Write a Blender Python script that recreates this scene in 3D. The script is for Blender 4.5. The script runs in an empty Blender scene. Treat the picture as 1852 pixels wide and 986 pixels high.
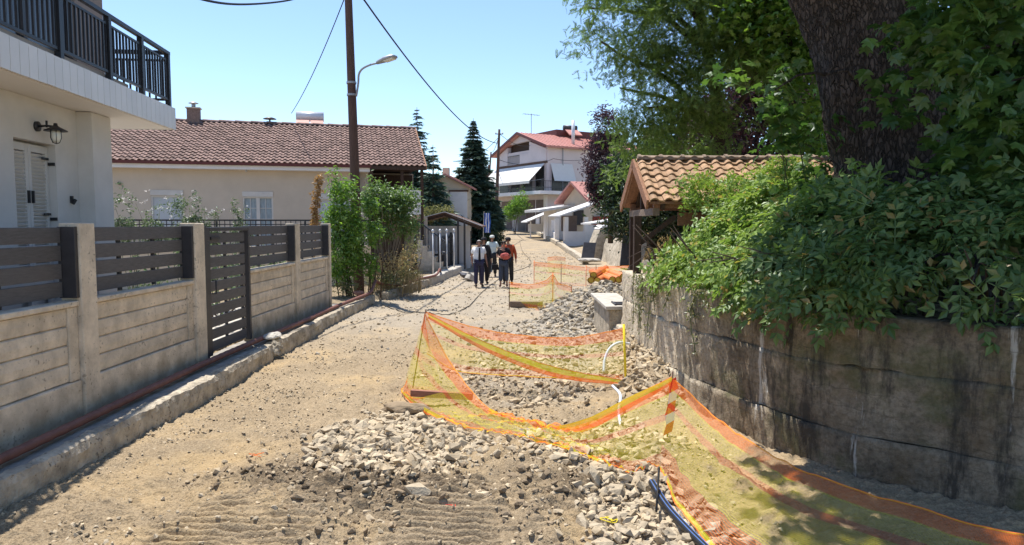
import bpy, bmesh, math, random
import numpy as np
from mathutils import Vector, Matrix
random.seed(7)
RNG = np.random.default_rng(11)
SC = bpy.context.scene
C = SC.collection
R = math.radians

# ------------------------------------------------------------------ camera, sky, sun, exposure
FPX, HZ, HCAM = 1250.0, 405.0, 2.3          # focal length and horizon in photo pixels, eye height in metres
PITCH = math.atan((493.0 - HZ) / FPX)
cam_data = bpy.data.cameras.new("camera")
cam_data.sensor_width = 36.0
cam_data.lens = FPX / 1852.0 * 36.0
cam_data.clip_start = 0.1
cam_data.clip_end = 3000
cam = bpy.data.objects.new("camera", cam_data)
C.objects.link(cam)
cam.location = (0, 0, HCAM)
cam.rotation_euler = (math.pi / 2 - PITCH, 0, 0)
SC.camera = cam

SUN_EL, SUN_AZ = 70.0, -40.0                 # azimuth measured from +Y, clockwise (negative = left)
sdir = Vector((math.cos(R(SUN_EL)) * math.sin(R(SUN_AZ)), math.cos(R(SUN_EL)) * math.cos(R(SUN_AZ)), math.sin(R(SUN_EL))))
world = bpy.data.worlds.new("World")
SC.world = world
world.use_nodes = True
wn = world.node_tree
bg = wn.nodes["Background"]
sky = wn.nodes.new("ShaderNodeTexSky")
sky.sky_type = 'NISHITA'
sky.sun_disc = False
sky.sun_elevation = R(SUN_EL)
sky.sun_rotation = R(SUN_AZ)
sky.altitude = 900
sky.air_density = 1.0
sky.dust_density = 0.25
sky.ozone_density = 3.0
wn.links.new(sky.outputs[0], bg.inputs[0])
bg.inputs[1].default_value = 0.14
sun_data = bpy.data.lights.new("sun", 'SUN')
sun_data.energy = 4.6
sun_data.angle = R(0.5)
sun_data.color = (1.0, 0.94, 0.85)
sun = bpy.data.objects.new("sun", sun_data)
C.objects.link(sun)
sun.rotation_euler = (-sdir).to_track_quat('-Z', 'Y').to_euler()
SC.view_settings.view_transform = 'Standard'
SC.view_settings.look = 'None'
SC.view_settings.gamma = 1.0
SC.view_settings.use_curve_mapping = False
SC.view_settings.exposure = 0.74
SC.render.film_transparent = False
try:
    SC.cycles.transparent_max_bounces = 24
    SC.cycles.max_bounces = 8
except Exception:
    pass


def at(px, py, d):
    """world point seen at photo pixel (px, py) at distance d along the street"""
    x = (px - 926.0) / FPX
    y = -(py - 493.0) / FPX
    Y = math.cos(PITCH) + y * math.sin(PITCH)
    Z = -math.sin(PITCH) + y * math.cos(PITCH)
    k = d / Y
    return Vector((x * k, d, HCAM + Z * k))


# ------------------------------------------------------------------ noise in numpy
def _hash(ix, iy, seed):
    h = (ix.astype(np.int64) * 374761393 + iy.astype(np.int64) * 668265263 + seed * 1442695041) & 0x7fffffff
    h = ((h ^ (h >> 13)) * 1274126177) & 0x7fffffff
    return ((h ^ (h >> 16)) & 0xffff) / 65535.0


def vnoise(x, y, seed=0):
    x = np.asarray(x, float); y = np.asarray(y, float)
    ix = np.floor(x); iy = np.floor(y)
    fx = x - ix; fy = y - iy
    fx = fx * fx * (3 - 2 * fx); fy = fy * fy * (3 - 2 * fy)
    a = _hash(ix, iy, seed); b = _hash(ix + 1, iy, seed)
    c = _hash(ix, iy + 1, seed); d = _hash(ix + 1, iy + 1, seed)
    return (a * (1 - fx) + b * fx) * (1 - fy) + (c * (1 - fx) + d * fx) * fy


def fbm(x, y, o=4, seed=0):
    s = 0; a = 1; t = 0
    for i in range(o):
        s = s + a * vnoise(x * 2 ** i, y * 2 ** i, seed + i * 17); t += a; a *= 0.5
    return s / t


# ------------------------------------------------------------------ materials
MATS = {}


def nodes(m):
    return m.node_tree.nodes, m.node_tree.links


def mat(name, col, rough=0.8, var=0.25, scale=6.0, bump=0.0, bscale=60.0, col2=None, metal=0.0, spec=0.3, stretch=None, detail=6.0, island=0.0, pits=0.0):
    """procedural surface: colour drifting between two tones with noise, and noise relief"""
    m = bpy.data.materials.new(name); m.use_nodes = True
    N, L = nodes(m)
    b = N["Principled BSDF"]
    b.inputs["Roughness"].default_value = rough
    b.inputs["Metallic"].default_value = metal
    b.inputs["Specular IOR Level"].default_value = spec
    tc = N.new("ShaderNodeTexCoord")
    gp = N.new("ShaderNodeNewGeometry"); src = gp.outputs["Position"]
    if stretch:
        mp = N.new("ShaderNodeMapping"); mp.inputs["Scale"].default_value = stretch
        L.new(src, mp.inputs[0]); src = mp.outputs[0]
    nz = N.new("ShaderNodeTexNoise"); nz.inputs["Scale"].default_value = scale; nz.inputs["Detail"].default_value = detail
    nz.inputs["Roughness"].default_value = 0.65
    L.new(src, nz.inputs["Vector"])
    cr = N.new("ShaderNodeValToRGB")
    c2 = col2 or tuple(c * (1 - var) for c in col)
    c1 = col if col2 else tuple(min(1, c * (1 + var * .6)) for c in col)
    cr.color_ramp.elements[0].position = 0.32; cr.color_ramp.elements[0].color = (*c2, 1)
    cr.color_ramp.elements[1].position = 0.68; cr.color_ramp.elements[1].color = (*c1, 1)
    L.new(nz.outputs["Fac"], cr.inputs[0])
    out = cr.outputs[0]
    if pits > 0:
        n3 = N.new("ShaderNodeTexNoise"); n3.inputs["Scale"].default_value = 26; n3.inputs["Detail"].default_value = 3; L.new(src, n3.inputs["Vector"])
        n4 = N.new("ShaderNodeTexNoise"); n4.inputs["Scale"].default_value = 2.2; n4.inputs["Detail"].default_value = 4; L.new(src, n4.inputs["Vector"])
        am = N.new("ShaderNodeMath"); am.operation = "MULTIPLY_ADD"; am.inputs[1].default_value = .45; L.new(n4.outputs["Fac"], am.inputs[0]); L.new(n3.outputs["Fac"], am.inputs[2])
        pr = N.new("ShaderNodeMapRange"); pr.inputs["From Min"].default_value = .86; pr.inputs["From Max"].default_value = .93; pr.inputs["To Max"].default_value = pits; L.new(am.outputs[0], pr.inputs[0])
        pm = N.new("ShaderNodeMix"); pm.data_type = "RGBA"; L.new(pr.outputs[0], pm.inputs[0]); L.new(out, pm.inputs[6]); pm.inputs[7].default_value = (.09, .075, .06, 1); out = pm.outputs[2]
    if island > 0:
        g = N.new("ShaderNodeNewGeometry"); oi = N.new("ShaderNodeObjectInfo")
        ad = N.new("ShaderNodeMath"); ad.operation = 'ADD'; L.new(g.outputs["Random Per Island"], ad.inputs[0]); L.new(oi.outputs["Random"], ad.inputs[1])
        fr = N.new("ShaderNodeMath"); fr.operation = 'FRACT'; L.new(ad.outputs[0], fr.inputs[0])
        mr = N.new("ShaderNodeMapRange"); mr.inputs["To Min"].default_value = 1 - island; mr.inputs["To Max"].default_value = 1 + island
        L.new(fr.outputs[0], mr.inputs[0])
        hs = N.new("ShaderNodeHueSaturation"); L.new(mr.outputs[0], hs.inputs["Value"]); L.new(out, hs.inputs["Color"]); out = hs.outputs[0]
    L.new(out, b.inputs["Base Color"])
    if bump > 0:
        n2 = N.new("ShaderNodeTexNoise"); n2.inputs["Scale"].default_value = bscale; n2.inputs["Detail"].default_value = 5
        L.new(src, n2.inputs["Vector"])
        bp = N.new("ShaderNodeBump"); bp.inputs["Strength"].default_value = 1.0; bp.inputs["Distance"].default_value = bump
        L.new(n2.outputs["Fac"], bp.inputs["Height"]); L.new(bp.outputs[0], b.inputs["Normal"])
    MATS[name] = m
    return m


def leafmat(name, col, col2, trans=0.45, gloss=0.06, dry=None):
    m = bpy.data.materials.new(name); m.use_nodes = True
    N, L = nodes(m)
    N.remove(N["Principled BSDF"])
    out = N["Material Output"]
    g = N.new("ShaderNodeNewGeometry"); oi = N.new("ShaderNodeObjectInfo")
    ad = N.new("ShaderNodeMath"); ad.operation = 'ADD'; L.new(g.outputs["Random Per Island"], ad.inputs[0]); L.new(oi.outputs["Random"], ad.inputs[1])
    fr = N.new("ShaderNodeMath"); fr.operation = 'FRACT'; L.new(ad.outputs[0], fr.inputs[0])
    mx = N.new("ShaderNodeValToRGB")
    mx.color_ramp.elements[0].color = (*col, 1); mx.color_ramp.elements[1].color = (*col2, 1)
    L.new(fr.outputs[0], mx.inputs[0])
    if dry:
        mx.color_ramp.elements[1].position = .93; e3 = mx.color_ramp.elements.new(.965); e3.color = (*dry, 1)
    d = N.new("ShaderNodeBsdfDiffuse"); t = N.new("ShaderNodeBsdfTranslucent")
    L.new(mx.outputs[0], d.inputs[0])
    br = N.new("ShaderNodeHueSaturation"); br.inputs["Value"].default_value = 1.25; br.inputs["Saturation"].default_value = 1.1
    L.new(mx.outputs[0], br.inputs["Color"]); L.new(br.outputs[0], t.inputs[0])
    s = N.new("ShaderNodeMixShader"); s.inputs[0].default_value = trans
    L.new(d.outputs[0], s.inputs[1]); L.new(t.outputs[0], s.inputs[2])
    gl = N.new("ShaderNodeBsdfGlossy"); gl.inputs["Roughness"].default_value = 0.45; gl.inputs[0].default_value = (.8, .85, .9, 1)
    s2 = N.new("ShaderNodeMixShader"); s2.inputs[0].default_value = gloss
    L.new(s.outputs[0], s2.inputs[1]); L.new(gl.outputs[0], s2.inputs[2])
    L.new(s2.outputs[0], out.inputs[0])
    MATS[name] = m
    return m


# ------------------------------------------------------------------ mesh building
class MB:
    def __init__(self):
        self.v = []; self.f = []

    def add(self, vs, fs):
        o = len(self.v)
        self.v.extend([tuple(p) for p in vs]); self.f.extend([tuple(i + o for i in f) for f in fs]); return self

    def box(self, x0, x1, y0, y1, z0, z1):
        x0, x1 = sorted((x0, x1)); y0, y1 = sorted((y0, y1)); z0, z1 = sorted((z0, z1))
        return self.add([(x0, y0, z0), (x1, y0, z0), (x1, y1, z0), (x0, y1, z0), (x0, y0, z1), (x1, y0, z1), (x1, y1, z1), (x0, y1, z1)],
                        [(0, 3, 2, 1), (4, 5, 6, 7), (0, 1, 5, 4), (1, 2, 6, 5), (2, 3, 7, 6), (3, 0, 4, 7)])

    def bar(self, p0, p1, w, h, up=(0, 0, 1)):
        """rectangular bar from p0 to p1, w across and h along up"""
        p0 = Vector(p0); p1 = Vector(p1); d = (p1 - p0).normalized(); up = Vector(up)
        s = d.cross(up)
        if s.length < 1e-4: s = d.cross(Vector((1, 0, 0)))
        s.normalize(); u = s.cross(d).normalized()
        q = []
        for p in (p0, p1):
            for a, b in ((-1, -1), (1, -1), (1, 1), (-1, 1)): q.append(p + s * (a * w / 2) + u * (b * h / 2))
        return self.add(q, [(0, 1, 2, 3), (7, 6, 5, 4), (0, 4, 5, 1), (1, 5, 6, 2), (2, 6, 7, 3), (3, 7, 4, 0)])

    def tube(self, pts, r, n=8, cap=True):
        pts = [Vector(p) for p in pts]
        rs = r if isinstance(r, (list, tuple)) else [r] * len(pts)
        vs = []; fs = []; ref = None
        for i, p in enumerate(pts):
            d = (pts[min(i + 1, len(pts) - 1)] - pts[max(i - 1, 0)])
            d = d.normalized() if d.length > 1e-9 else Vector((0, 0, 1))
            if ref is None:
                ref = d.cross(Vector((0, 0, 1)))
                if ref.length < 0.05: ref = d.cross(Vector((1, 0, 0)))
            ref = (ref - d * ref.dot(d)); ref.normalize(); b = d.cross(ref)
            for k in range(n):
                a = 2 * math.pi * k / n
                vs.append(p + (ref * math.cos(a) + b * math.sin(a)) * rs[i])
        for i in range(len(pts) - 1):
            for k in range(n):
                fs.append((i * n + k, i * n + (k + 1) % n, (i + 1) * n + (k + 1) % n, (i + 1) * n + k))
        if cap:
            fs.append(tuple(range(n - 1, -1, -1))); fs.append(tuple((len(pts) - 1) * n + k for k in range(n)))
        return self.add(vs, fs)

    def cyl(self, p0, p1, r0, r1=None, n=12):
        return self.tube([p0, p1], [r0, r0 if r1 is None else r1], n)

    def lathe(self, prof, c=(0, 0, 0), n=16):
        c = Vector(c); vs = []; fs = []
        for r, z in prof:
            for k in range(n):
                a = 2 * math.pi * k / n; vs.append(c + Vector((r * math.cos(a), r * math.sin(a), z)))
        for i in range(len(prof) - 1):
            for k in range(n): fs.append((i * n + k, i * n + (k + 1) % n, (i + 1) * n + (k + 1) % n, (i + 1) * n + k))
        fs.append(tuple(range(n - 1, -1, -1))); fs.append(tuple((len(prof) - 1) * n + k for k in range(n)))
        return self.add(vs, fs)

    def prism(self, poly, a, b, axis='y'):
        """closed 2-D outline extruded from a to b along axis (outline in the two other axes)"""
        n = len(poly); vs = []
        for t in (a, b):
            for (p, q) in poly:
                vs.append({'y': (p, t, q), 'x': (t, p, q), 'z': (p, q, t)}[axis])
        fs = [tuple(range(n)), tuple(range(2 * n - 1, n - 1, -1))]
        for i in range(n): fs.append((i, i + n, (i + 1) % n + n, (i + 1) % n))
        return self.add(vs, fs)

    def mesh(self, name, smooth=False):
        me = bpy.data.meshes.new(name)
        me.from_pydata(self.v, [], self.f); me.update()
        bm = bmesh.new(); bm.from_mesh(me); bmesh.ops.recalc_face_normals(bm, faces=bm.faces); bm.to_mesh(me); bm.free()
        if smooth: me.polygons.foreach_set("use_smooth", [True] * len(me.polygons))
        return me

    def build(self, name, m, parent=None, smooth=False, bevel=0.0, kind=None, seg=2):
        o = link(name, self.mesh(name, smooth), m, parent)
        if bevel > 0:
            md = o.modifiers.new("edge", 'BEVEL'); md.width = bevel; md.segments = seg; md.limit_method = 'ANGLE'; md.angle_limit = R(40)
        if kind: o["kind"] = kind
        return o


def link(name, me, m=None, parent=None, loc=None, rot=None):
    o = bpy.data.objects.new(name, me); C.objects.link(o)
    if m is not None and len(me.materials) == 0: me.materials.append(MATS[m] if isinstance(m, str) else m)
    if parent is not None: o.parent = parent
    if loc is not None: o.location = loc
    if rot is not None: o.rotation_euler = rot
    return o


def tag(o, label, cat, group=None):
    o["label"] = label; o["category"] = cat
    if group: o["group"] = group
    return o


def thing(name, label, cat, loc=(0, 0, 0), rz=0.0, group=None):
    o = bpy.data.objects.new(name, None); C.objects.link(o)
    o.empty_display_size = 0.2
    o.location = loc; o.rotation_euler = (0, 0, rz)
    return tag(o, label, cat, group)


def struct(o):
    o["kind"] = "structure"; return o


def copy_tree(o, parent=None):
    c = o.copy(); C.objects.link(c)
    if parent is not None: c.parent = parent
    for ch in list(o.children): copy_tree(ch, c)
    return c


def np_mesh(name, V, F, smooth=False):
    """mesh from numpy arrays: V (n,3), F (m,k) with k = 3 or 4"""
    V = np.asarray(V, np.float32); F = np.asarray(F, np.int32); k = F.shape[1]
    me = bpy.data.meshes.new(name)
    me.vertices.add(len(V)); me.vertices.foreach_set("co", V.ravel())
    me.loops.add(F.size); me.loops.foreach_set("vertex_index", F.ravel())
    me.polygons.add(len(F)); me.polygons.foreach_set("loop_start", np.arange(0, F.size, k, dtype=np.int32))
    me.polygons.foreach_set("use_smooth", np.full(len(F), bool(smooth)))
    me.update(calc_edges=True)
    return me


def inst(name, tv, tf, Rm, T, S, smooth=False):
    """many transformed copies of one small template joined in one mesh"""
    tv = np.asarray(tv, float); tf = np.asarray(tf, int); n = len(T)
    S = np.broadcast_to(np.asarray(S, float).reshape(-1, 1) if np.ndim(S) == 1 else np.asarray(S, float), (n, 3)) if np.ndim(S) else np.full((n, 3), S)
    V = np.einsum('nij,nvj->nvi', Rm, tv[None] * S[:, None, :]) + T[:, None, :]
    F = tf[None] + (np.arange(n) * len(tv))[:, None, None]
    return np_mesh(name, V.reshape(-1, 3), F.reshape(-1, tf.shape[1]), smooth)


def frames(d, up):
    """rotation matrices whose y axis is d and whose z axis is as near up as can be"""
    d = d / np.linalg.norm(d, axis=1, keepdims=True)
    x = np.cross(d, up); l = np.linalg.norm(x, axis=1, keepdims=True); x = np.where(l < 1e-5, np.array([[1., 0, 0]]), x / np.maximum(l, 1e-9))
    z = np.cross(x, d)
    return np.stack([x, d, z], axis=2)


def randrot(n):
    q = RNG.normal(size=(n, 4)); q /= np.linalg.norm(q, axis=1, keepdims=True)
    w, x, y, z = q.T
    return np.stack([np.stack([1 - 2 * (y * y + z * z), 2 * (x * y - z * w), 2 * (x * z + y * w)], 1),
                     np.stack([2 * (x * y + z * w), 1 - 2 * (x * x + z * z), 2 * (y * z - x * w)], 1),
                     np.stack([2 * (x * z - y * w), 2 * (y * z + x * w), 1 - 2 * (x * x + y * y)], 1)], 1)


def catmull(pts, n):
    P = np.array([list(p) for p in pts], float)
    P = np.vstack([2 * P[0] - P[1], P, 2 * P[-1] - P[-2]])
    out = []
    m = len(P) - 3
    for t in np.linspace(0, m - 1e-6, n):
        i = int(t); u = t - i
        a, b, c, d = P[i:i + 4]
        out.append(0.5 * ((2 * b) + (-a + c) * u + (2 * a - 5 * b + 4 * c - d) * u * u + (-a + 3 * b - 3 * c + d) * u ** 3))
    return np.array(out)
# ------------------------------------------------------------------ material list
mat("concrete", (.66, .56, .435), .92, .30, 3.5, .010, 40, island=.08, pits=.5)
mat("concrete_pale", (.46, .43, .38), .9, .25, 5.0, .01, 40)
mat("kerb_concrete", (.46, .40, .31), .92, .45, 5.0, .02, 40, pits=.7)
mat("white_paint", (.60, .58, .56), .75, .10, 1.6, .001, 80)
mat("soffit_white", (.70, .675, .65), .8, .03, 1.0)
mat("white_tile", (.68, .67, .66), .35, .06, 2.0, spec=.5, island=.04)
mat("grout", (.42, .40, .38), .9, .1)
mat("taupe_wall", (.30, .24, .21), .85, .12, 3.0)
mat("beige_wall", (.55, .475, .395), .9, .07, 1.5, .002, 90)
mat("cream_wall", (.66, .56, .42), .9, .10, 1.5)
mat("lavender_wall", (.62, .55, .56), .9, .10, .6)
mat("far_white", (.75, .73, .72), .85, .10, 1.0)
mat("grey_wall", (.33, .32, .33), .9, .15, 1.0)
mat("red_wall", (.25, .055, .04), .85, .2, 2.0)
mat("black_metal", (.018, .019, .024), .45, .2, 10, spec=.5)
mat("dark_composite", (.108, .102, .102), .6, .25, 8, .001, 120, stretch=(8, 1, 8), island=.10)
mat("dark_metal", (.04, .037, .04), .5, .2, 10, spec=.5)
mat("grey_metal", (.33, .34, .36), .45, .15, 8, metal=.3, spec=.5)
mat("pale_metal", (.62, .63, .65), .4, .1, 8, metal=.2, spec=.5)
mat("steel", (.55, .55, .56), .3, .1, 8, metal=.9)
mat("glass", (.06, .08, .09), .08, .2, 1.0, spec=.6)
mat("dark_glass", (.03, .03, .035), .15, .2, 1.0, spec=.5)
mat("curtain", (.45, .50, .55), .8, .15, 4)
mat("curtained_glass", (.30, .37, .42), .12, .3, 5, spec=.5, stretch=(6, 6, .6))
mat("lamp_glass", (.75, .74, .66), .12, .05, 3, spec=.6)
mat("shutter_grey", (.50, .54, .58), .7, .04, 2)
mat("brown_shutter", (.16, .12, .11), .7, .2, 3)
mat("dark_wood", (.065, .038, .026), .75, .35, 5, .004, 60, stretch=(6, 6, 1))
mat("wood_board", (.30, .15, .085), .75, .35, 6, .003, 60, stretch=(5, 1.5, 5))
mat("grey_wood", (.23, .17, .13), .8, .3, 6, .003, 60, stretch=(5, 1.5, 5))
mat("pole_wood", (.115, .068, .052), .85, .3, 6, .008, 40, stretch=(6, 6, .6))
mat("roof_tile_red", (.27, .178, .148), .85, .3, 14, .004, 60, col2=(.165, .108, .093), island=.25)
mat("roof_tile_orange", (.47, .29, .175), .85, .3, 9, .004, 50, col2=(.27, .18, .11), island=.20)
mat("ridge_tile_grey", (.33, .25, .19), .9, .4, 9, .006, 40, island=.15)
mat("roof_sheet_red", (.50, .23, .19), .6, .2, 4, island=.1)
mat("gutter_red", (.13, .035, .03), .5, .2, 3)
mat("chimney_brick", (.24, .16, .13), .9, .3, 12, .004, 50)
mat("awning_white", (.66, .65, .63), .8, .04, 3)
mat("corrugated", (.62, .61, .60), .6, .15, 3)
mat("rust_brown", (.12, .065, .045), .8, .3, 6)
mat("stone_pale", (.44, .365, .26), .95, .3, 9, .008, 50, island=.18)
mat("stone_grey", (.30, .268, .22), .9, .3, 5, .006, 50, island=.30)
mat("stone_tan", (.46, .37, .25), .9, .3, 5, .006, 50, island=.28)
mat("clod_dark", (.25, .19, .125), .95, .3, 8, .01, 60, island=.2)
mat("hose_red", (.19, .085, .065), .65, .25, 10, .002, 120)
mat("pipe_black", (.018, .019, .022), .4, .2, 5, spec=.5)
mat("pipe_blue", (.10, .20, .50), .4, .2, 5, spec=.5)
mat("pipe_white", (.62, .70, .80), .4, .06, 5, spec=.5)
mat("pipe_orange", (.66, .22, .07), .45, .12, 5, spec=.5)
mat("pipe_end", (.50, .36, .06), .6, .2, 5)
mat("cable_black", (.012, .012, .013), .6, .1, 5)
mat("tape_red", (.72, .05, .025), .5, .08, 5)
mat("tape_white", (.80, .79, .77), .5, .06, 5)
mat("plank_red", (.34, .16, .11), .8, .3, 6, .004, 50, stretch=(2, 8, 8))
mat("bark", (.145, .112, .098), .95, .55, 5.0, .06, 10, col2=(.035, .027, .023), stretch=(1.6, 1.6, .55), detail=10)
mat("bark_thin", (.085, .062, .048), .95, .35, 6, .01, 30)
mat("stem_green", (.10, .12, .045), .8, .3, 10)
mat("skin", (.36, .20, .14), .55, .1, 10)
mat("hair_grey", (.33, .31, .30), .8, .2, 40)
mat("hair_dark", (.03, .022, .018), .7, .2, 40)
mat("cloth_white", (.82, .82, .83), .9, .06, 10, .004, 18)
mat("cloth_mint", (.60, .68, .66), .9, .08, 10, .004, 18)
mat("cloth_navy", (.035, .035, .075), .9, .2, 10, .004, 18)
mat("cloth_black", (.016, .015, .018), .9, .2, 10, .004, 18)
mat("cloth_jean", (.06, .075, .115), .9, .25, 12, .004, 18)
mat("cloth_orange", (.42, .075, .03), .9, .2, 10, .004, 18)
mat("cloth_dark", (.03, .03, .034), .9, .2, 10, .004, 18)
mat("cloth_yellow", (.55, .62, .06), .9, .1, 10)
mat("cap_pale", (.62, .64, .60), .9, .1, 10)
mat("flag_blue", (.04, .12, .50), .8, .1, 10)
mat("flag_white", (.75, .76, .80), .8, .05, 10)
mat("bundle_red", (.45, .10, .09), .8, .3, 14)
mat("eye_dark", (.01, .01, .01), .3, .1, 10)
leafmat("leaf_locust", (.095, .155, .036), (.20, .29, .07), .48, .03)
leafmat("leaf_purple", (.035, .014, .022), (.085, .035, .045), .35)
leafmat("leaf_plane", (.045, .10, .025), (.11, .19, .04), .45, .04)
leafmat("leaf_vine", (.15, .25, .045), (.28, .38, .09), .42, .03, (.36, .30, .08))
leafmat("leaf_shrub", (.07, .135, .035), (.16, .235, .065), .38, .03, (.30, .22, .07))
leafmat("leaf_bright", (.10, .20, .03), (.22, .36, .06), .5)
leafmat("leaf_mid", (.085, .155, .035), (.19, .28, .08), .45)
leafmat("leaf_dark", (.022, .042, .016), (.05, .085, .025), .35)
leafmat("leaf_spruce", (.05, .085, .06), (.10, .155, .105), .3, .03)
leafmat("leaf_rose", (.06, .11, .04), (.16, .20, .10), .4)
leafmat("leaf_dry", (.30, .17, .06), (.42, .27, .11), .4)
leafmat("leaf_straw", (.36, .27, .13), (.55, .43, .22), .4)
leafmat("leaf_drygreen", (.12, .14, .05), (.26, .25, .10), .4)
leafmat("petal_white", (.65, .62, .58), (.75, .72, .70), .3)

def bark_material():
    m = MATS["bark"]; N, L = nodes(m); b = N["Principled BSDF"]
    g = N.new("ShaderNodeNewGeometry"); mp = N.new("ShaderNodeMapping"); mp.inputs["Scale"].default_value = (20, 20, 7); L.new(g.outputs["Position"], mp.inputs[0])
    nz = N.new("ShaderNodeTexNoise"); nz.inputs["Scale"].default_value = 1.5; nz.inputs["Detail"].default_value = 4; L.new(mp.outputs[0], nz.inputs["Vector"])
    ad = N.new("ShaderNodeMix"); ad.data_type = 'VECTOR'; ad.inputs[0].default_value = .35; L.new(mp.outputs[0], ad.inputs[4]); L.new(nz.outputs["Color"], ad.inputs[5])
    sc = N.new("ShaderNodeVectorMath"); sc.operation = 'ADD'; L.new(mp.outputs[0], sc.inputs[0]); L.new(nz.outputs["Color"], sc.inputs[1])
    v = N.new("ShaderNodeTexVoronoi"); v.feature = 'DISTANCE_TO_EDGE'; v.inputs["Scale"].default_value = 1.0; L.new(sc.outputs[0], v.inputs["Vector"])
    r = N.new("ShaderNodeMapRange"); r.inputs["From Max"].default_value = .16; L.new(v.outputs["Distance"], r.inputs[0])
    old = b.inputs["Base Color"].links[0].from_socket
    mx = N.new("ShaderNodeMix"); mx.data_type = 'RGBA'; L.new(r.outputs[0], mx.inputs[0]); mx.inputs[6].default_value = (.05, .039, .034, 1); L.new(old, mx.inputs[7]); L.new(mx.outputs[2], b.inputs["Base Color"])
    bp = N.new("ShaderNodeBump"); bp.inputs["Distance"].default_value = .025; L.new(r.outputs[0], bp.inputs["Height"])
    ob = b.inputs["Normal"].links[0].from_socket; L.new(ob, bp.inputs["Normal"]); L.new(bp.outputs[0], b.inputs["Normal"])
bark_material()
def splash_material(name, col, z0, z1):
    """mud splashed up from the pavement, ragged edge"""
    m = MATS[name]; N, L = nodes(m); b = N["Principled BSDF"]
    g = N.new("ShaderNodeNewGeometry"); sp = N.new("ShaderNodeSeparateXYZ"); L.new(g.outputs["Position"], sp.inputs[0])
    nz = N.new("ShaderNodeTexNoise"); nz.inputs["Scale"].default_value = 5; nz.inputs["Detail"].default_value = 7; L.new(g.outputs["Position"], nz.inputs["Vector"])
    ad = N.new("ShaderNodeMath"); ad.operation = 'MULTIPLY_ADD'; ad.inputs[1].default_value = .7; L.new(nz.outputs["Fac"], ad.inputs[0]); L.new(sp.outputs["Z"], ad.inputs[2])
    r = N.new("ShaderNodeMapRange"); r.inputs["From Min"].default_value = z0 + .35; r.inputs["From Max"].default_value = z1 + .35; r.inputs["To Min"].default_value = .75; r.inputs["To Max"].default_value = 0; L.new(ad.outputs[0], r.inputs[0])
    old = b.inputs["Base Color"].links[0].from_socket
    mx = N.new("ShaderNodeMix"); mx.data_type = 'RGBA'; L.new(r.outputs[0], mx.inputs[0]); L.new(old, mx.inputs[6]); mx.inputs[7].default_value = (*col, 1); L.new(mx.outputs[2], b.inputs["Base Color"])
splash_material("concrete", (.30, .235, .155), .28, .62)

# ------------------------------------------------------------------ ground: one sheet out to the horizon
YR = np.array([-30, 27, 36, 45, 60, 75, 100, 140, 250, 1500.])
ZR = np.array([0, 0, .2, .5, 1.02, 1.85, 3.05, 4.9, 8.0, 8.0])
def prof(y): return np.interp(y, YR, ZR)
YLE = np.array([-30, 20, 21.2, 30, 34, 40, 60, 75, 100, 140, 1500.])
XLE = np.array([-4.12, -4.12, -3.75, -2.42, -2.1, -1.95, -2.0, -3.0, -5.2, -8.5, -60.])
def left_edge(y): return np.interp(y, YLE, XLE)
YTE = np.array([-30, 0, 3, 4, 4.8, 5.6, 6.6, 8, 9, 9.6, 10.8, 12.4, 14.5, 16, 20, 26, 32, 40, 50, 60, 75, 100, 140])
XTE = np.array([40, 20, 10, 7, 5.0, 3.9, 2.95, 2.45, 2.2, 2.1, 2.0, 1.95, 2.25, 3.2, 4.6, 5.4, 5.2, 4.7, 3.9, 3.3, 1.9, .9, -2.])
def wall_x(y): return np.interp(y, YTE, XTE)
def sstep(a, b, t):
    u = np.clip((t - a) / (b - a), 0, 1); return u * u * (3 - 2 * u)
def bell(x, y, cx, cy, rx, ry): return np.exp(-(((x - cx) / rx) ** 2 + ((y - cy) / ry) ** 2))


def rubble_mask(x, y):
    """where broken stone covers the dirt: pale heap, trench, net enclosure, grey pile"""
    j = (fbm(x * 2.2, y * 2.2, 3, 5) - .5) * 1.1
    f1 = sstep(-.05, .5, 1 - np.hypot((x + 1.12) / .98, (y - 7.25) / 1.35) + j * .75)
    f1 = f1 * (1 - sstep(-.06, .06, y - np.interp(x, [-3, -1.3, -.4, .2, .9], [9.3, 8.35, 7.4, 7.0, 6.3])))
    f2 = sstep(-.05, .4, 1 - np.hypot((x - 1.1) / .62, (y - 5.3) / 1.3) + j * .5)
    f3 = sstep(-.1, .5, 1 - np.hypot((x - .45) / 1.5, (y - 11.0) / 2.2) + j) * .75
    f4 = sstep(-.1, .5, 1 - np.hypot((x - .85) / .95, (y - 7.1) / .9) + j) * .8
    pile = sstep(-.05, .3, 1 - np.hypot((x - 2.3) / 1.65, (y - 17.2) / 3.6) + j * .35)
    apron = sstep(0, .6, 1 - np.hypot((x - .8) / 1.7, (y - 14.2) / 2.6) + j) * .6
    return f1, f2, f3, f4, pile, apron


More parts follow.
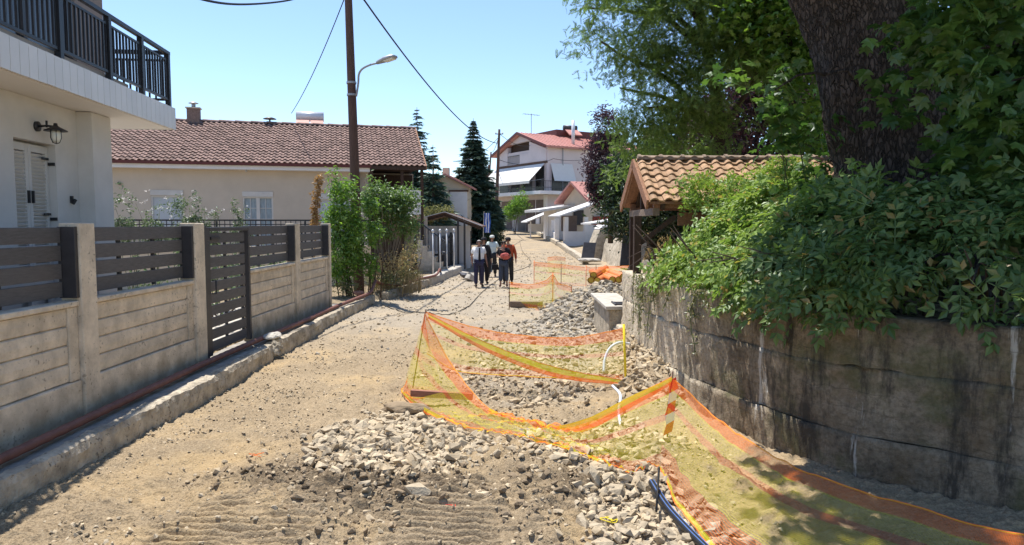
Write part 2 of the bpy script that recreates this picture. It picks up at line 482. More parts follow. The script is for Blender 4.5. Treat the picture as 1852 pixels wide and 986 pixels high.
def ground_z(x, y):
    x = np.asarray(x, float); y = np.asarray(y, float)
    z = prof(y)
    le = left_edge(y)
    z = z + .2 * sstep(le - .05, le - .25, x) + .0
    # terrace kept up by the old wall, a sloping bank farther on
    te = wall_x(y)
    w = np.interp(y, [0, 13, 20, 40], [.12, .15, 1.5, 2.2])
    hgt = np.interp(y, [0, 14, 22, 34, 42, 47, 70, 90], [1.36, 1.36, 1.5, 1.6, 1.4, .3, .25, .6])
    z = z + hgt * sstep(te + .17, te + .17 + w, x)
    # heaps, trench, spoil bank against the wall
    road = 1 - sstep(le + .1, le - .2, x)
    z = z + .05 * bell(x, y, -1.0, 7.3, .9, 1.2)
    wob = .25 * np.sin(y * .35)
    z = z - (.035 * np.exp(-((x + 2.75 + wob) / .22) ** 2) + .03 * np.exp(-((x + .95 + wob) / .22) ** 2)) * sstep(3, 5, y) * (1 - sstep(20, 30, y)) * (.5 + vnoise(x * .7, y * .5, 44))
    z = z - .16 * bell(x, y, 1.05, 5.2, .45, 1.2)
    z = z + .07 * bell(x, y, -1.2, 5.95, .8, .35) + .05 * bell(x, y, .1, 6.2, .5, .8) + .04 * bell(x, y, -1.6, 5.6, .8, .5)
    z = z - .14 * bell(x, y, .6, 9.3, .9, .9)
    z = z + .45 * bell(x, y, te + .05, np.clip(y, 8.3, 12.5), .33, .7) * sstep(8.2, 9.6, y) * (1 - sstep(12.8, 14, y))
    z = z + .82 * np.clip(1 - np.hypot((x - 2.35) / 1.7, (y - 17.4) / 3.7), 0, 1) ** 1.1
    # tread marks left by the digger
    tr = bell(x, y, -.52, 5.2, .34, .75) + .8 * bell(x, y, -2.35, 5.0, .28, .6) + .6 * bell(x, y, -1.75, 5.1, .25, .5)
    z = z + .034 * np.clip(tr * 1.8, 0, 1) * (lambda q: np.sign(q) * np.abs(q) ** .6)(np.sin(y * 2 * math.pi / .105 + 2.2 * vnoise(x * 2, y * 2, 3) + x * .5)) * (.6 + .8 * vnoise(x * 6, y * 6, 9))
    # unevenness
    near = 1 / (1 + (np.clip(y, 0, 400) / 25) ** 2)
    z = z + (fbm(x * .45, y * .45, 3, 1) - .5) * .16 * near * road
    z = z + (fbm(x * 2.2, y * 2.2, 3, 2) - .5) * .05 * near
    rough = .8 + 1.1 * bell(x, y, -1.2, 5.9, 1.3, .8) + .8 * bell(x, y, .8, 6.2, .9, 1.4) + .5 * bell(x, y, .4, 10, 1.6, 2.5)
    rough = rough * (1 - .8 * np.clip(tr * 1.5, 0, 1))
    z = z + (vnoise(x * 33, y * 33, 14) - .5) * .026 * near * near * (.6 + rough)
    z = z + (fbm(x * 9, y * 9, 3, 4) - .5) * .085 * near * rough
    z = z + (fbm(x * 21, y * 21, 2, 6) - .5) * .055 * near * rough
    return z


def gz(x, y): return float(ground_z(np.array([x]), np.array([y]))[0])


ys = [-14, -10, -7, -4, -2, 0, 1, 2, 2.6, 3.0]
while ys[-1] < 32: ys.append(ys[-1] + (.0115 if 4.4 < ys[-1] < 6.1 else .021 + max(0, ys[-1] - 4) * .0042))
while ys[-1] < 1400: ys.append(ys[-1] * 1.06)
ys = np.array(ys)
xs = np.concatenate([[-900, -400, -200, -100, -60, -40, -30, -22, -16, -12, -9, -7, -6, -5.4, -5.0, -4.8], np.arange(-4.6, 4.6, .036), np.arange(4.6, 8.4, .12), [9, 10, 12, 14, 17, 20, 26, 34, 46, 60, 100, 200, 400, 900]])
GX, GY = np.meshgrid(xs, ys)
GZ = ground_z(GX, GY)
nx, ny = len(xs), len(ys)
idx = np.arange(nx * ny).reshape(ny, nx)
F = np.stack([idx[:-1, :-1], idx[:-1, 1:], idx[1:, 1:], idx[1:, :-1]], -1).reshape(-1, 4)
gme = np_mesh("ground", np.stack([GX, GY, GZ], -1).reshape(-1, 3), F, True)
f1, f2, f3, f4, pl_, ap_ = rubble_mask(GX, GY)
damp = np.clip(-.6 * bell(GX, GY, -.52, 5.2, .36, .7) + 1.15 * bell(GX, GY, -1.15, 5.95, .85, .42) + .55 * bell(GX, GY, -.6, 5.2, .8, .5) + .5 * bell(GX, GY, -2.2, 6.1, .5, .4) + .55 * bell(GX, GY, .7, 6.1, .7, .5) + .6 * bell(GX, GY, 1.1, 5.2, .5, 1.2), 0, 1)
grey = np.clip(.75 * f3 + pl_ + ap_ + .6 * sstep(11, 17, GY) * (1 - .6 * sstep(26, 40, GY)), 0, 1)
soil = sstep(0, .5, left_edge(GY) - GX)
grassy = sstep(.3, 1.2, GX - wall_x(GY) - .4) * sstep(12, 22, GY)
for nm, arr in (("damp", damp), ("grey", grey), ("soil", np.clip(soil, 0, 1)), ("grassy", grassy)):
    at_ = gme.attributes.new(nm, 'FLOAT', 'POINT'); at_.data.foreach_set("value", arr.astype(np.float32).ravel())


def ground_material():
    m = bpy.data.materials.new("dirt_road"); m.use_nodes = True
    N, L = nodes(m); b = N["Principled BSDF"]; b.inputs["Roughness"].default_value = .95; b.inputs["Specular IOR Level"].default_value = .15
    tc = N.new("ShaderNodeTexCoord")
    def noise(sc, det=6, ro=.65):
        n = N.new("ShaderNodeTexNoise"); n.inputs["Scale"].default_value = sc; n.inputs["Detail"].default_value = det; n.inputs["Roughness"].default_value = ro
        L.new(tc.outputs["Object"], n.inputs["Vector"]); return n.outputs["Fac"]
    def ramp(src, p0, c0, p1, c1):
        r = N.new("ShaderNodeValToRGB"); r.color_ramp.elements[0].position = p0; r.color_ramp.elements[0].color = (*c0, 1)
        r.color_ramp.elements[1].position = p1; r.color_ramp.elements[1].color = (*c1, 1); L.new(src, r.inputs[0]); return r.outputs[0]
    def mix(f, a, c):
        x = N.new("ShaderNodeMix"); x.data_type = 'RGBA'; L.new(f, x.inputs[0]); L.new(a, x.inputs[6]); L.new(c, x.inputs[7]); return x.outputs[2]
    def attr(n):
        a = N.new("ShaderNodeAttribute"); a.attribute_name = n; return a.outputs["Fac"]
    base = ramp(noise(1.1), .33, (.235, .175, .108), .66, (.41, .315, .198))
    fine = ramp(noise(42, 6, .75), .36, (.13, .10, .066), .58, (.44, .35, .238))
    half = N.new("ShaderNodeValue"); half.outputs[0].default_value = .55
    col = mix(half.outputs[0], base, fine)
    ochre = ramp(noise(.55, 3), .50, (0, 0, 0), .68, (1, 1, 1))
    oc = N.new("ShaderNodeMath"); oc.operation = 'MULTIPLY'; oc.inputs[1].default_value = .5; L.new(ochre, oc.inputs[0])
    orange = ramp(noise(14, 4), .3, (.42, .28, .13), .7, (.56, .41, .21))
    col = mix(oc.outputs[0], col, orange)
    greyc = ramp(noise(26, 5), .36, (.24, .225, .20), .64, (.47, .445, .39))
    gm = N.new("ShaderNodeMath"); gm.operation = 'MULTIPLY'; gm.inputs[1].default_value = .75; L.new(attr("grey"), gm.inputs[0])
    col = mix(gm.outputs[0], col, greyc)
    dampc = ramp(noise(22, 5), .36, (.115, .085, .055), .66, (.29, .225, .15))
    # damp spoil has ragged edges
    dn = N.new("ShaderNodeMath"); dn.operation = 'ADD'; L.new(attr("damp"), dn.inputs[0]); L.new(noise(5, 6), dn.inputs[1])
    dr = N.new("ShaderNodeMapRange"); dr.inputs["From Min"].default_value = .72; dr.inputs["From Max"].default_value = 1.15; L.new(dn.outputs[0], dr.inputs[0])
    col = mix(dr.outputs[0], col, dampc)
    soilc = ramp(noise(9, 5), .35, (.17, .13, .085), .65, (.33, .26, .17)); col = mix(attr("soil"), col, soilc)
    grs = ramp(noise(3, 5), .35, (.16, .15, .06), .65, (.36, .28, .14)); col = mix(attr("grassy"), col, grs)
    L.new(col, b.inputs["Base Color"])
    v = N.new("ShaderNodeTexVoronoi"); v.inputs["Scale"].default_value = 55; L.new(tc.outputs["Object"], v.inputs["Vector"])
    b1 = N.new("ShaderNodeBump"); b1.inputs["Distance"].default_value = .02; b1.inputs["Strength"].default_value = .9; L.new(noise(45, 6, .75), b1.inputs["Height"])
    b2 = N.new("ShaderNodeBump"); b2.inputs["Distance"].default_value = .008; b2.inputs["Strength"].default_value = .7; b2.invert = True; L.new(v.outputs["Distance"], b2.inputs["Height"]); L.new(b1.outputs[0], b2.inputs["Normal"])
    L.new(b2.outputs[0], b.inputs["Normal"])
    return m


gme.materials.append(ground_material())
ground = link("ground", gme); struct(ground)
ground["label"] = "dusty dirt road under repair running uphill between houses"

# pavement by the fence
pv = MB()
yy = np.arange(-2, 17.9, .25); xx = np.linspace(-4.75, -4.10, 6)
for j, y in enumerate(yy):
    for x in xx: pv.v.append((x, y, .245 + .02 * (fbm(np.array(x * 3), np.array(y * 3), 3, 8) - .5)))
for j in range(len(yy) - 1):
    for i in range(5): pv.f.append((j * 6 + i, j * 6 + i + 1, (j + 1) * 6 + i + 1, (j + 1) * 6 + i))
mat("pavement_grey", (.30, .28, .25), .95, .35, 5, .01, 40)
struct(pv.build("pavement", "pavement_grey", None, True))


def rough_strip(name, path, w, h, m, n_len, seed, amp=.02, zbase=None):
    """kerb-like run of concrete with knocked-about edges; path = world xy points of its road face"""
    P = catmull([(p[0], p[1], 0) for p in path], n_len)
    V = []; prof_ = [(0, -.12), (-.004, .3 * h), (.0, .72 * h), (.0 + .015, .95 * h), (.045, h), (w * .5, h * 1.01), (w - .02, h), (w, h - .02), (w, -.1)]
    for i, p in enumerate(P):
        t = P[min(i + 1, n_len - 1)] - P[max(i - 1, 0)]; t /= np.linalg.norm(t)
        nrm = np.array([-t[1], t[0], 0])                # to the left of travel
        zb = float(prof(np.array(p[1])))
        for k, (a, z) in enumerate(prof_):
            nn = float(fbm(np.array(p[1] * 3.3 + seed), np.array(k * .9), 3, seed)) - .5
            n3 = float(fbm(np.array(p[1] * 14. + seed), np.array(k * 2.3), 2, seed + 9)) - .5
            n2 = float(fbm(np.array(p[1] * .8 + seed), np.array(7.), 2, seed + 4)) - .5
            V.append((p[0] + nrm[0] * (a + nn * amp * 1.6 + n2 * .05 + n3 * .03), p[1] + nrm[1] * a, zb + z + (nn * amp + n2 * .03 + n3 * .02 if 1 < k < 8 else 0)))
    m_ = len(prof_); Fq = []
    for i in range(n_len - 1):
        for k in range(m_ - 1): Fq.append((i * m_ + k, (i + 1) * m_ + k, (i + 1) * m_ + k + 1, i * m_ + k + 1))
    b = MB(); b.v = V; b.f = Fq; b.f.append(tuple(range(m_))); b.f.append(tuple((n_len - 1) * m_ + k for k in range(m_ - 1, -1, -1)))
    return b.build(name, m, None, False)


k1 = rough_strip("kerb", [(-4.07, 1.0), (-4.05, 5), (-4.02, 9), (-4.05, 11.6)], .145, .27, "kerb_concrete", 420, 3, .03); struct(k1)
k1b = rough_strip("kerb", [(-4.05, 11.75), (-4.06, 14), (-4.02, 17), (-3.92, 19.7)], .145, .27, "kerb_concrete", 300, 13, .03); struct(k1b)
k2 = rough_strip("kerb", [(-3.72, 20.7), (-3.45, 23), (-3.05, 25.6)], .2, .24, "kerb_concrete", 90, 23, .04); struct(k2)
k3 = rough_strip("kerb", [(-3.0, 25.8), (-2.45, 30), (-2.15, 33), (-1.95, 40)], .42, .3, "concrete_pale", 90, 31, .02); struct(k3)
k4 = rough_strip("kerb", [(.3, 100), (1.35, 75), (2.8, 60), (3.3, 50), (3.6, 40), (3.7, 36)], .3, .3, "kerb_concrete", 60, 41, .03); struct(k4)
for i_, k_ in enumerate((k1, k1b, k2, k3, k4)):
    k_["label"] = ["broken concrete kerb beside the grey slatted fence", "broken concrete kerb past the slatted gate", "low earth-stained kerb beside the wooden pole", "pale wide concrete kerb by the white poles", "stone kerb below the far white gate posts"][i_]
# ------------------------------------------------------------------ white house with balcony (left edge)
wh = thing("white_house", "white house with a dark railed balcony above shuttered doors", "house", (-5.4, 11.2, 0), R(6.1))
ZS = 3.8                                             # balcony soffit
b = MB()
XW, XR = -.62, -.754
b.box(-8, XW, -6.4, -3.2, .2, ZS - .004)              # wall before the door
b.box(-8, XW, -2.33, -1.79, .2, ZS - .004)
b.box(-8, XW, -3.2, -2.33, 3.29, ZS - .004)          # lintel
b.box(-8, XR - .04, -3.2, -2.33, .2, 3.29)
b.build("wall", "white_paint", wh)
MB().box(-8, -.42, -1.79, -1.25, .2, ZS - .006).build("column", "white_paint", wh, bevel=.006)
MB().box(-3, -.03, -5.2, -.03, ZS, ZS + .30).build("balcony_slab", "soffit_white", wh)
MB().box(-3, -.004, -5.2, -.004, ZS + .30, ZS + .335).build("balcony_floor", "grout", wh)
tl = MB().box(0, .022, -.076, .076, 0, .34).mesh("tile"); tl.materials.append(MATS["white_tile"])
tl2 = MB().box(-.076, .076, 0, .022, 0, .34).mesh("tile"); tl2.materials.append(MATS["white_tile"])
MB().box(-3, 0.001, -5.2, .001, ZS + .02, ZS + .31).build("tile_bed", "grout", wh)
for i in range(32):
    o = link("tile", tl, None, wh, (0, -.08 - i * .16, ZS + random.uniform(-.002, .002)))
for i in range(6):
    o = link("tile", tl2, None, wh, (-.075 - i * .16, 0.0, ZS))
# upper storey
up = MB()
up.box(-8, -1.0, -.9, -.05, ZS + .335, 6.55); up.box(-8, -1.0, -6.4, -4.3, ZS + .335, 6.55); up.box(-8, -1.0, -4.3, -.9, 6.3, 6.55); up.box(-8, -1.14, -4.3, -.9, ZS + .335, 6.3)
up.build("upper_wall", "taupe_wall", wh)
df = MB()
for y0, y1 in ((-4.3, -4.22), (-3.2, -3.12), (-2.1, -2.02), (-.98, -.9)): df.box(-1.12, -1.05, y0, y1, ZS + .34, 6.3)
d_ = df.build("balcony_door", "dark_metal", wh)
MB().box(-1.135, -1.10, -4.22, -.98, ZS + .45, 6.25).build("pane", "dark_glass", d_)
MB().box(-8.2, -.95, -6.45, .0, 6.55, 6.7).build("roof", "soffit_white", wh)
# balcony railing
rl = MB(); ZT = ZS + .335
rl.bar((-.06, -4.95, ZT + .86), (-.06, .0, ZT + .86), .06, .05)
rail = rl.build("top_rail", "black_metal", wh)
MB().bar((-.06, -4.95, ZT + .13), (-.06, 0, ZT + .13), .035, .035).build("bottom_rail", "black_metal", wh)
MB().bar((-.06, -.06, ZT + .86), (-.98, -.06, ZT + .86), .05, .06).build("top_rail", "black_metal", wh)
MB().bar((-.06, -.06, ZT + .74), (-.98, -.06, ZT + .74), .03, .03).build("middle_rail", "black_metal", wh)
MB().bar((-.06, -.06, ZT + .13), (-.98, -.06, ZT + .13), .035, .035).build("bottom_rail", "black_metal", wh)
MB().bar((-.06, -4.95, ZT + .74), (-.06, 0, ZT + .74), .028, .028).build("middle_rail", "black_metal", wh)
po = MB().box(-.035, .035, -.035, .035, 0, .84).mesh("post"); po.materials.append(MATS["black_metal"])
pp = MB().box(-.012, .012, -.075, .075, .13, .78).mesh("post_plate"); pp.materials.append(MATS["black_metal"])
for y in (-.06, -1.05, -2.05, -3.25, -4.45, -4.93):
    q = link("post", po, None, wh, (-.06, y, ZT))
    link("post_plate", pp, None, q, (0, 0, 0))
bal = MB().box(-.012, .012, -.012, .012, .13, .75).mesh("baluster"); bal.materials.append(MATS["black_metal"])
y = -.15
while y > -4.9:
    link("baluster", bal, None, wh, (-.06, y, ZT)); y -= .097
for i in range(9): link("baluster", bal, None, wh, (-.15 - i * .095, -.06, ZT))
MB().box(-.45, -.10, -5.1, -1.4, ZT, ZT + .10).build("balcony_plinth", "grey_wall", wh)
# shuttered door, each leaf a frame with louvres
for s, (ya, yb) in enumerate(((-3.195, -2.768), (-2.762, -2.335))):
    fr = MB()
    for (a0, a1, z0, z1) in ((ya, ya + .06, .5, 3.26), (yb - .06, yb, .5, 3.26), (ya + .06, yb - .06, 3.17, 3.26), (ya + .06, yb - .06, 1.5, 1.62), (ya + .06, yb - .06, .5, .62)):
        fr.box(XR, XR + .045, a0, a1, z0, z1)
    sh = fr.build("shutter", "white_paint", wh, bevel=.004)
    lv = MB(); z = 1.65
    while z < 3.15:
        lv.bar((XR + .022, ya + .06, z), (XR + .022, yb - .06, z), .012, .05, (.6, 0, .8)); z += .045
    o = lv.build("louvres", "white_paint", sh); o["kind"] = "stuff"
    MB().bar((XR + .06, yb - .04 if s == 0 else ya + .04, 2.55), (XR + .06, yb - .04 if s == 0 else ya + .04, 2.70), .02, .03).build("handle", "black_metal", sh)
for z in (3.05, 2.36):
    hg = MB(); hg.bar((XR + .06, -2.36, z), (XR + .06, -2.335, z), .02, .04); hg.bar((XR + .05, -2.335, z), (XW - .01, -2.335, z), .03, .04); hg.bar((XR + .06, -2.50, z + .06), (XR + .06, -2.36, z + .06), .012, .03)
    hg.build("hinge", "black_metal", wh)
sc_ = MB(); sc_.bar((XW, -2.02, 2.62), (XW + .035, -2.02, 2.62), .03, .09); sc_.bar((XW + .03, -2.02, 2.56), (XW + .05, -1.99, 2.62), .03, .03); sc_.build("shutter_catch", "black_metal", wh)
# wall lantern
la = MB(); la.cyl((XW, -2.73, 3.47), (XW + .03, -2.73, 3.47), .06, n=16); la.tube([(XW + .03, -2.73, 3.47), (XW + .12, -2.73, 3.48), (XW + .20, -2.73, 3.47)], .013)
la.cyl((XW + .12, -2.73, 3.46), (XW + .12, -2.73, 3.54), .012)
lamp = la.build("wall_lantern", "black_metal", wh, True)
MB().lathe([(.02, .05), (.025, .02), (.055, 0), (.125, -.035), (.128, -.045), (.05, -.03)], (XW + .22, -2.73, 3.46), 20).build("shade", "black_metal", lamp, True)
MB().lathe([(.04, 0), (.055, -.03), (.055, -.10), (.035, -.135), (.01, -.145)], (XW + .22, -2.73, 3.425), 16).build("glass", "lamp_glass", lamp, True)
cg = MB()
for k in range(6):
    a = k * math.pi / 3
    cg.tube([(XW + .22 + r_ * math.cos(a), -2.73 + r_ * math.sin(a), 3.425 + z_) for r_, z_ in ((.06, 0), (.063, -.09), (.04, -.145), (.0, -.16))], .004, 5)
cg.build("guard", "black_metal", lamp)

# ------------------------------------------------------------------ slatted fence on a precast concrete wall
XF = -4.5                                            # road face of the posts
fe = thing("slatted_fence", "concrete plank wall topped with dark horizontal slats along the pavement", "fence", (XF, 0, 0))
ZB, ZW, ZTOP = .27, 1.5, 2.27
POSTS = [(4.2, 4.45), (7.2, 7.47), (9.82, 10.13), (14.42, 14.70), (17.05, 17.2)]
bev = .008
for y0, y1 in POSTS:
    top = ZTOP + .04
    MB().box(-.22, 0, y0, y1, .1, top).build("concrete_post", "concrete", fe, bevel=.012)
    for yq, dr in ((y0, -1), ):
        MB().box(-.20, -.02, yq - .055, yq - .004, ZW + .03, ZTOP).build("side_post", "dark_metal", fe, bevel=.004)
plank_cache = {}
def fence_bay(ya, yb, first=False):
    L_ = yb - ya
    # plinth, four planks recessed between jambs, coping
    MB().box(-.20, -.035, ya + .003, yb - .003, .1, .66).build("plinth", "concrete", fe, bevel=.012)
    MB().box(-.205, -.05, yb - .16, yb - .004, .664, ZW - .06).build("jamb", "concrete", fe, bevel=.012)
    for k in range(4):
        z0 = .665 + k * .195
        nb = MB()
        n_ = 10; A = []; zt = z0 + .19
        for (xx_, zz_) in ((-.09, z0), (-.075, z0 + .012), (-.066, z0 + .09), (-.072, zt - .012), (-.09, zt)):
            A.append((xx_, zz_))
        A += [(-.18, zt), (-.18, z0)]
        nb.prism(A, ya + .003, yb - .165, 'y').build("plank", "concrete", fe)
    MB().box(-.21, -.028, ya + .003, yb - .003, ZW - .057, ZW).build("coping", "concrete", fe, bevel=.012)
    for k in range(4):
        z0 = ZW + .045 + k * .187
        MB().box(-.185, -.155, ya + .004, yb - .07, z0, z0 + .158).build("slat", "dark_composite", fe, bevel=.004)
    m_ = max(1, int(L_ / 1.1))
    for q in range(1, m_ + 1):
        y = ya + L_ * q / (m_ + 1)
        MB().box(-.215, -.188, y - .03, y + .03, ZW + .01, ZTOP - .02).build("slat_support", "dark_metal", fe)
fence_bay(1.4, 4.2); fence_bay(4.45, 7.2); fence_bay(7.47, 9.82); fence_bay(12.0, 14.42); fence_bay(14.70, 17.05)

gt = thing("slatted_gate", "dark grey slatted gate in the concrete fence", "gate", (XF - .02, 10.13, 0))
g = MB()
g.box(-.09, .0, .10, .22, .31, 2.25); g.box(-.09, 0, 1.72, 1.79, .31, 2.25); g.box(-.09, 0, .225, 1.715, 2.19, 2.25)
g.build("frame", "dark_metal", gt, bevel=.005)
MB().box(-.10, .01, .006, .092, .28, 2.27).build("gate_post", "dark_metal", gt, bevel=.005)
for k in range(10):
    z0 = .36 + k * .183
    MB().box(-.062, -.034, .225, 1.64, z0, z0 + .150).build("slat", "dark_composite", gt, bevel=.004)
MB().box(-.095, -.066, .9, .96, .35, 2.18).build("slat_support", "dark_metal", gt)
MB().box(-.095, -.066, 1.58, 1.64, .35, 2.18).build("slat_support", "dark_metal", gt)
h = MB(); h.tube([(.0, .25, 1.25), (.06, .25, 1.25), (.06, .25, 1.45), (0, .25, 1.45)], .012); h.build("handle", "black_metal", gt, True)
MB().box(-.032, -.012, .30, .62, 2.06, 2.10).build("letter_slot", "black_metal", gt)

# flexible conduit along the pavement
P = [(-4.28, 3.5, .33), (-4.30, 5.5, .325), (-4.33, 7.4, .325), (-4.36, 9.3, .325), (-4.33, 11, .33), (-4.27, 12.4, .34), (-4.24, 14, .325), (-4.22, 16, .325), (-4.05, 18, .36), (-3.95, 19.2, .40), (-4.0, 20.2, .62), (-4.0, 20.9, .50), (-3.6, 22, .36), (-3.3, 24.5, .34), (-2.9, 26.2, .36), (-2.85, 27.2, .52), (-2.95, 28.4, .33)]
hp = catmull(P, 260)
hr = [.042 + .004 * (i % 2) for i in range(260)]
tag(MB().tube(list(hp), hr, 10).build("conduit", "hose_red", None, True), "dusty red corrugated conduit lying along the pavement", "conduit")
# old bag and offcuts dropped by the gap in the kerb
def lump(name, c, r, m, seed, parent=None, squash=.6, n=2):
    bm = bmesh.new(); bmesh.ops.create_icosphere(bm, subdivisions=n, radius=1)
    rr = random.Random(seed)
    off = [rr.uniform(0, 50) for _ in range(3)]
    for v in bm.verts:
        k = 1 + 1.1 * (float(fbm(np.array(v.co.x * 1.9 + off[0] + v.co.z * 1.3), np.array(v.co.y * 1.9 + off[1] - v.co.z), 4, seed)) - .5)
        v.co = Vector((v.co.x * r[0], v.co.y * r[1], v.co.z * r[2])) * k
    me = bpy.data.meshes.new(name); bm.to_mesh(me); bm.free()
    return link(name, me, m, parent, c)
tag(lump("cement_bag", (-4.2, 12.0, .34), (.13, .24, .06), "concrete_pale", 5, n=3), "grey crumpled cement bag on the pavement by the gate", "bag")
tag(lump("kerb_fragment", (-4.02, 11.68, .17), (.10, .12, .13), "kerb_concrete", 6, n=3), "broken kerb end sticking out at the gap near the bag", "stone")
tag(lump("brick_fragment", (-4.3, 19.3, .36), (.16, .10, .07), "plank_red", 8), "reddish broken brick beside the foot of the wooden pole", "brick")

# ------------------------------------------------------------------ long tiled house behind the yard
TH = R(14.3)
mh = thing("tiled_house", "long beige bungalow with a brown tiled roof and veranda", "house", (-3.72, 30, 0), TH)
LX = -17.0
WINS = [(-10.95, -9.76, 2.0, 3.64), (-7.50, -6.31, 1.3, 3.62), (-4.52, -3.14, 1.6, 3.55)]
w = MB(); yf, yb_ = .55, 7.5; xc = LX + .3
for (a, b2, z0, z1) in WINS:
    w.box(xc, a, yf, yb_, .2, 4.62); w.box(a, b2, yf, yb_, .2, z0); w.box(a, b2, yf, yb_, z1, 4.62); w.box(a, b2, yf + .16, yb_, z0, z1); xc = b2
w.box(xc, -2.4, yf, yb_, .2, 4.62); w.box(-2.4, -.25, 2.6, yb_, .2, 4.62)
w.build("wall", "beige_wall", mh)
MB().prism([(0.6, 4.7), (7.6, 4.7), (4.1, 6.7)], LX + .4, -.3, 'x').build("gable_wall", "dark_wood", mh)
MB().box(LX, -2.35, .05, .6, 4.50, 4.66).build("eaves_board", "far_white", mh)
MB().box(LX, -2.3, -.06, .045, 4.66, 4.78).build("gutter", "gutter_red", mh)
for i, (a, b2, z0, z1) in enumerate(WINS):
    y0 = yf + .02
    f = MB(); t = .06
    f.box(a, a + t, y0, y0 + .1, z0, z1 - .2); f.box(b2 - t, b2, y0, y0 + .1, z0, z1 - .2); f.box(a + t, b2 - t, y0, y0 + .1, z0, z0 + t); f.box(a + t, b2 - t, y0, y0 + .1, z1 - .26, z1 - .2)
    if i == 1:
        m_ = (a + b2) / 2; f.box(m_ - .07, m_ + .07, y0, y0 + .1, z0 + t, z1 - .26)
    wo = f.build("window", "white_paint", mh)
    MB().box(a - .01, b2 + .01, yf - .04, yf + .12, z1 - .198, z1 + .01).build("shutter_box", "white_paint", wo)
    if i == 1:
        MB().box(a + t, b2 - t, y0 + .06, y0 + .08, z0 + t, z1 - .26).build("pane", "curtained_glass", wo)
        gbars = MB()
        for c_ in (a + t + (b2 - a) / 4 - .06, b2 - t - (b2 - a) / 4 + .06): gbars.box(c_ - .012, c_ + .012, y0 + .035, y0 + .055, z0 + t, z1 - .27)
        for z_ in (z0 + .7, z0 + 1.2, z0 + 1.65): gbars.box(a + t, b2 - t, y0 + .036, y0 + .054, z_ - .012, z_ + .012)
        gbars.build("glazing_bars", "white_paint", wo)
        MB().box(a + t, b2 - t, y0 + .085, y0 + .09, z0 + t, z1 - .27).build("curtain", "curtain", wo)
    else:
        sl_ = MB(); z_ = z0 + t
        while z_ < z1 - .27: sl_.box(a + t, b2 - t, y0 + .05, y0 + .07, z_, z_ + .048); z_ += .05
        sl_.build("roller_shutter", "shutter_grey", wo)
for x_ in (-13.2, -10.5, -7.3, -4.0):
    MB().lathe([(.02, 0), (.05, -.02), (.05, -.06), (.01, -.07)], (x_, .35, 4.498), 10).build("soffit_light", "steel", mh)
MB().tube([(-12.05, .5, 3.9), (-12.05, .42, 3.9)], .06).build("wall_lamp", "black_metal", mh)
# roof deck, tiles
EZ, RZ, RY = 4.82, 6.95, 4.1
sl = math.atan2(RZ - EZ, RY); SLEN = math.hypot(RY, RZ - EZ)
MB().prism([(-.02, EZ - .06), (RY, RZ - .06), (2 * RY, EZ - .06), (2 * RY, EZ - .16), (RY, RZ - .16), (-.02, EZ - .16)], LX, 0, 'x').build("roof_deck", "dark_wood", mh)
def s_tile(w_, l_, hgt, lip):
    v = []; n_ = 6
    prof2 = [0, .75, 1.0, .75, .12, -.02, 0]
    for yy_, zz_ in ((0, lip), (l_, 0)):
        for i in range(n_ + 1): v.append((w_ * i / n_, yy_, zz_ + hgt * prof2[i]))
    for i in range(n_ + 1): v.append((w_ * i / n_, .004, lip + hgt * prof2[i] - .03))
    m2 = MB(); f = [(i, i + 1, n_ + 2 + i, n_ + 1 + i) for i in range(n_)] + [(2 * n_ + 2 + i, 2 * n_ + 3 + i, i + 1, i) for i in range(n_)]
    m2.v = v; m2.f = f; return m2
TW, TL = .225, .305
ti = s_tile(TW, TL + .05, .055, .05); tme = bpy.data.meshes.new("tile"); tme.from_pydata(ti.v, [], ti.f); tme.update(); tme.materials.append(MATS["roof_tile_red"])
rows = int(SLEN / TL) + 1; cols = int(-LX / TW)
cand = []
for j in range(rows):
    for i in range(cols):
        s_ = j * TL - .05
        if s_ > SLEN - .1: continue
        x_ = -(i + 1) * TW; y_ = s_ * math.cos(sl); z_ = EZ - .05 + s_ * math.sin(sl)
        if x_ < -2.3 or j >= 0:
            wx = -3.72 + x_ * math.cos(TH) - y_ * math.sin(TH); wy = 30 + x_ * math.sin(TH) + y_ * math.cos(TH)
            vis = wx / wy > -.574
            cand.append((0 if vis else 1, wx * wx + wy * wy, x_, y_, z_))
cand.sort()
rest = []
for k, (vis, d2, x_, y_, z_) in enumerate(cand):
    jz = random.uniform(-.006, .006); jr = random.uniform(-.02, .02)
    if k < 300:
        link("roof_tile", tme, None, mh, (x_, y_, z_ + jz), (sl, jr, 0))
    else: rest.append((x_, y_, z_ + jz, jr))
tv = np.array(ti.v); tf = np.array(ti.f)
Rm = np.array([np.array((Matrix.Rotation(sl, 3, 'X') @ Matrix.Rotation(r_[3], 3, 'Y'))) for r_ in rest])
o = link("roof_tiling", inst("roof_tiling", tv, tf, Rm, np.array([r_[:3] for r_ in rest]), 1.0), "roof_tile_red", mh); o["kind"] = "stuff"
# plain back slope and ridge
MB().prism([(RY + .05, RZ - .05), (2 * RY + .1, EZ - .05), (2 * RY + .1, EZ - .01), (RY + .05, RZ)], LX, 0, 'x').build("back_slope", "roof_tile_red", mh)
rt = MB(); n_ = 6
pr = [(.13 * math.cos(math.pi * k / n_), .11 * math.sin(math.pi * k / n_)) for k in range(n_ + 1)]
rt.prism([(a, c_) for a, c_ in pr], 0, .36, 'x'); rme = rt.mesh("ridge_tile"); rme.materials.append(MATS["roof_tile_red"])
for i in range(int(-LX / .34)):
    link("ridge_tile", rme, None, mh, (-(i + 1) * .34, RY, RZ - .045 + .012 * (i % 2)), (0, R(2.5), 0))
MB().prism([(-.06, EZ - .2), (RY, RZ - .13), (RY, RZ + .03), (-.06, EZ - .03)], .003, .05, 'x').build("verge_board", "wood_board", mh)
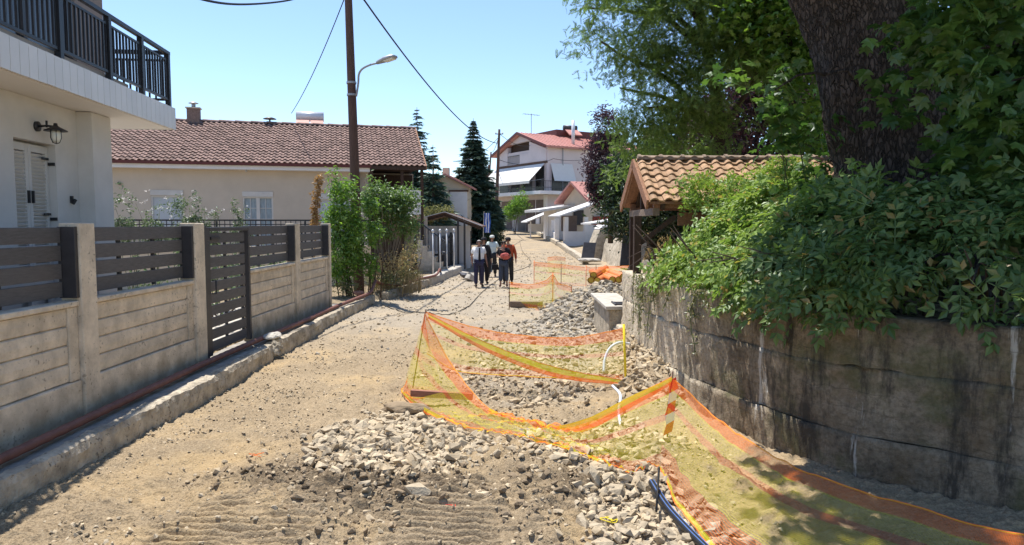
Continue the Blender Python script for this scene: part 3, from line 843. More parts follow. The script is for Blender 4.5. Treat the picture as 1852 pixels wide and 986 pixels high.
# veranda
MB().box(-2.35, .0, -.05, .06, 4.60, 4.74).build("veranda_beam", "dark_wood", mh)
for x_ in (-2.28, -1.0, -.15):
    MB().box(x_ - .06, x_ + .06, .06, .18, .2, 4.60).build("veranda_post", "dark_wood", mh)
MB().box(-2.2, -.1, .08, .2, 2.7, 3.75).build("veranda_parapet", "far_white", mh)
MB().box(-2.35, -.05, .24, 2.6, 2.5, 2.68).build("veranda_floor", "concrete", mh)
MB().box(-2.2, -.3, 2.52, 2.59, 3.2, 4.55).build("veranda_blind", "dark_wood", mh)
MB().box(-2.9, -2.8, .3, .54, 3.3, 4.5).build("rafter_bracket", "dark_wood", mh)
MB().box(-.22, .1, .3, 2.0, .2, 2.6).build("stair_wall", "beige_wall", mh)
# things on the roof
def onroof(px, py): 
    return None
c = MB(); c.box(-.26, .26, -.2, .2, -.4, .42); ch = thing("chimney", "brown brick chimney with metal cowl on the tiled ridge", "chimney", at(347, 213, 31.3) + Vector((0, .2, 0)), TH)
c.build("stack", "chimney_brick", ch)
MB().box(-.31, .31, -.25, .25, .42, .47).build("cap_slab", "concrete", ch)
cw = MB(); cw.lathe([(.09, .47), (.09, .62), (.07, .63)], n=12); cw.build("flue", "grey_metal", ch, True)
MB().lathe([(.22, .66), (.20, .68), (.05, .74), (.01, .75)], n=14).build("cowl", "grey_metal", ch, True)
v_ = thing("roof_vent", "small mushroom vent pipe on the tiled ridge", "vent", at(488, 222, 32.3), TH)
MB().cyl((0, 0, -.2), (0, 0, .18), .04).build("pipe", "dark_metal", v_); MB().lathe([(.30, .16), (.29, .18), (.10, .25), (.01, .26)], n=14).build("hood", "dark_metal", v_, True)

def solar_heater(loc, rz, s, label, tank_mat="pale_metal", tilt=35):
    t = thing("solar_heater", label, "water heater", loc, rz)
    MB().cyl((-.65 * s, 0, .42 * s), (.65 * s, 0, .42 * s), .24 * s, n=20).build("tank", tank_mat, t, True)
    for k in (-1, 1):
        MB().box(k * .33 * s - .3 * s, k * .33 * s + .3 * s, -1.1 * s, -1.04 * s, 0, .01).build("panel", "glass", t) if False else None
        pm = MB(); a = R(tilt)
        q = [(k * .33 * s - .3 * s, -.25 * s, .25 * s), (k * .33 * s + .3 * s, -.25 * s, .25 * s), (k * .33 * s + .3 * s, -1.3 * s, -.35 * s), (k * .33 * s - .3 * s, -1.3 * s, -.35 * s)]
        qd = [(x_, y_ + .03, z_ - .08 * s) for x_, y_, z_ in q]
        pm.add(q + qd, [(0, 1, 2, 3), (7, 6, 5, 4), (0, 4, 5, 1), (1, 5, 6, 2), (2, 6, 7, 3), (3, 7, 4, 0)]); pm.build("panel", "roof_sheet_red", t)
    for k in (-1, 1):
        MB().bar((k * .6 * s, .15 * s, -.4 * s), (k * .6 * s, 0, .42 * s), .04, .04).build("leg", "steel", t)
        MB().bar((k * .6 * s, .15 * s, .42 * s), (k * .6 * s, -1.2 * s, -.32 * s), .04, .04).build("rail", "steel", t)
    return t
sh_ = solar_heater(at(551, 221, 33.2) + Vector((0, .9, -.03)), TH, 1.0, "white solar water tank on the long tiled roof")

# yard railing in front of the house
yr = thing("yard_railing", "dark iron railing on a low wall before the beige house", "railing", (-3.72, 30, 0), TH)
MB().box(LX + 3, -2.6, -5.6, -5.4, .2, 1.55).build("low_wall", "cream_wall", yr)
MB().bar((LX + 3, -5.5, 2.42), (-2.6, -5.5, 2.42), .05, .05).build("top_rail", "black_metal", yr)
MB().bar((LX + 3, -5.5, 2.28), (-2.6, -5.5, 2.28), .03, .03).build("middle_rail", "black_metal", yr)
bm_ = MB().box(-.012, .012, -.012, .012, 1.55, 2.4).mesh("baluster"); bm_.materials.append(MATS["black_metal"])
x_ = LX + 3.1
while x_ < -2.6: link("baluster", bm_, None, yr, (x_, -5.5, 0)); x_ += .16
for x_ in (-13.2, -10.4, -7.6, -4.8): MB().box(x_ - .03, x_ + .03, -5.53, -5.47, 1.55, 2.39).build("post", "black_metal", yr)
# ------------------------------------------------------------------ poles, lamp, wires
def pole(name, label, base, top, r0, r1, m="pole_wood"):
    t = tag(MB().tube([Vector(base) + (Vector(top) - Vector(base)) * k / 12 for k in range(13)], [r0 + (r1 - r0) * k / 12 for k in range(13)], 12).build(name, m, None, True), label, "utility pole", "wooden poles up the street")
    return t
B1 = Vector((-4.62, 20.8, .1)); T1 = at(628, -60, 20.8)
pole("utility_pole", "tall brown wooden pole carrying the street lamp", B1, T1, .165, .105)
def on_pole(py):
    z = at(640, py, 20.8).z; k = (z - B1.z) / (T1.z - B1.z); return B1 + (T1 - B1) * k
sl_ = thing("street_lamp", "grey street lamp on a bent arm fixed to the wooden pole", "street lamp", on_pole(175))
o0 = on_pole(175)
pa = [o0 + Vector((.14, -.05, 0)), at(648, 150, 20.7), at(649, 135, 20.65), at(655, 125, 20.6), at(668, 118, 20.5), at(683, 114, 20.4)]
MB().tube([p - o0 for p in catmull(pa, 20)] if False else [Vector(p) - o0 for p in catmull(pa, 20)], .03, 8).build("arm", "grey_metal", sl_, True)
for py in (172, 150): 
    p = on_pole(py) - o0; MB().lathe([(.135, -.03), (.15, -.03), (.15, .03), (.135, .03)], p, 14).build("clamp", "grey_metal", sl_)
h0 = at(681, 115, 20.4) - o0; h1 = at(716, 103, 20.1) - o0
hd = MB(); d = (h1 - h0); n_ = Vector((0, 0, 1)); s_ = d.cross(n_).normalized()
sec = [(0, .05, .05), (.15, .09, .07), (.45, .15, .085), (.85, .15, .08), (1, .09, .04)]
vs = []
for k, wd, th in sec:
    c_ = h0 + d * k
    vs += [c_ - s_ * wd, c_ - s_ * wd * .7 + n_ * th, c_ + s_ * wd * .7 + n_ * th, c_ + s_ * wd, c_ + s_ * wd * .8 - n_ * .02, c_ - s_ * wd * .8 - n_ * .02]
fs = [(i * 6 + k, i * 6 + (k + 1) % 6, i * 6 + 6 + (k + 1) % 6, i * 6 + 6 + k) for i in range(4) for k in range(6)] + [tuple(range(5, -1, -1)), tuple(range(24, 30))]
hd.add(vs, fs); hd.build("lamp_head", "grey_metal", sl_, True)
le = MB(); c0 = h0 + d * .45; c1 = h0 + d * .92
le.bar(c0 - n_ * .03, c1 - n_ * .03, .2, .025, n_); le.build("lens", "lamp_glass", sl_)

P2B = Vector((-1.46, 60, .8)); P2T = at(903, 234, 60)
pole("utility_pole", "dark wooden pole with a box, standing at the roadside uphill of the people", P2B, P2T, .19, .10, "pole_wood")
bx = thing("pole_box", "weathered box fixed on the far wooden pole", "meter box", at(901, 387, 60) + Vector((0, -.25, 0)))
MB().box(-.3, .3, -.12, .12, -.55, .55).build("case", "dark_wood", bx, bevel=.02); MB().box(-.34, .34, -.15, .15, .552, .62).build("lid", "rust_brown", bx)
MB().box(-.26, .26, -.15, -.122, -.5, .5).build("door", "rust_brown", bx)
cr_ = thing("pole_bracket", "iron bracket with insulators at the far pole top", "bracket", P2T)
MB().bar((-.35, 0, -.4), (.35, 0, -.4), .05, .07).build("crossbar", "dark_metal", cr_)
for k in (-.3, .3): MB().lathe([(.03, -.37), (.06, -.34), (.06, -.28), (.03, -.24)], (k, 0, 0), 10).build("insulator", "far_white", cr_, True)
P3B = Vector((-3.2, 84, 1.6)); P3T = at(888, 275, 84)
pole("utility_pole", "thin far pole seen just left of the box pole", P3B, P3T, .13, .09)
P4B = Vector((-4.3, 100, 2.6)); P4T = at(884, 298, 100)
pole("utility_pole", "shortest and farthest pole at the bend of the road", P4B, P4T, .13, .09)

def wire(a, b, sag, r, label, name="overhead_wire"):
    a = Vector(a); b = Vector(b); pts = []
    for i in range(33):
        t = i / 32; pts.append(a.lerp(b, t) - Vector((0, 0, 4 * sag * t * (1 - t))))
    return tag(MB().tube(pts, r, 6).build(name, "cable_black", None, True), label, "cable", "overhead cables")
PT = on_pole(-40)
wire(PT + Vector((.1, 0, -.1)), P2T - Vector((0, 0, 1.2)), 1.1, .030, "thick cable sweeping from the lamp pole to the far pole")
wire(on_pole(-5) + Vector((-.1, 0, 0)), at(527, 205, 32.5), .25, .016, "thin cable dropping from the lamp pole to the tiled roof")
tag(MB().tube(catmull([on_pole(-45), at(560, -14, 18.8), at(520, 1, 17.5), at(440, 8, 15), at(370, 0, 13), at(300, -28, 11.6), at(215, -90, 10.4)], 60).tolist(), .024, 6).build("overhead_wire", "cable_black", None, True), "slack cable from the lamp pole towards the balcony house", "cable", "overhead cables")
wire(P2T - Vector((0, 0, .4)), P3T, .5, .03, "cable between the far box pole and the thin pole")
wire(P2T - Vector((0, 0, .6)), at(820, 292, 46), .5, .022, "cable from the far pole to the spruce garden")
wire(P2T - Vector((0, 0, .35)), at(965, 262, 71), .5, .022, "cable from the far pole to the pink roofed house")
wire(P2T - Vector((0, 0, 2.6)), at(1001, 287, 66.5), .5, .022, "lower cable from the far pole to the house corner")
wire(at(1001, 287, 66.4), at(1110, 272, 66), .5, .022, "cable along the lavender side wall")
# loose cable lying on the road
lc = []
for px, d_ in ((690, 19.2), (720, 18.2), (770, 17.6), (830, 17.9), (880, 24.5), (915, 30), (960, 36), (945, 45), (940, 55)):
    x_ = (px - 926) / FPX * d_; lc.append((x_, d_, gz(x_, d_) + .03))
lcp = catmull(lc, 160); lcp = [(p[0], p[1], gz(p[0], p[1]) + .022) for p in lcp]
tag(MB().tube(lcp, .011, 6).build("ground_cable", "cable_black", None, True), "dark cable lying loose across the dirt road", "cable")

# ------------------------------------------------------------------ gate, steps and shelter beside the tiled house
lean = thing("carport_roof", "low brown carport roof beside the tiled house", "carport", (-3.25, 32, 0))
rs = MB(); rp = [(-1.15, 2.45), (.15, 2.76), (1.85, 2.13), (1.85, 2.19), (.15, 2.83), (-1.15, 2.51)]
rs.prism(rp, 0, 5.5, 'y'); rs.build("roof_sheet", "rust_brown", lean)
MB().prism([(-1.15, 2.515), (.15, 2.835), (1.85, 2.195), (1.88, 2.225), (.15, 2.865), (-1.15, 2.545)], -.03, .06, 'y').build("verge_trim", "far_white", lean)
for x_, z_ in ((.75, 2.5), (1.05, 2.38)): MB().box(x_ - .045, x_ + .045, .05, .14, .2, z_).build("post", "dark_metal", lean)
MB().bar((-1.1, .1, 2.40), (.15, .1, 2.71), .08, .10).build("rafter", "dark_wood", lean); MB().bar((.15, .1, 2.70), (1.8, .1, 2.08), .08, .10).build("rafter", "dark_wood", lean)
MB().box(-1.15, 1.25, .9, 1.1, .2, 2.2).build("back_wall", "far_white", lean)
st = thing("stair_railing", "black stair handrail descending beside the stair wall", "railing", (-4.05, 29.4, 0))
st_n = 9
MB().bar((0, .6, 2.42), (1.2, 0, 1.55), .05, .05).build("handrail", "black_metal", st)
bb = MB().box(-.014, .014, -.014, .014, -.85, 0).mesh("baluster"); bb.materials.append(MATS["black_metal"])
for k in range(st_n):
    t = k / (st_n - 1); link("baluster", bb, None, st, (1.2 * t, .6 - .6 * t, 2.42 - .87 * t))
stp = thing("garden_steps", "concrete steps under the black handrail", "steps", (-4.05, 29.7, 0))
for k in range(6): MB().box(.2 * k, .2 * k + .22 if k == 5 else .2 * k + .2, 0, 1.0, .15, 1.6 - .24 * k).build("step", "concrete", stp)

fpm = MB(); fpm.cyl((0, 0, 0), (0, 0, 1.75), .034, .03, 10); fpm.lathe([(.03, 1.75), (.05, 1.79), (.058, 1.84), (.04, 1.88), (.01, 1.91)], n=10)
fp = fpm.mesh("steel_post", True); fp.materials.append(MATS["pale_metal"])
for i, (px, d_) in enumerate(((783, 27.8), (796, 28.7), (808, 29.8), (821, 30.8))):
    x_ = (px - 926) / FPX * d_
    tag(link("steel_post", fp, None, None, (x_, d_, .18)), ["nearest pale steel post behind the kerb, farthest from the people", "second pale steel post counted from the dry bush", "third pale steel post counted from the dry bush", "pale steel post nearest the iron fence and the people"][i], "post", "pale steel posts before the stairs")
# iron fence with spear points running along the road
ifc = thing("iron_fence", "black iron fence with spear points behind the people", "fence", (-3.2, 28.6, .15))
pA = Vector((.05, 1.2, 0)); pB = Vector((.95, 9, .1))
N_ = 40
spm = MB(); spm.box(-.012, .012, -.012, .012, .1, 1.45); spm.lathe([(.012, 1.45), (.035, 1.5), (.02, 1.56), (.002, 1.64)], n=6); spme = spm.mesh("picket"); spme.materials.append(MATS["black_metal"])
for k in range(N_): link("picket", spme, None, ifc, pA.lerp(pB, k / (N_ - 1)))
for z_ in (.22, .8, 1.3): MB().bar(pA + Vector((0, 0, z_)), pB + Vector((0, 0, z_)), .03, .04).build("rail", "black_metal", ifc)
for k in (0, .33, .66, 1): 
    p = pA.lerp(pB, k); MB().box(p.x - .05, p.x + .05, p.y - .05, p.y + .05, 0, 1.75).build("post", "black_metal", ifc)
MB().bar(pA + Vector((-.05, 0, .05)), pB + Vector((-.05, 0, .05)), .2, .25).build("base_wall", "far_white", ifc)
# cluttered terrace seen through the fence
ct = thing("terrace_counter", "dark counter with white top on the terrace below the stairs", "counter", (-3.5, 31.2, 0))
MB().box(-.9, .4, 0, .5, .2, .95).build("body", "dark_metal", ct); MB().box(-.95, .45, -.05, .55, .95, 1.05).build("worktop", "far_white", ct)
for x_ in (-.6, -.1): MB().box(x_ - .18, x_ + .18, -.02, -.004, .3, .85).build("door", "cream_wall", ct)
# flag hung limp by the spruce
fl = thing("flag", "limp blue and white striped flag on a pole by the spruce", "flag", (-1.9, 45, .5))
MB().cyl((0, 0, 0), (.08, 0, 2.6), .025, n=8).build("pole", "steel", fl)
for k in range(5):
    V = []; nn = 9
    for i in range(nn):
        for e in (0, 1):
            a = .02 + (k + e) * .085; V.append((.09 + a * .9 + .02 * math.sin(i * 1.1 + k), .05 * math.sin(i * .9 + (k + e) * 1.9), 2.5 - i * .16))
    b_ = MB(); b_.v = V; b_.f = [(2 * i, 2 * i + 1, 2 * i + 3, 2 * i + 2) for i in range(nn - 1)]
    b_.build("stripe", "flag_blue" if k % 2 == 0 else "flag_white", fl, True)

# ------------------------------------------------------------------ small cream house beyond
ch2 = thing("cream_house", "small cream gabled house left of the big spruce", "house", (-4.95, 50, .3), R(-4))
MB().prism([(0, 0), (2.0, 0), (2.0, 4.55), (.2, 5.4), (-1.6, 4.9), (-3, 4.1), (-3, 0)], 0, 6, 'y').build("wall", "cream_wall", ch2)
MB().box(.5, 1.75, -.06, -.004, .3, 4.3).build("shutter_panel", "far_white", ch2)
MB().prism([(-3.2, 4.0), (.2, 5.45), (2.3, 4.42), (2.3, 4.55), (.2, 5.6), (-3.2, 4.15)], -.35, 6.3, 'y').build("roof", "roof_sheet_red", ch2)
MB().box(.42, 1.83, -.09, -.004, 4.3, 4.42).build("lintel", "rust_brown", ch2)
MB().box(-.2, .25, 1, 1.5, 5.0, 6.1).build("chimney", "cream_wall", ch2)

# ------------------------------------------------------------------ three storey house uphill
bh = thing("three_storey_house", "three storey lavender house with white awnings and pink roof", "house", (3.43, 67, 1.15), R(31.5))
W_, D_ = 13.0, 9.5; Z1, Z2, Z3, ZE, ZA = 4.0, 7.0, 7.15, 8.55, 10.2
b = MB(); b.box(.01, W_, .01, D_ - .01, 0, ZE - .05); b.build("wall", "lavender_wall", bh)
MB().box(-.08, 0.006, 0, D_, Z2, Z2 + .22).build("floor_band", "rust_brown", bh)
# gable with a recessed loggia
gm = MB(); gy0, gy1 = 3.2, 7.4
gm.prism([(.2, 7.25), (gy0, 7.25), (gy0, ZE + .8), (.2, ZE - .15)], -.05, .4, 'x'); gm.prism([(gy1, 7.25), (D_ - .2, 7.25), (D_ - .2, ZE - .15), (gy1, ZE + .55)], -.05, .4, 'x')
gm.prism([(gy0, 9.45), (gy1, 9.35), (D_ / 2, ZA - .1)], -.05, .4, 'x'); gm.prism([(gy0, 7.25), (5.0, 7.25), (5.0, 8.2), (gy0, 8.2)], -.05, .4, 'x')
gm.build("gable_wall", "lavender_wall", bh)
MB().prism([(gy0, 7.25), (gy1, 7.25), (gy1, 9.3), (D_ / 2, 9.8), (gy0, 9.4)], .45, .5, 'x').build("loggia_back", "dark_wood", bh)
gr = MB(); gr.bar((-.02, 5.02, 8.15), (-.02, gy1 - .02, 8.15), .05, .05)
for k in range(12): gr.bar((-.02, 5.1 + k * .2, 7.3), (-.02, 5.1 + k * .2, 8.15), .025, .025, (1, 0, 0))
gr.build("loggia_railing", "black_metal", bh)
rf = MB(); rf.prism([(-.5, ZE - .12), (D_ / 2, ZA), (D_ + .5, ZE - .3), (D_ + .5, ZE - .08), (D_ / 2, ZA + .2), (-.5, ZE + .08)], -.55, W_ + .5, 'x'); roof = rf.build("roof", "roof_sheet_red", bh)
rb = MB()
for k in range(28): 
    x_ = -.5 + k * .5; rb.bar((x_, -.52, ZE + .09), (x_, D_ / 2, ZA + .22), .06, .05)
rb.build("roof_ribs", "roof_sheet_red", roof)
MB().prism([(-.53, ZE - .15), (D_ / 2, ZA - .03), (D_ / 2, ZA + .22), (-.53, ZE + .1)], -.62, -.555, 'x').build("barge_board", "gutter_red", bh)
MB().prism([(D_ + .53, ZE - .33), (D_ / 2, ZA - .03), (D_ / 2, ZA + .22), (D_ + .53, ZE - .05)], -.62, -.555, 'x').build("barge_board", "gutter_red", bh)
MB().box(4, W_ + .5, D_ / 2 - .5, D_ / 2 + 4, ZA + .1, ZA + .75).build("rear_roof", "gutter_red", bh)
MB().cyl((3.6, .8, ZE + .2), (3.6, .8, ZA + 1.2), .17, n=12).build("flue", "pale_metal", bh, True)
# balcony, columns, garage fronts
MB().box(-1.7, -.01, -.4, D_ + .6, Z1 - .05, Z1 + .28).build("balcony", "far_white", bh)
MB().box(-1.72, 3.2, -1.3, -.01, Z1 - .05, Z1 + .27).build("balcony", "far_white", bh)
br_ = MB(); 
for z_ in (Z1 + .6, Z1 + 1.2): br_.bar((-1.6, -.3, z_), (-1.6, D_ + .5, z_), .05, .05); br_.bar((-1.6, -1.2, z_), (3.1, -1.2, z_), .05, .05)
for k in range(60): br_.bar((-1.6, -.3 + k * .17, Z1 + .28), (-1.6, -.3 + k * .17, Z1 + 1.2), .03, .03, (1, 0, 0))
for k in range(27): br_.bar((-1.55 + k * .17, -1.2, Z1 + .28), (-1.55 + k * .17, -1.2, Z1 + 1.2), .03, .03, (1, 0, 0))
br_.build("balcony_railing", "dark_metal", bh)
MB().box(-.06, 0, .6, D_ - .5, Z1 + .35, Z2 - .25).build("window_band", "dark_glass", bh)
for y_ in (2.3, 4.6, 6.9): MB().box(-.12, -.062, y_ - .25, y_ + .25, Z1 + .3, Z2 - .1).build("pilaster", "lavender_wall", bh)
MB().box(.5, 2.4, -.05, .006, Z1 + .35, Z2 - .4).build("window", "dark_glass", bh)
def awning(y0, y1):
    a_ = MB(); q = [(-.12, y0, Z2 - .02), (-.12, y1, Z2 - .02), (-1.9, y1, Z2 - 1.75), (-1.9, y0, Z2 - 1.75)]
    a_.add(q + [(p[0], p[1], p[2] - .03) for p in q], [(0, 1, 2, 3), (7, 6, 5, 4), (0, 4, 5, 1), (1, 5, 6, 2), (2, 6, 7, 3), (3, 7, 4, 0)])
    a_.box(-1.93, -1.88, y0, y1, Z2 - 2.0, Z2 - 1.74)
    a_.build("awning", "awning_white", bh)
    for y in (y0, y1): MB().bar((-.1, y, Z2 - 1.5), (-1.88, y, Z2 - 1.78), .03, .03).build("awning_arm", "grey_metal", bh)
awning(.35, 3.7); awning(3.75, 6.7); awning(6.75, 9.9)
a_ = MB(); q = [(.3, -.05, Z2 - .02), (2.9, -.05, Z2 - .02), (2.9, -.75, Z2 - 1.75), (.3, -.75, Z2 - 1.75)]
a_.add(q + [(p[0], p[1], p[2] - .03) for p in q], [(0, 1, 2, 3), (7, 6, 5, 4), (0, 4, 5, 1), (1, 5, 6, 2), (2, 6, 7, 3), (3, 7, 4, 0)]); a_.build("awning", "awning_white", bh)
MB().box(-1.0, -.01, 3.9, 4.9, 0, Z1 - .06).build("column", "grey_wall", bh)
for y0, y1 in ((.5, 1.9), (2.2, 3.7), (5.6, 8.6)):
    MB().box(-.08, 0, y0, y1, .3, Z1 - .5).build("garage_shutter", "brown_shutter", bh)
MB().box(-.2, .0, 0, .4, 0, Z1 - .06).build("column", "far_white", bh); MB().box(-.2, 0, 5.0, 5.5, 0, Z1 - .06).build("column", "far_white", bh)
an = MB(); an.cyl((1.2, D_ / 2, ZA), (1.2, D_ / 2, ZA + 2.2), .035, n=6); an.bar((.2, D_ / 2, ZA + 2.1), (2.2, D_ / 2, ZA + 2.1), .04, .04)
for k in range(6): an.bar((.3 + k * .36, D_ / 2 - .3, ZA + 2.1), (.3 + k * .36, D_ / 2 + .3, ZA + 2.1), .02, .02)
an.build("aerial", "grey_metal", bh)
MB().cyl((1.75, -.08, .4), (1.75, -.08, ZE), .05, n=8).build("drainpipe", "grey_metal", bh)
solar_heater(at(1031, 240, 74), R(20), 1.15, "solar water tank above the pink roof", "dark_metal")

# small red roofed house in front of it
rh = thing("red_roof_house", "small cream house with bright red gable roof", "house", (6.35, 55, 1.0), R(28))
W2, D2 = 6.5, 4.2
MB().prism([(0, 0), (D2, 0), (D2, 3.1), (D2 / 2, 4.55), (0, 3.1)], 0, W2, 'x').build("wall", "cream_wall", rh)
MB().prism([(-.45, 2.95), (D2 / 2, 4.55), (D2 + .45, 2.95), (D2 + .45, 3.12), (D2 / 2, 4.75), (-.45, 3.12)], -.7, W2 + .4, 'x').build("roof", "roof_sheet_red", rh)
MB().box(-.08, 0, 1.2, 2.6, 1.2, 2.4).build("window", "dark_glass", rh)
MB().box(.6, 3.0, -1.0, -.02, 1.9, 2.0).build("balcony", "far_white", rh)
rr_ = MB()
for k in range(12): rr_.bar((.65 + k * .2, -.95, 2.0), (.65 + k * .2, -.95, 2.8), .03, .03, (1, 0, 0))
rr_.bar((.6, -.95, 2.8), (3.0, -.95, 2.8), .04, .04); rr_.build("balcony_railing", "grey_metal", rh)
MB().box(.05, 3.4, -1.1, -.005, -.6, 1.88).build("red_extension", "red_wall", rh)

# white sheds and gate pillars along the right kerb
shd = thing("white_shed", "white shed with a flat grey roof behind the far gate", "shed", (3.6, 57, 1.0), R(20))
MB().box(0, 4.3, 0, 2.6, 0, 2.55).build("wall", "far_white", shd)
MB().prism([(-1.6, 2.25), (4.5, 3.15), (4.5, 3.3), (-1.6, 2.45)], -.4, 3, 'y').build("roof", "corrugated", shd)
MB().box(1.2, 1.5, -.04, 0, 1.5, 1.75).build("vent", "dark_metal", shd)
ln = thing("porch_roof", "sloping white sheet roof over a dark gate opening", "porch", (1.3, 60, 1.1), R(12))
MB().prism([(0, 1.3), (2.6, 2.35), (2.6, 2.45), (0, 1.4)], 0, 2.4, 'y').build("roof", "corrugated", ln)
MB().box(.3, .4, .1, .2, -.2, 1.4).build("post", "far_white", ln); MB().box(2.3, 2.4, .1, .2, -.2, 2.3).build("post", "dark_metal", ln)
MB().box(.4, 2.3, 1.2, 1.3, .5, 1.2).build("panel", "far_white", ln)
kb = thing("white_kiosk", "small white porch with slanted sheet roof and open windows", "porch", (3.75, 49.5, .7), R(14))
for x_ in (0, 1.5): MB().box(x_, x_ + .3, 0, .3, 0, 2.1).build("pillar", "far_white", kb)
MB().box(.3, 1.5, .02, .28, 0, 1.05).build("low_wall", "far_white", kb); MB().box(1.8, 3.2, .05, .3, 0, 1.5).build("side_wall", "far_white", kb)
MB().box(.3, 1.5, 1.6, 1.7, 1.05, 2.2).build("dark_screen", "brown_shutter", kb)
MB().prism([(-.5, 2.1), (3.4, 3.4), (3.4, 3.5), (-.5, 2.2)], -.4, 2.4, 'y').build("roof", "corrugated", kb)
gw = thing("gate_wall", "white garden wall with square pillars along the right kerb", "wall", (0, 0, 0))
gp = [(2.45, 66), (2.8, 63), (3.05, 60.5), (3.2, 58.5), (3.35, 56.5), (3.5, 54)]
for i, (x_, y_) in enumerate(gp):
    zb = float(prof(np.array(y_))) + .15
    MB().box(x_ - .16, x_ + .16, y_ - .16, y_ + .16, zb - .3, zb + (1.75 if i % 2 else 1.55)).build("pillar", "far_white", gw)
    if i < len(gp) - 1 and i not in (3,):
        q = gp[i + 1]; zc = float(prof(np.array(q[1]))) + .15
        MB().bar((x_, y_, zb + .25), (q[0], q[1], zc + .25), .14, .7).build("low_wall", "far_white", gw)
        if i in (1, 2): MB().bar((x_ + .1, y_, zb + .95), (q[0] + .1, q[1], zc + .95), .05, .5).build("screen", "dark_metal", gw)
fw = thing("stone_fence", "low wire topped wall below the bright tree uphill", "fence", (0, 0, 0))
MB().bar((1.1, 88, 2.6), (2.3, 68, 1.6), .2, 1.2).build("low_wall", "concrete_pale", fw)
for t in np.linspace(0, 1, 6): MB().box(1.1 + 1.2 * t - .05, 1.1 + 1.2 * t + .05, 88 - 20 * t - .05, 88 - 20 * t + .05, 3.0 - 1.0 * t, 4.0 - 1.0 * t).build("post", "grey_metal", fw)

# concrete block, leaning slabs and rough bank wall on the right
cbk = thing("concrete_block", "big stained concrete block with whitish top beside the road", "block", (4.6, 38.5, .25), R(10))
MB().prism([(-.35, 0), (1.7, 0), (1.6, 1.65), (.3, 1.72)], 0, 1.2, 'y').build("body", "kerb_concrete", cbk, bevel=.05)
MB().prism([(.28, 1.73), (1.62, 1.66), (1.5, 1.95), (.45, 2.0)], -.03, 1.2, 'y').build("cap", "far_white", cbk, bevel=.08)
mat("slab_dark", (.10, .10, .11), .7, .3, 3)
s1 = MB(); s1.prism([(0, 0), (.68, .0), (.86, .92), (.2, .95)], -.05, .05, 'y'); o = s1.build("leaning_slab", "slab_dark", None, bevel=.01); o.location = (3.62, 36.2, .42); o.rotation_euler = (R(-18), 0, R(6))
tag(o, "dark square slab leaning against the concrete block", "slab")
s1 = MB(); s1.prism([(0, 0), (.6, 0), (.75, 1.35), (.18, 1.35)], -.06, .06, 'y'); o = s1.build("leaning_slab", "slab_dark", None, bevel=.01); o.location = (4.75, 30.4, .45); o.rotation_euler = (R(-10), 0, R(4))
tag(o, "dark tall slab leaning on the dry bank beside the shelter post", "slab")
tag(lump("base_stone", (3.95, 35.8, .42), (.62, .3, .12), "concrete_pale", 17), "flat pale stone under the leaning dark slab", "stone")
bw = MB(); nseg = 24; V = []
for i in range(nseg):
    t = i / (nseg - 1); x_ = 4.9 + .6 * t; y_ = 38.3 - 8.5 * t
    for k in range(5):
        z_ = k * .33; n1 = float(fbm(np.array(y_ * 1.3), np.array(z_ * 2.5), 3, 51)) - .5
        V.append((x_ + .10 * k + n1 * .35, y_, .2 + z_ * 1.0 + n1 * .1))
bw.v = V; bw.f = [(i * 5 + k, (i + 1) * 5 + k, (i + 1) * 5 + k + 1, i * 5 + k + 1) for i in range(nseg - 1) for k in range(4)]
tag(bw.build("bank_wall", "kerb_concrete", None, True), "rough crumbling wall face under the dry grass bank", "wall")
fs_ = thing("low_shed", "low dark shed with a pale sheet roof behind the grass bank", "shed", (6.2, 45, 1.2), R(8))
MB().box(0, 4.4, 0, 2, -.5, 1.35).build("wall", "rust_brown", fs_); MB().prism([(-1.2, 1.05), (4.6, 1.95), (4.6, 2.05), (-1.2, 1.15)], -.4, 2.4, 'y').build("roof", "corrugated", fs_)
for k in range(8): MB().box(.2 + k * .5, .6 + k * .5, -.05, -.004, -.4, 1.2).build("board", "dark_wood", fs_)
# pale houses further up on the left
for i, (x_, y_, z_, w_, h_, lab) in enumerate(((-12.5, 92, 2.2, 7, 3.4, "far pale house with brown roof behind the big spruce"), (-6.6, 118, 4, 6, 5.4, "farthest pale house at the top of the road"))):
    f_ = thing("far_house", lab, "house", (x_, y_, z_), R(18))
    MB().box(0, w_, 0, 8, -1, h_).build("wall", "far_white", f_)
    MB().prism([(-.5, h_ - .1), (w_ / 2, h_ + 1.8), (w_ + .5, h_ - .1), (w_ + .5, h_ + .1), (w_ / 2, h_ + 2.0), (-.5, h_ + .1)], -.5, 8.5, 'y').build("roof", "roof_tile_red", f_)
    for k in range(2):
        for l_ in range(2):
            wv = MB().box(1 + k * 2.8, 2.2 + k * 2.8, -.06, -.004, .9 + l_ * 2.7, 2.2 + l_ * 2.7).build("window", "dark_glass", f_)
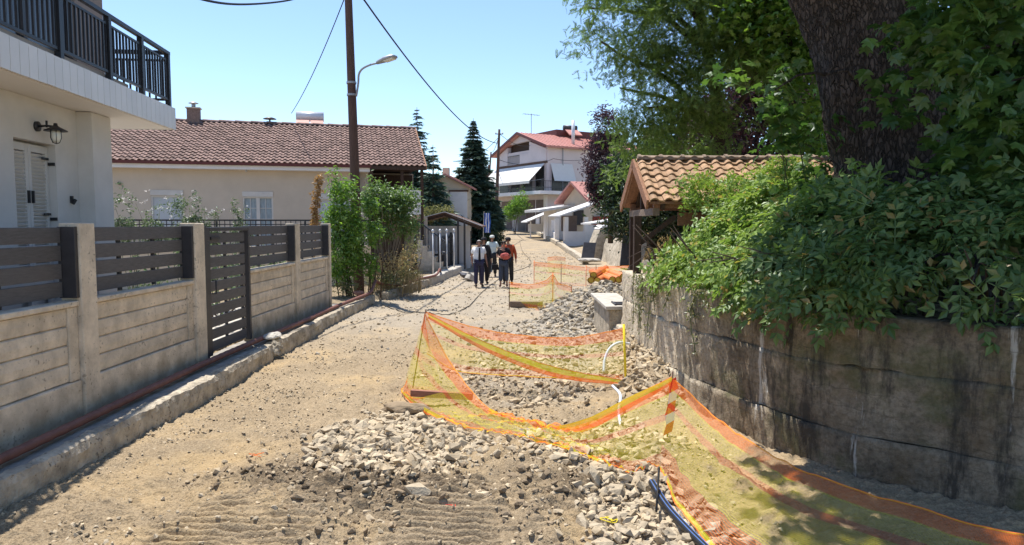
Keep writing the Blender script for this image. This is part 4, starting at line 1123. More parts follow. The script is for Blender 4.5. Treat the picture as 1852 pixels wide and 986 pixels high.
# ------------------------------------------------------------------ old concrete retaining wall, cast in lifts
def wall_material():
    m = bpy.data.materials.new("stained_concrete"); m.use_nodes = True
    N, L = nodes(m); b = N["Principled BSDF"]; b.inputs["Roughness"].default_value = .92; b.inputs["Specular IOR Level"].default_value = .2
    uv = N.new("ShaderNodeUVMap")
    def noise(sc, stretch=(1, 1, 1), det=6, ro=.65):
        mp = N.new("ShaderNodeMapping"); mp.inputs["Scale"].default_value = stretch; L.new(uv.outputs[0], mp.inputs[0])
        n = N.new("ShaderNodeTexNoise"); n.inputs["Scale"].default_value = sc; n.inputs["Detail"].default_value = det; n.inputs["Roughness"].default_value = ro
        L.new(mp.outputs[0], n.inputs["Vector"]); return n.outputs["Fac"]
    def ramp(src, p0, c0, p1, c1):
        r = N.new("ShaderNodeValToRGB"); r.color_ramp.elements[0].position = p0; r.color_ramp.elements[0].color = (*c0, 1)
        r.color_ramp.elements[1].position = p1; r.color_ramp.elements[1].color = (*c1, 1); L.new(src, r.inputs[0]); return r.outputs[0]
    def mix(f, a, c):
        x = N.new("ShaderNodeMix"); x.data_type = 'RGBA'; L.new(f, x.inputs[0]); L.new(a, x.inputs[6])
        if isinstance(c, tuple): x.inputs[7].default_value = (*c, 1)
        else: L.new(c, x.inputs[7])
        return x.outputs[2]
    base = ramp(noise(1.6, (1, 1, 1), 9, .72), .33, (.13, .103, .072), .64, (.41, .335, .24))
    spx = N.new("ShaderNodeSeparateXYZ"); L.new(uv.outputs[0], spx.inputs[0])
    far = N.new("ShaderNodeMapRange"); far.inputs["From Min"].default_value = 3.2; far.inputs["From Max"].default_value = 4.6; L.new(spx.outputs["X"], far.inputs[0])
    def weaker(fac, lo):  # thins the stains towards the end that is painted as sunlit
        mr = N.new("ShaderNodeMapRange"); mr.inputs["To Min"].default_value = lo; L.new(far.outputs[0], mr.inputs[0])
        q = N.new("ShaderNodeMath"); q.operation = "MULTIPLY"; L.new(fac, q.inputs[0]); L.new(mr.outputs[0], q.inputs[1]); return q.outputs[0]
    pale = ramp(noise(6, (1, .12, 1), 5), .35, (.58, .49, .36), .65, (.80, .71, .56))  # sunlight on the far left end, painted into the wall colour as a paler tone
    sunlit_mask = N.new("ShaderNodeMath"); sunlit_mask.operation = "SUBTRACT"; sunlit_mask.inputs[0].default_value = 1; L.new(far.outputs[0], sunlit_mask.inputs[1])
    base = mix(sunlit_mask.outputs[0], base, pale)
    pitted = ramp(noise(22, (1, 1, 1), 5, .7), .38, (.55, .55, .55), .55, (1, 1, 1))
    mu = N.new("ShaderNodeMix"); mu.data_type = 'RGBA'; mu.blend_type = 'MULTIPLY'; mu.inputs[0].default_value = .8; L.new(base, mu.inputs[6]); L.new(pitted, mu.inputs[7]); col = mu.outputs[2]
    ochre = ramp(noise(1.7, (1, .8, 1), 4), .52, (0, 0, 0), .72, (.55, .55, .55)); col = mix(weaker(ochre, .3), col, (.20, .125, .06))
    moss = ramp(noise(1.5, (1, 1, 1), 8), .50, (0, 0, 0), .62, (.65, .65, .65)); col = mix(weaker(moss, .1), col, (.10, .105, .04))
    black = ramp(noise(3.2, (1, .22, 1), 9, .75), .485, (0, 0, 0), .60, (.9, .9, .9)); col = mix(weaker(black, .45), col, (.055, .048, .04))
    white = ramp(noise(3.6, (1, .09, 1), 9, .7), .60, (0, 0, 0), .64, (.75, .75, .75)); col = mix(white, col, (.62, .59, .53))
    wv = N.new("ShaderNodeMath"); wv.operation = "MULTIPLY_ADD"; wv.inputs[1].default_value = .18; L.new(noise(2.2, (1, 1, 1), 6), wv.inputs[0]); L.new(spx.outputs["Y"], wv.inputs[2])
    md = N.new("ShaderNodeMath"); md.operation = "MODULO"; md.inputs[1].default_value = .17; L.new(wv.outputs[0], md.inputs[0])
    ln = N.new("ShaderNodeMapRange"); ln.inputs["From Max"].default_value = .014; ln.inputs["To Min"].default_value = .55; ln.inputs["To Max"].default_value = 0; L.new(md.outputs[0], ln.inputs[0])
    lm = N.new("ShaderNodeMath"); lm.operation = "MULTIPLY"; L.new(ln.outputs[0], lm.inputs[0]); L.new(ramp(noise(1.1, (1, 1, 1), 4), .45, (0, 0, 0), .6, (1, 1, 1)), lm.inputs[1])
    col = mix(lm.outputs[0], col, (.05, .043, .035))
    L.new(col, b.inputs["Base Color"])
    b1 = N.new("ShaderNodeBump"); b1.inputs["Distance"].default_value = .05; L.new(noise(14, (1, 1, 1), 8, .7), b1.inputs["Height"])
    L.new(b1.outputs[0], b.inputs["Normal"]); MATS["stained_concrete"] = m


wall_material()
WP = catmull([(x, y, 0) for x, y in ((1.97, 12.35), (1.99, 11.6), (2.0, 10.8), (2.1, 9.6), (2.2, 9.0), (2.45, 8.0), (2.95, 6.6), (3.9, 5.6), (5.0, 4.8), (7.0, 4.0), (9.5, 3.2))], 260)
WN = np.gradient(WP, axis=0); WN /= np.linalg.norm(WN, axis=1, keepdims=True)
WNR = np.stack([WN[:, 1], -WN[:, 0], WN[:, 2] * 0], 1)      # toward the road
WS = np.concatenate([[0], np.cumsum(np.linalg.norm(np.diff(WP, axis=0), axis=1))])
rw = thing("retaining_wall", "curved stained concrete retaining wall under the overhanging shrubs", "wall")
lifts = [(-.35, .36, .03), (.3605, .985, .0), (.9855, 1.47, .007)]
for k, (z0, z1, off) in enumerate(lifts):
    V = []; UV = []; nz = 13
    for i in range(len(WP)):
        for j in range(nz + 2):
            if j < nz:
                z = z0 + (z1 - z0) * j / (nz - 1); ed = -.004 if j in (0, nz - 1) else 0
                r_ = (float(fbm(np.array(WS[i] * 2.6), np.array(z * 2.6 + k * 9), 4, 61)) - .5) * .065
                hole = -max(0., float(vnoise(np.array(WS[i] * 3.1), np.array(z * 5 + k * 3), 71)) - .78) * .16
                kb_ = k if j == 0 else k + 1; ragged = (float(fbm(np.array(WS[i] * 4), np.array(kb_ * 3.), 3, 77)) - .5) * .05 if j in (0, nz - 1) and 0 < kb_ < 3 else 0
                p = WP[i] + WNR[i] * (off + r_ + ed + hole + .02 * (float(fbm(np.array(WS[i] * 11), np.array(z * 11 + k), 2, 68)) - .5)); V.append((p[0], p[1], z + ragged)); UV.append((WS[i], z))
            elif j == nz:
                p = WP[i] - WNR[i] * (.02 if k < 2 else .30); V.append((p[0], p[1], z1 - (.004 if k < 2 else 0))); UV.append((WS[i], z1 + .2))
            else:
                p = WP[i] - WNR[i] * .30; V.append((p[0], p[1], z0)); UV.append((WS[i], z0 - .3))
    m_ = nz + 2
    Fq = [(i * m_ + j, (i + 1) * m_ + j, (i + 1) * m_ + j + 1, i * m_ + j + 1) for i in range(len(WP) - 1) for j in range(m_ - 1)]
    me = bpy.data.meshes.new("lift"); me.from_pydata(V, [], Fq)
    ul = me.uv_layers.new(name="UVMap")
    vi = np.zeros(len(me.loops), np.int32); me.loops.foreach_get("vertex_index", vi)
    ul.data.foreach_set("uv", np.array(UV, np.float32)[vi].ravel())
    me.polygons.foreach_set("use_smooth", [True] * len(me.polygons)); me.update()
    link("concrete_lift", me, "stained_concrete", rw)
# low pier with pale cap at the end of the wall
pr_ = thing("wall_pier", "low concrete pier with a white cap slab beside the shelter post", "pier", (1.75, 12.5, 0))
b = MB(); b.box(.02, .5, .02, 2.3, -.1, .74); b.build("body", "kerb_concrete", pr_, bevel=.02)
MB().box(-.05, .52, -.06, 2.4, .743, .81).build("cap", "concrete_pale", pr_, bevel=.012)
g_ = MB()
for k in range(7): g_.box(.16, .42, .10 + k * .06, .13 + k * .06, .813, .835)
g_.box(.13, .16, .06, .54, .813, .84); g_.box(.42, .45, .06, .54, .813, .84); g_.build("grille", "dark_metal", pr_)
MB().box(.12, .40, -.5, -.08, .1, .5).build("footing", "kerb_concrete", pr_, bevel=.04)

# ------------------------------------------------------------------ open timber shelter with clay tiles
SX0, SX1, SYE, SYR, SYB, SZE, SZR = 2.22, 6.6, 11.35, 12.6, 13.85, 2.68, 3.42
she = thing("tiled_shelter", "timber shelter with orange wavy clay tiles half hidden by creeper", "shelter", (SX0, SYR, 0))
def sh(x, y): return x - SX0, y - SYR
ps = math.atan2(SZR - SZE, SYR - SYE); SL = math.hypot(SZR - SZE, SYR - SYE)
for sgn in (-1, 1):
    MB().prism([(sgn * 1.28, SZE - .02), (0, SZR - .01), (0, SZR - .05), (sgn * 1.28, SZE - .06)], .02, SX1 - SX0, 'x').build("roof_boards", "wood_board", she)
TW2, TL2 = .22, .225
t2 = s_tile(TW2, TL2 + .06, .05, .036); tm2 = bpy.data.meshes.new("tile"); tm2.from_pydata(t2.v, [], t2.f); tm2.update(); tm2.materials.append(MATS["roof_tile_orange"])
for sgn in (-1, 1):
    for j in range(7):
        for i in range(int((SX1 - SX0) / TW2)):
            s_ = j * TL2 - .07
            if s_ > SL - .06: continue
            y_ = -1.25 + s_ * math.cos(ps); z_ = SZE + s_ * math.sin(ps) + .0
            x_ = .03 + i * TW2
            if sgn < 0: link("roof_tile", tm2, None, she, (x_ + random.uniform(-.006, .006), y_ + random.uniform(-.012, .012), z_ + random.uniform(0, .008)), (ps + random.uniform(-.015, .015), random.uniform(-.03, .03), random.uniform(-.02, .02)))
            else: link("roof_tile", tm2, None, she, (x_ + TW2, -y_, z_), (ps, 0, math.pi))
rt2 = MB(); rt2.prism([(.085 * math.cos(math.pi * k / 6), .08 * math.sin(math.pi * k / 6)) for k in range(7)], 0, .42, 'x'); rt2.prism([(.10 * math.cos(math.pi * k / 6), .095 * math.sin(math.pi * k / 6)) for k in range(7)], -.002, .05, 'x')
rtm = rt2.mesh("ridge_tile"); rtm.materials.append(MATS["ridge_tile_grey"])
for i in range(11): link("ridge_tile", rtm, None, she, (.05 + i * .39, 0, SZR + .035 + random.uniform(0, .01)), (0, R(1.5), random.uniform(-.02, .02)))
for sgn in (-1, 1):
    MB().bar((-.03, 0, SZR - .03), (-.03, sgn * 1.36, SZE - .07), .035, .17).build("barge_board", "wood_board", she)
    MB().bar((0.12, sgn * 1.12, SZE - .06), (SX1 - SX0 - .2, sgn * 1.12, SZE - .06), .10, .12).build("wall_plate", "wood_board", she)
    for x_ in (.25, 1.4, 2.55, 3.7): MB().bar((x_, 0, SZR - .13), (x_, sgn * 1.25, SZE - .11), .06, .10).build("rafter", "dark_wood", she)
MB().bar((.12, 0, SZR - .12), (SX1 - SX0 - .1, 0, SZR - .12), .08, .12).build("ridge_beam", "dark_wood", she)
MB().bar((.16, -1.15, SZE - .18), (.16, 1.15, SZE - .18), .11, .12).build("tie_beam", "grey_wood", she)
MB().bar((.16, 0, SZE - .12), (.16, 0, SZR - .18), .09, .09).build("king_post", "dark_wood", she)
for y_, x_, zb in ((-1.0, -.12, .8), (1.05, .16, 1.2), (-1.05, 3.9, 1.2), (1.05, 3.9, 1.2)):
    MB().box(x_ - .06, x_ + .06, y_ - .06, y_ + .06, zb, SZE - .245).build("post", "dark_wood", she, bevel=.008)
MB().bar((-.12, -.95, SZE - .75), (.5, -1.05, SZE - .26), .08, .08).build("brace", "dark_wood", she)
MB().bar((.55, -1.02, SZE - .3), (3.8, -1.02, SZE - .3), .05, .22).build("fascia_board", "wood_board", she)
# ------------------------------------------------------------------ foliage helpers
def leaf_blade(n=2, wid=.36, fold=.10, droop=.18):
    """small folded leaf pointing along +y, unit length"""
    if n == 2:
        v = [(0, 0, 0), (wid / 2, .45, fold), (0, 1, -droop), (-wid / 2, .45, fold), (0, .5, 0)]
        return np.array(v), np.array([(0, 1, 4), (4, 1, 2), (0, 4, 3), (4, 2, 3)])
    v = [(0, 0, 0), (wid / 2, .45, fold), (0, 1, -droop), (-wid / 2, .45, fold)]
    return np.array(v), np.array([(0, 1, 2), (0, 2, 3)])
def pinnate(pairs, ll, lw, curve=.25, cheap=True, term=True):
    """compound leaf of unit length with paired leaflets, drooping at the tip"""
    V = []; Fc = []
    def rach(t): return np.array([0, t, -curve * t * t])
    def leaflet(base, ang, side, L_, tilt):
        d = np.array([math.sin(ang) * side, math.cos(ang), -.25 + tilt]); d /= np.linalg.norm(d)
        s = np.cross(d, (0, 0, 1)); s /= np.linalg.norm(s); up = np.cross(s, d)
        o = len(V)
        V.extend([base, base + d * L_ * .45 + s * lw / 2 + up * .05 * L_, base + d * L_ - up * .12 * L_, base + d * L_ * .45 - s * lw / 2 + up * .05 * L_]); Fc.extend([(o, o + 1, o + 2), (o, o + 2, o + 3)])
    for k in range(pairs):
        t = .18 + .80 * k / max(1, pairs - 1) * .92
        sc = 1 - .35 * abs(t - .5)
        for side in (-1, 1): leaflet(rach(t), R(62 - 14 * t), side, ll * sc, 0)
    if term: leaflet(rach(.96), 0.0, 1, ll, -.2)
    o = len(V); w_ = .012
    V.extend([rach(0) + (w_, 0, 0), rach(0) - (w_, 0, 0), rach(.5) - (w_, 0, 0), rach(.5) + (w_, 0, 0), rach(.97), rach(.97)])
    Fc.extend([(o, o + 3, o + 2), (o, o + 2, o + 1), (o + 3, o + 4, o + 2)])
    return np.array(V), np.array(Fc)
def palmate():
    """five lobed plane leaf, unit length, gently cupped, triangles fanned from the base"""
    out = [(0, 0), (.16, -.06), (.40, .02), (.62, .20), (.36, .26), (.60, .46), (.55, .70), (.30, .52), (.20, .70), (.10, .82), (0, 1.08)]
    pts = out + [(-x, y) for x, y in out[-2:0:-1]]
    V = [(0, .35, .0)] + [(x, y, -.55 * (x * x) - .35 * max(0, y - .4) ** 2 + .05 * math.sin(9 * x + 5 * y) + .03) for x, y in pts]
    n = len(pts); return np.array(V), np.array([(0, 1 + i, 1 + (i + 1) % n) for i in range(n)])
LB2 = leaf_blade(2); LB1 = leaf_blade(1); PAL = palmate()
PV9 = pinnate(4, .34, .17, .30); PV7 = pinnate(3, .42, .22, .32); PLOC = pinnate(6, .26, .13, .35)
def dirs(n, down=.0, spread=1.0):
    d = RNG.normal(size=(n, 3)) * np.array([1, 1, .55 * spread]); d[:, 2] -= down
    return d / np.linalg.norm(d, axis=1, keepdims=True)
def ups(n, tilt=.5):
    u = RNG.normal(size=(n, 3)) * tilt + np.array([0, 0, 1.0]); return u / np.linalg.norm(u, axis=1, keepdims=True)
def in_ellipsoids(ells, n, shell=.0, power=None):
    """points spread in a union of ellipsoids (cx,cy,cz,rx,ry,rz), weighted by volume, denser to the outside if shell"""
    e = np.array(ells, float); w = e[:, 3] * e[:, 4] * e[:, 5]; k = RNG.choice(len(e), n, p=w / w.sum())
    d = RNG.normal(size=(n, 3)); d /= np.linalg.norm(d, axis=1, keepdims=True)
    r = (shell + (1 - shell) * RNG.random(n)) ** (1 / 2.2)
    return e[k, :3] + d * r[:, None] * e[k, 3:6], d
def clumped(centres, per, spread):
    n = len(centres) * per
    c = np.repeat(centres, per, axis=0) + RNG.normal(size=(n, 3)) * np.array(spread)
    return c
def branchy(name, m, parent, start, ends, r0, kinks=5, wob=.12, rend=.25):
    b = MB()
    for e in ends:
        s = Vector(start); e = Vector(e); pts = []
        for i in range(kinks + 1):
            t = i / kinks; p = s.lerp(e, t) + Vector((random.gauss(0, wob), random.gauss(0, wob), random.gauss(0, wob))) * (0 if i in (0,) else 1) * (e - s).length * .12 + Vector((0, 0, (e - s).length * .10 * math.sin(math.pi * t)))
            pts.append(p)
        b.tube(pts, [r0 * (1 - (1 - rend) * i / kinks) for i in range(kinks + 1)], 6)
    return b.build(name, m, parent, True)
def leaves_mesh(name, tmpl, P, D, size, mat_, parent, tilt=.5, smooth=False):
    n = len(P); S = size * (.7 + .6 * RNG.random(n))
    o = link(name, inst(name, tmpl[0], tmpl[1], frames(D, ups(n, tilt)), P, S, smooth), mat_, parent); o["kind"] = "stuff"; return o
def leaf_parts(name, tmpl, P, D, size, mat_, parent, tilt=.4, up=None):
    """single leaves as parts that share one mesh"""
    me = np_mesh(name, tmpl[0], tmpl[1]); me.materials.append(MATS[mat_])
    Rm = frames(np.asarray(D, float), ups(len(P), tilt) if up is None else up)
    off = Vector(parent.location) if parent is not None else Vector((0, 0, 0))
    for k in range(len(P)):
        o = bpy.data.objects.new(name, me); C.objects.link(o); o.parent = parent
        s = size * random.uniform(.75, 1.25)
        M = Matrix(Rm[k].tolist()).to_4x4() @ Matrix.Scale(s, 4); M.translation = Vector(P[k]) - off
        o.matrix_local = M

# ------------------------------------------------------------------ feathery locust tree behind the shelter
def gnd(x, y): return gz(x, y)
lt = thing("locust_tree", "feathery leaved locust tree rising behind the tiled shelter", "tree")
tb = Vector((5.6, 18.2, 1.2))
trk = MB(); trk.tube(catmull([tb, (5.5, 18.2, 3), (5.35, 18.1, 5), (4.9, 18.0, 7.2), (4.2, 17.8, 9.5)], 14).tolist(), [.24 - .013 * i for i in range(14)], 10); trk.build("trunk", "bark_thin", lt, True)
branchy("branch", "bark_thin", lt, (5.4, 18.1, 4.6), [(2.6, 17.2, 5.6), (2.1, 16.8, 6.6), (3.2, 16.4, 5.0), (6.5, 16.8, 6.5), (3.0, 18.6, 4.4)], .09)
branchy("branch", "bark_thin", lt, (5.0, 18.0, 6.8), [(2.4, 17.6, 8.4), (3.0, 16.4, 8.9), (5.4, 16.2, 9.0), (6.8, 18, 9.4), (1.9, 17.4, 7.6)], .08)
EL = []
def el(px, py, d, rx, ry, rz): 
    p = at(px, py, d); EL.append((p.x, p.y, p.z, rx, ry, rz))
el(1290, 40, 17, 2.0, 1.9, 1.5); el(1165, 45, 16.8, 1.35, 1.5, 1.0); el(1200, 160, 16.6, 1.25, 1.4, .85); el(1175, 255, 17.2, .75, 1.0, .55)
el(1260, 250, 17.4, 1.1, 1.2, .7); el(1300, 150, 16.5, 1.4, 1.3, 1.2); el(1390, 60, 17.5, 1.5, 1.8, 1.5); el(1070, 30, 17.0, .42, .5, .5); el(1065, 95, 17, .32, .4, .22)
el(1290, -110, 17.5, 2.6, 2.2, 1.6); el(1140, -60, 17, 1.3, 1.3, 1.0); el(1135, 320, 18, .55, .8, .5); el(1128, 210, 17, .45, .6, .35); el(1140, 130, 16.8, .9, 1.0, .6); el(1160, 210, 16.6, .8, .9, .5); el(1215, 310, 16.8, .9, .9, .35)
cc, dd = in_ellipsoids(EL, 560, .25)
P = clumped(cc, 48, (.25, .26, .13)); D = dirs(len(P), .38)
leaves_mesh("foliage", PLOC, P, D, .17, "leaf_locust", lt, .6)
big = np.argsort(P[:, 1])[:200]
# dark purple leaved trees and greenery further behind
def far_tree(name, label, cat, ells, base, r0, mat_, n_cl, per, spread, tmpl, size, down=.2, seed=0, group="trees behind the shelter"):
    t = thing(name, label, cat, (0, 0, 0), 0, group)
    base = Vector(base); top = Vector(ells[0][:3])
    MB().tube([base, base.lerp(top, .4) + Vector((.1, 0, 0)), base.lerp(top, .75), top], [r0, r0 * .8, r0 * .55, r0 * .25], 8).build("trunk", "bark_thin", t, True)
    branchy("branch", "bark_thin", t, base.lerp(top, .45), [e[:3] for e in ells[1:6]], r0 * .4)
    cc, dd = in_ellipsoids(ells, n_cl, .3); P = clumped(cc, per, spread)
    leaves_mesh("foliage", tmpl, P, dirs(len(P), down), size, mat_, t, .7)
    return t
def E(px, py, d, rx, ry, rz):
    p = at(px, py, d); return (p.x, p.y, p.z, rx, ry, rz)
far_tree("plum_tree", "slim purple leaved plum tree beside the lavender house", "tree", [E(1096, 300, 32, .95, .95, 1.6), E(1098, 235, 32, .7, .7, 1.0), E(1088, 345, 32, .85, .9, .6), E(1108, 355, 32, .8, .9, .55), E(1100, 205, 32, .35, .35, .5)], (4.6, 32.3, 1.4), .13, "leaf_purple", 240, 46, (.17, .17, .17), LB1, .15)
far_tree("plum_tree", "dark purple tree in deep shade behind the shelter ridge", "tree", [E(1370, 230, 21, 1.9, 1.6, 1.6), E(1310, 215, 21, 1.1, 1.2, 1.0), E(1430, 150, 21, 1.6, 1.5, 1.6), E(1300, 280, 21, 1.2, 1.2, .8)], (7.2, 21, 1.4), .2, "leaf_purple", 260, 45, (.22, .22, .2), LB1, .17)
far_tree("maple_tree", "light green leafy tree between the locust and the big trunk", "tree", [E(1425, 60, 15.5, 1.0, 1.2, 1.1), E(1400, 10, 15.5, 1.2, 1.2, 1.0), E(1470, 160, 15.5, .9, 1.1, 1.2), E(1400, -100, 16, 1.6, 1.5, 1.3), E(1460, 300, 15, .6, .8, .9)], (6.6, 15.8, 1.4), .14, "leaf_bright", 230, 36, (.2, .2, .17), PAL, .13)
k_ = 0
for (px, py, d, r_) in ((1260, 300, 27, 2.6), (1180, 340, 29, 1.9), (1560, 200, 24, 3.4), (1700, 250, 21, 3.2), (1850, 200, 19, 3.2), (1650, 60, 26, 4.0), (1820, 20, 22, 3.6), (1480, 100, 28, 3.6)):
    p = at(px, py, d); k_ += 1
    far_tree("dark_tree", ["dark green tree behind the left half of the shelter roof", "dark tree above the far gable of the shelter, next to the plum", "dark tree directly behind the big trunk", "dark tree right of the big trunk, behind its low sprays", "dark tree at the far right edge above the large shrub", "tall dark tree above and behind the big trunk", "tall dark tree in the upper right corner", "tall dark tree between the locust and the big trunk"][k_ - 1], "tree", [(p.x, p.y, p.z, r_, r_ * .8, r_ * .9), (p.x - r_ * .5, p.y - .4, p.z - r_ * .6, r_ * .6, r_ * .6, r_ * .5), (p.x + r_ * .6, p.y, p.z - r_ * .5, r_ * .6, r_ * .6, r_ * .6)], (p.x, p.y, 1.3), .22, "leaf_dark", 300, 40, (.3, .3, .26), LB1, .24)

# ------------------------------------------------------------------ great plane tree on the terrace
pt = thing("plane_tree", "huge dark barked plane tree leaning over the retaining wall", "tree")
tc_ = catmull([(5.3, 8.9, 1.0), (5.2, 8.95, 2.0), (5.0, 9.0, 2.8), (4.8, 9.05, 3.7), (4.5, 9.1, 4.9), (3.9, 9.2, 6.2), (3.5, 9.3, 7.6), (3.1, 9.4, 9.0)], 150)
tr_ = MB(); tr_.tube(tc_.tolist(), [.78 - .006 * i if i < 20 else .66 - .0011 * (i - 20) for i in range(150)], 110)
tm_ = tr_.mesh("trunk", True)
co = np.zeros(len(tm_.vertices) * 3, np.float32); tm_.vertices.foreach_get("co", co); co = co.reshape(-1, 3)
ang = np.tile(np.arange(110) * 2 * math.pi / 110, 150); cen = np.repeat(tc_, 110, axis=0); dv = co - cen
ln_ = 1 + .10 * np.sin(ang * 3 + cen[:, 2] * .6) + .10 * (fbm(ang * 2.2, cen[:, 2] * .9, 3, 81) - .5) * 2 + .05 * (fbm(ang * 7, cen[:, 2] * 2.2, 3, 82) - .5) * 2 + .075 * np.abs(fbm(ang * 11, cen[:, 2] * 3.2, 3, 83) - .5) + .05 * (vnoise(ang * 22, cen[:, 2] * 7, 84) > .62)
co = cen + dv * ln_[:, None]; tm_.vertices.foreach_set("co", co.astype(np.float32).ravel()); tm_.update()
link("trunk", tm_, "bark", pt)
branchy("branch", "bark", pt, (4.05, 9.15, 5.6), [(7.5, 8.0, 7.6), (6.5, 6.0, 7.4), (3.0, 6.2, 7.2), (1.8, 8.4, 7.6), (5.5, 11.5, 8.0), (2.5, 10.6, 8.6)], .20)
branchy("branch", "bark", pt, (4.6, 8.85, 4.0), [(5.6, 6.6, 4.6), (6.4, 7.2, 4.2), (5.2, 7.0, 3.7), (3.1, 8.2, 3.9)], .035, 6, .2)
SHADE = [(4.6, 8.6, 8.0, 3.0, 2.4, 1.4), (2.7, 8.2, 7.6, 1.9, 1.8, .9), (1.35, 7.6, 7.2, 1.0, 1.5, .6), (1.4, 5.8, 7.2, 1.1, 1.3, .5), (6.5, 8.5, 7.6, 3.0, 3.2, 1.8), (5.5, 5.6, 7.4, 3.2, 2.2, 1.4), (3.2, 6.2, 7.4, 1.9, 1.8, .9), (7, 11.5, 8.0, 3.0, 2.6, 1.8), (4.7, 11.2, 8.6, 1.9, 1.3, .9)]
cc, dd = in_ellipsoids(SHADE, 430, .2); P = clumped(cc, 40, (.3, .3, .2))
leaves_mesh("crown", PAL, P, dirs(len(P), .35), .21, "leaf_plane", pt, .45)
# low hanging sprays seen against the trunk and at the upper right
LOW = [E(1730, 60, 7.0, .75, .6, .45), E(1800, 200, 6.6, .6, .6, .6), E(1660, 40, 7.4, .4, .4, .3), E(1700, 150, 7.2, .55, .5, .25), E(1820, 60, 6.2, .5, .5, .5), E(1640, 210, 7.7, .35, .3, .16), E(1590, 130, 7.9, .18, .2, .14), E(1780, 320, 7.6, .55, .5, .4), E(1700, 290, 7.8, .4, .4, .25)]
cc, dd = in_ellipsoids(LOW, 60, .1); P = clumped(cc, 7, (.14, .14, .09)); leaf_parts("leaf", PAL, P[:240], dirs(240, .35), .15, "leaf_plane", pt, .4)
P2 = clumped(cc, 9, (.16, .16, .12)); leaves_mesh("low_foliage", PAL, P2, dirs(len(P2), .35), .15, "leaf_plane", pt, .45)
DK = [E(1800, 330, 9.5, 1.5, .8, 1.0), E(1740, 160, 10.5, 1.2, .8, 1.4), E(1840, 120, 9.5, 1.3, .9, 1.5)]
cc, dd = in_ellipsoids(DK, 130, .1); P = clumped(cc, 22, (.25, .2, .2)); leaves_mesh("low_foliage", PAL, P, dirs(len(P), .3), .17, "leaf_plane", pt, .5)
# young plane shoots left of the trunk, over the shelter
ys_ = thing("plane_sapling", "young plane shoots with big lobed leaves in front of the shelter roof", "tree")
sb = Vector((4.1, 9.7, 1.4))
branchy("stem", "stem_green", ys_, sb, [at(1400, 200, 9.0), at(1330, 105, 9.2), at(1460, 300, 9.6), at(1500, 260, 9.0), at(1440, 120, 9.3), at(1420, 330, 9.6)], .013, 6, .25)
LS = [E(1380, 150, 9.2, .45, .4, .22), E(1340, 120, 9.3, .3, .3, .2), E(1440, 210, 9.2, .45, .4, .35), E(1470, 320, 9.6, .42, .4, .45), E(1400, 250, 9.3, .3, .3, .18), E(1500, 250, 9.0, .22, .3, .4), E(1440, 350, 9.8, .4, .4, .25), E(1490, 400, 9.8, .45, .4, .25)]
cc, dd = in_ellipsoids(LS, 62, .1); P = clumped(cc, 5, (.11, .11, .09)); leaf_parts("leaf", PAL, P[:290], dirs(290, .35), .15, "leaf_plane", ys_, .4)

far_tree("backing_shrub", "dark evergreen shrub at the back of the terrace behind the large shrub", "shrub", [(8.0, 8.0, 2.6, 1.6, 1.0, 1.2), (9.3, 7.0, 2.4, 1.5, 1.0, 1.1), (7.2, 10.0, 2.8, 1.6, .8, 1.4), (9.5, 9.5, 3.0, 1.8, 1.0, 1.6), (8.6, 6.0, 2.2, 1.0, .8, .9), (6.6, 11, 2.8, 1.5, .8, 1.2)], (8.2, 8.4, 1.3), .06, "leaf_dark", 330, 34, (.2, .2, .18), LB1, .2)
# ------------------------------------------------------------------ shrubs hanging over the wall
def along_wall(s0, s1, n):
    """random points of the hedge mass that stands on and spills over the wall, with outward direction"""
    s = s0 + (s1 - s0) * RNG.random(n); i = np.clip(np.searchsorted(WS, s), 0, len(WP) - 1)
    return i, s
S_L = float(WS[np.argmin(np.abs(WP[:, 1] - 11.25))]); S_M = float(WS[np.argmin(np.abs(WP[:, 1] - 7.9))]); S_R = float(WS[np.argmin(np.abs(WP[:, 1] - 6.4))]); S_E = float(WS[-1])
def hedge(n, s0, s1, top, front, seed, low=1.25, depth=1.5):
    """points in a sloping bank of foliage: from the front edge over the wall rising towards the back, with outward normals"""
    i, s = along_wall(s0, s1, n)
    t = RNG.random(n) ** .9
    bump = (fbm(s * 1.6 + seed, t * 2.4, 3, seed) - .5) * 2
    tp = top(s) if callable(top) else top; fr = front(s) if callable(front) else front
    sink = RNG.random(n) ** 2.2 * .5
    out = fr - .28 - t * depth + bump * .22 * (1 - t) - sink * .6
    z = low + (tp - low) * np.sin(t * math.pi / 2) ** .9 + bump * .22 - sink * .7
    hang = (t < .16); z = np.where(hang, z - RNG.random(n) * .11, z)
    P = WP[i] + WNR[i] * out[:, None]; P[:, 2] = np.maximum(z, low - .16)
    sl_ = np.clip(.95 - t * .75, .15, .95); N = WNR[i] * sl_[:, None] + np.array([0, 0, 1.0]) * (1 - .5 * sl_)[:, None]
    N = N / np.linalg.norm(N, axis=1, keepdims=True); return P, N, sink
def shrub_leaves(t, tmpl, n_parts, n_rest, s0, s1, top, front, size, mat_, seed, low=1.25, down=.35, depth=1.5):
    n = n_parts + n_rest
    P, N, sink = hedge(n, s0, s1, top, front, seed, low, depth)
    D = N * .45 + RNG.normal(size=P.shape) * np.array([.6, .6, .3]) + np.array([0, 0, -down]); D /= np.linalg.norm(D, axis=1, keepdims=True)
    U = N + RNG.normal(size=P.shape) * .30
    dist = np.linalg.norm(P - np.array([0, 0, HCAM]), axis=1) + 6 * sink
    o = np.argsort(dist); a, b = o[:n_parts], o[n_parts:]
    leaf_parts("leaf", tmpl, P[a], D[a], size, mat_, t, up=U[a])
    S = size * (.65 + .6 * RNG.random(len(b)))
    q = link("foliage", inst("foliage", tmpl[0], tmpl[1], frames(D[b], U[b]), P[b], S), mat_, t); q["kind"] = "stuff"
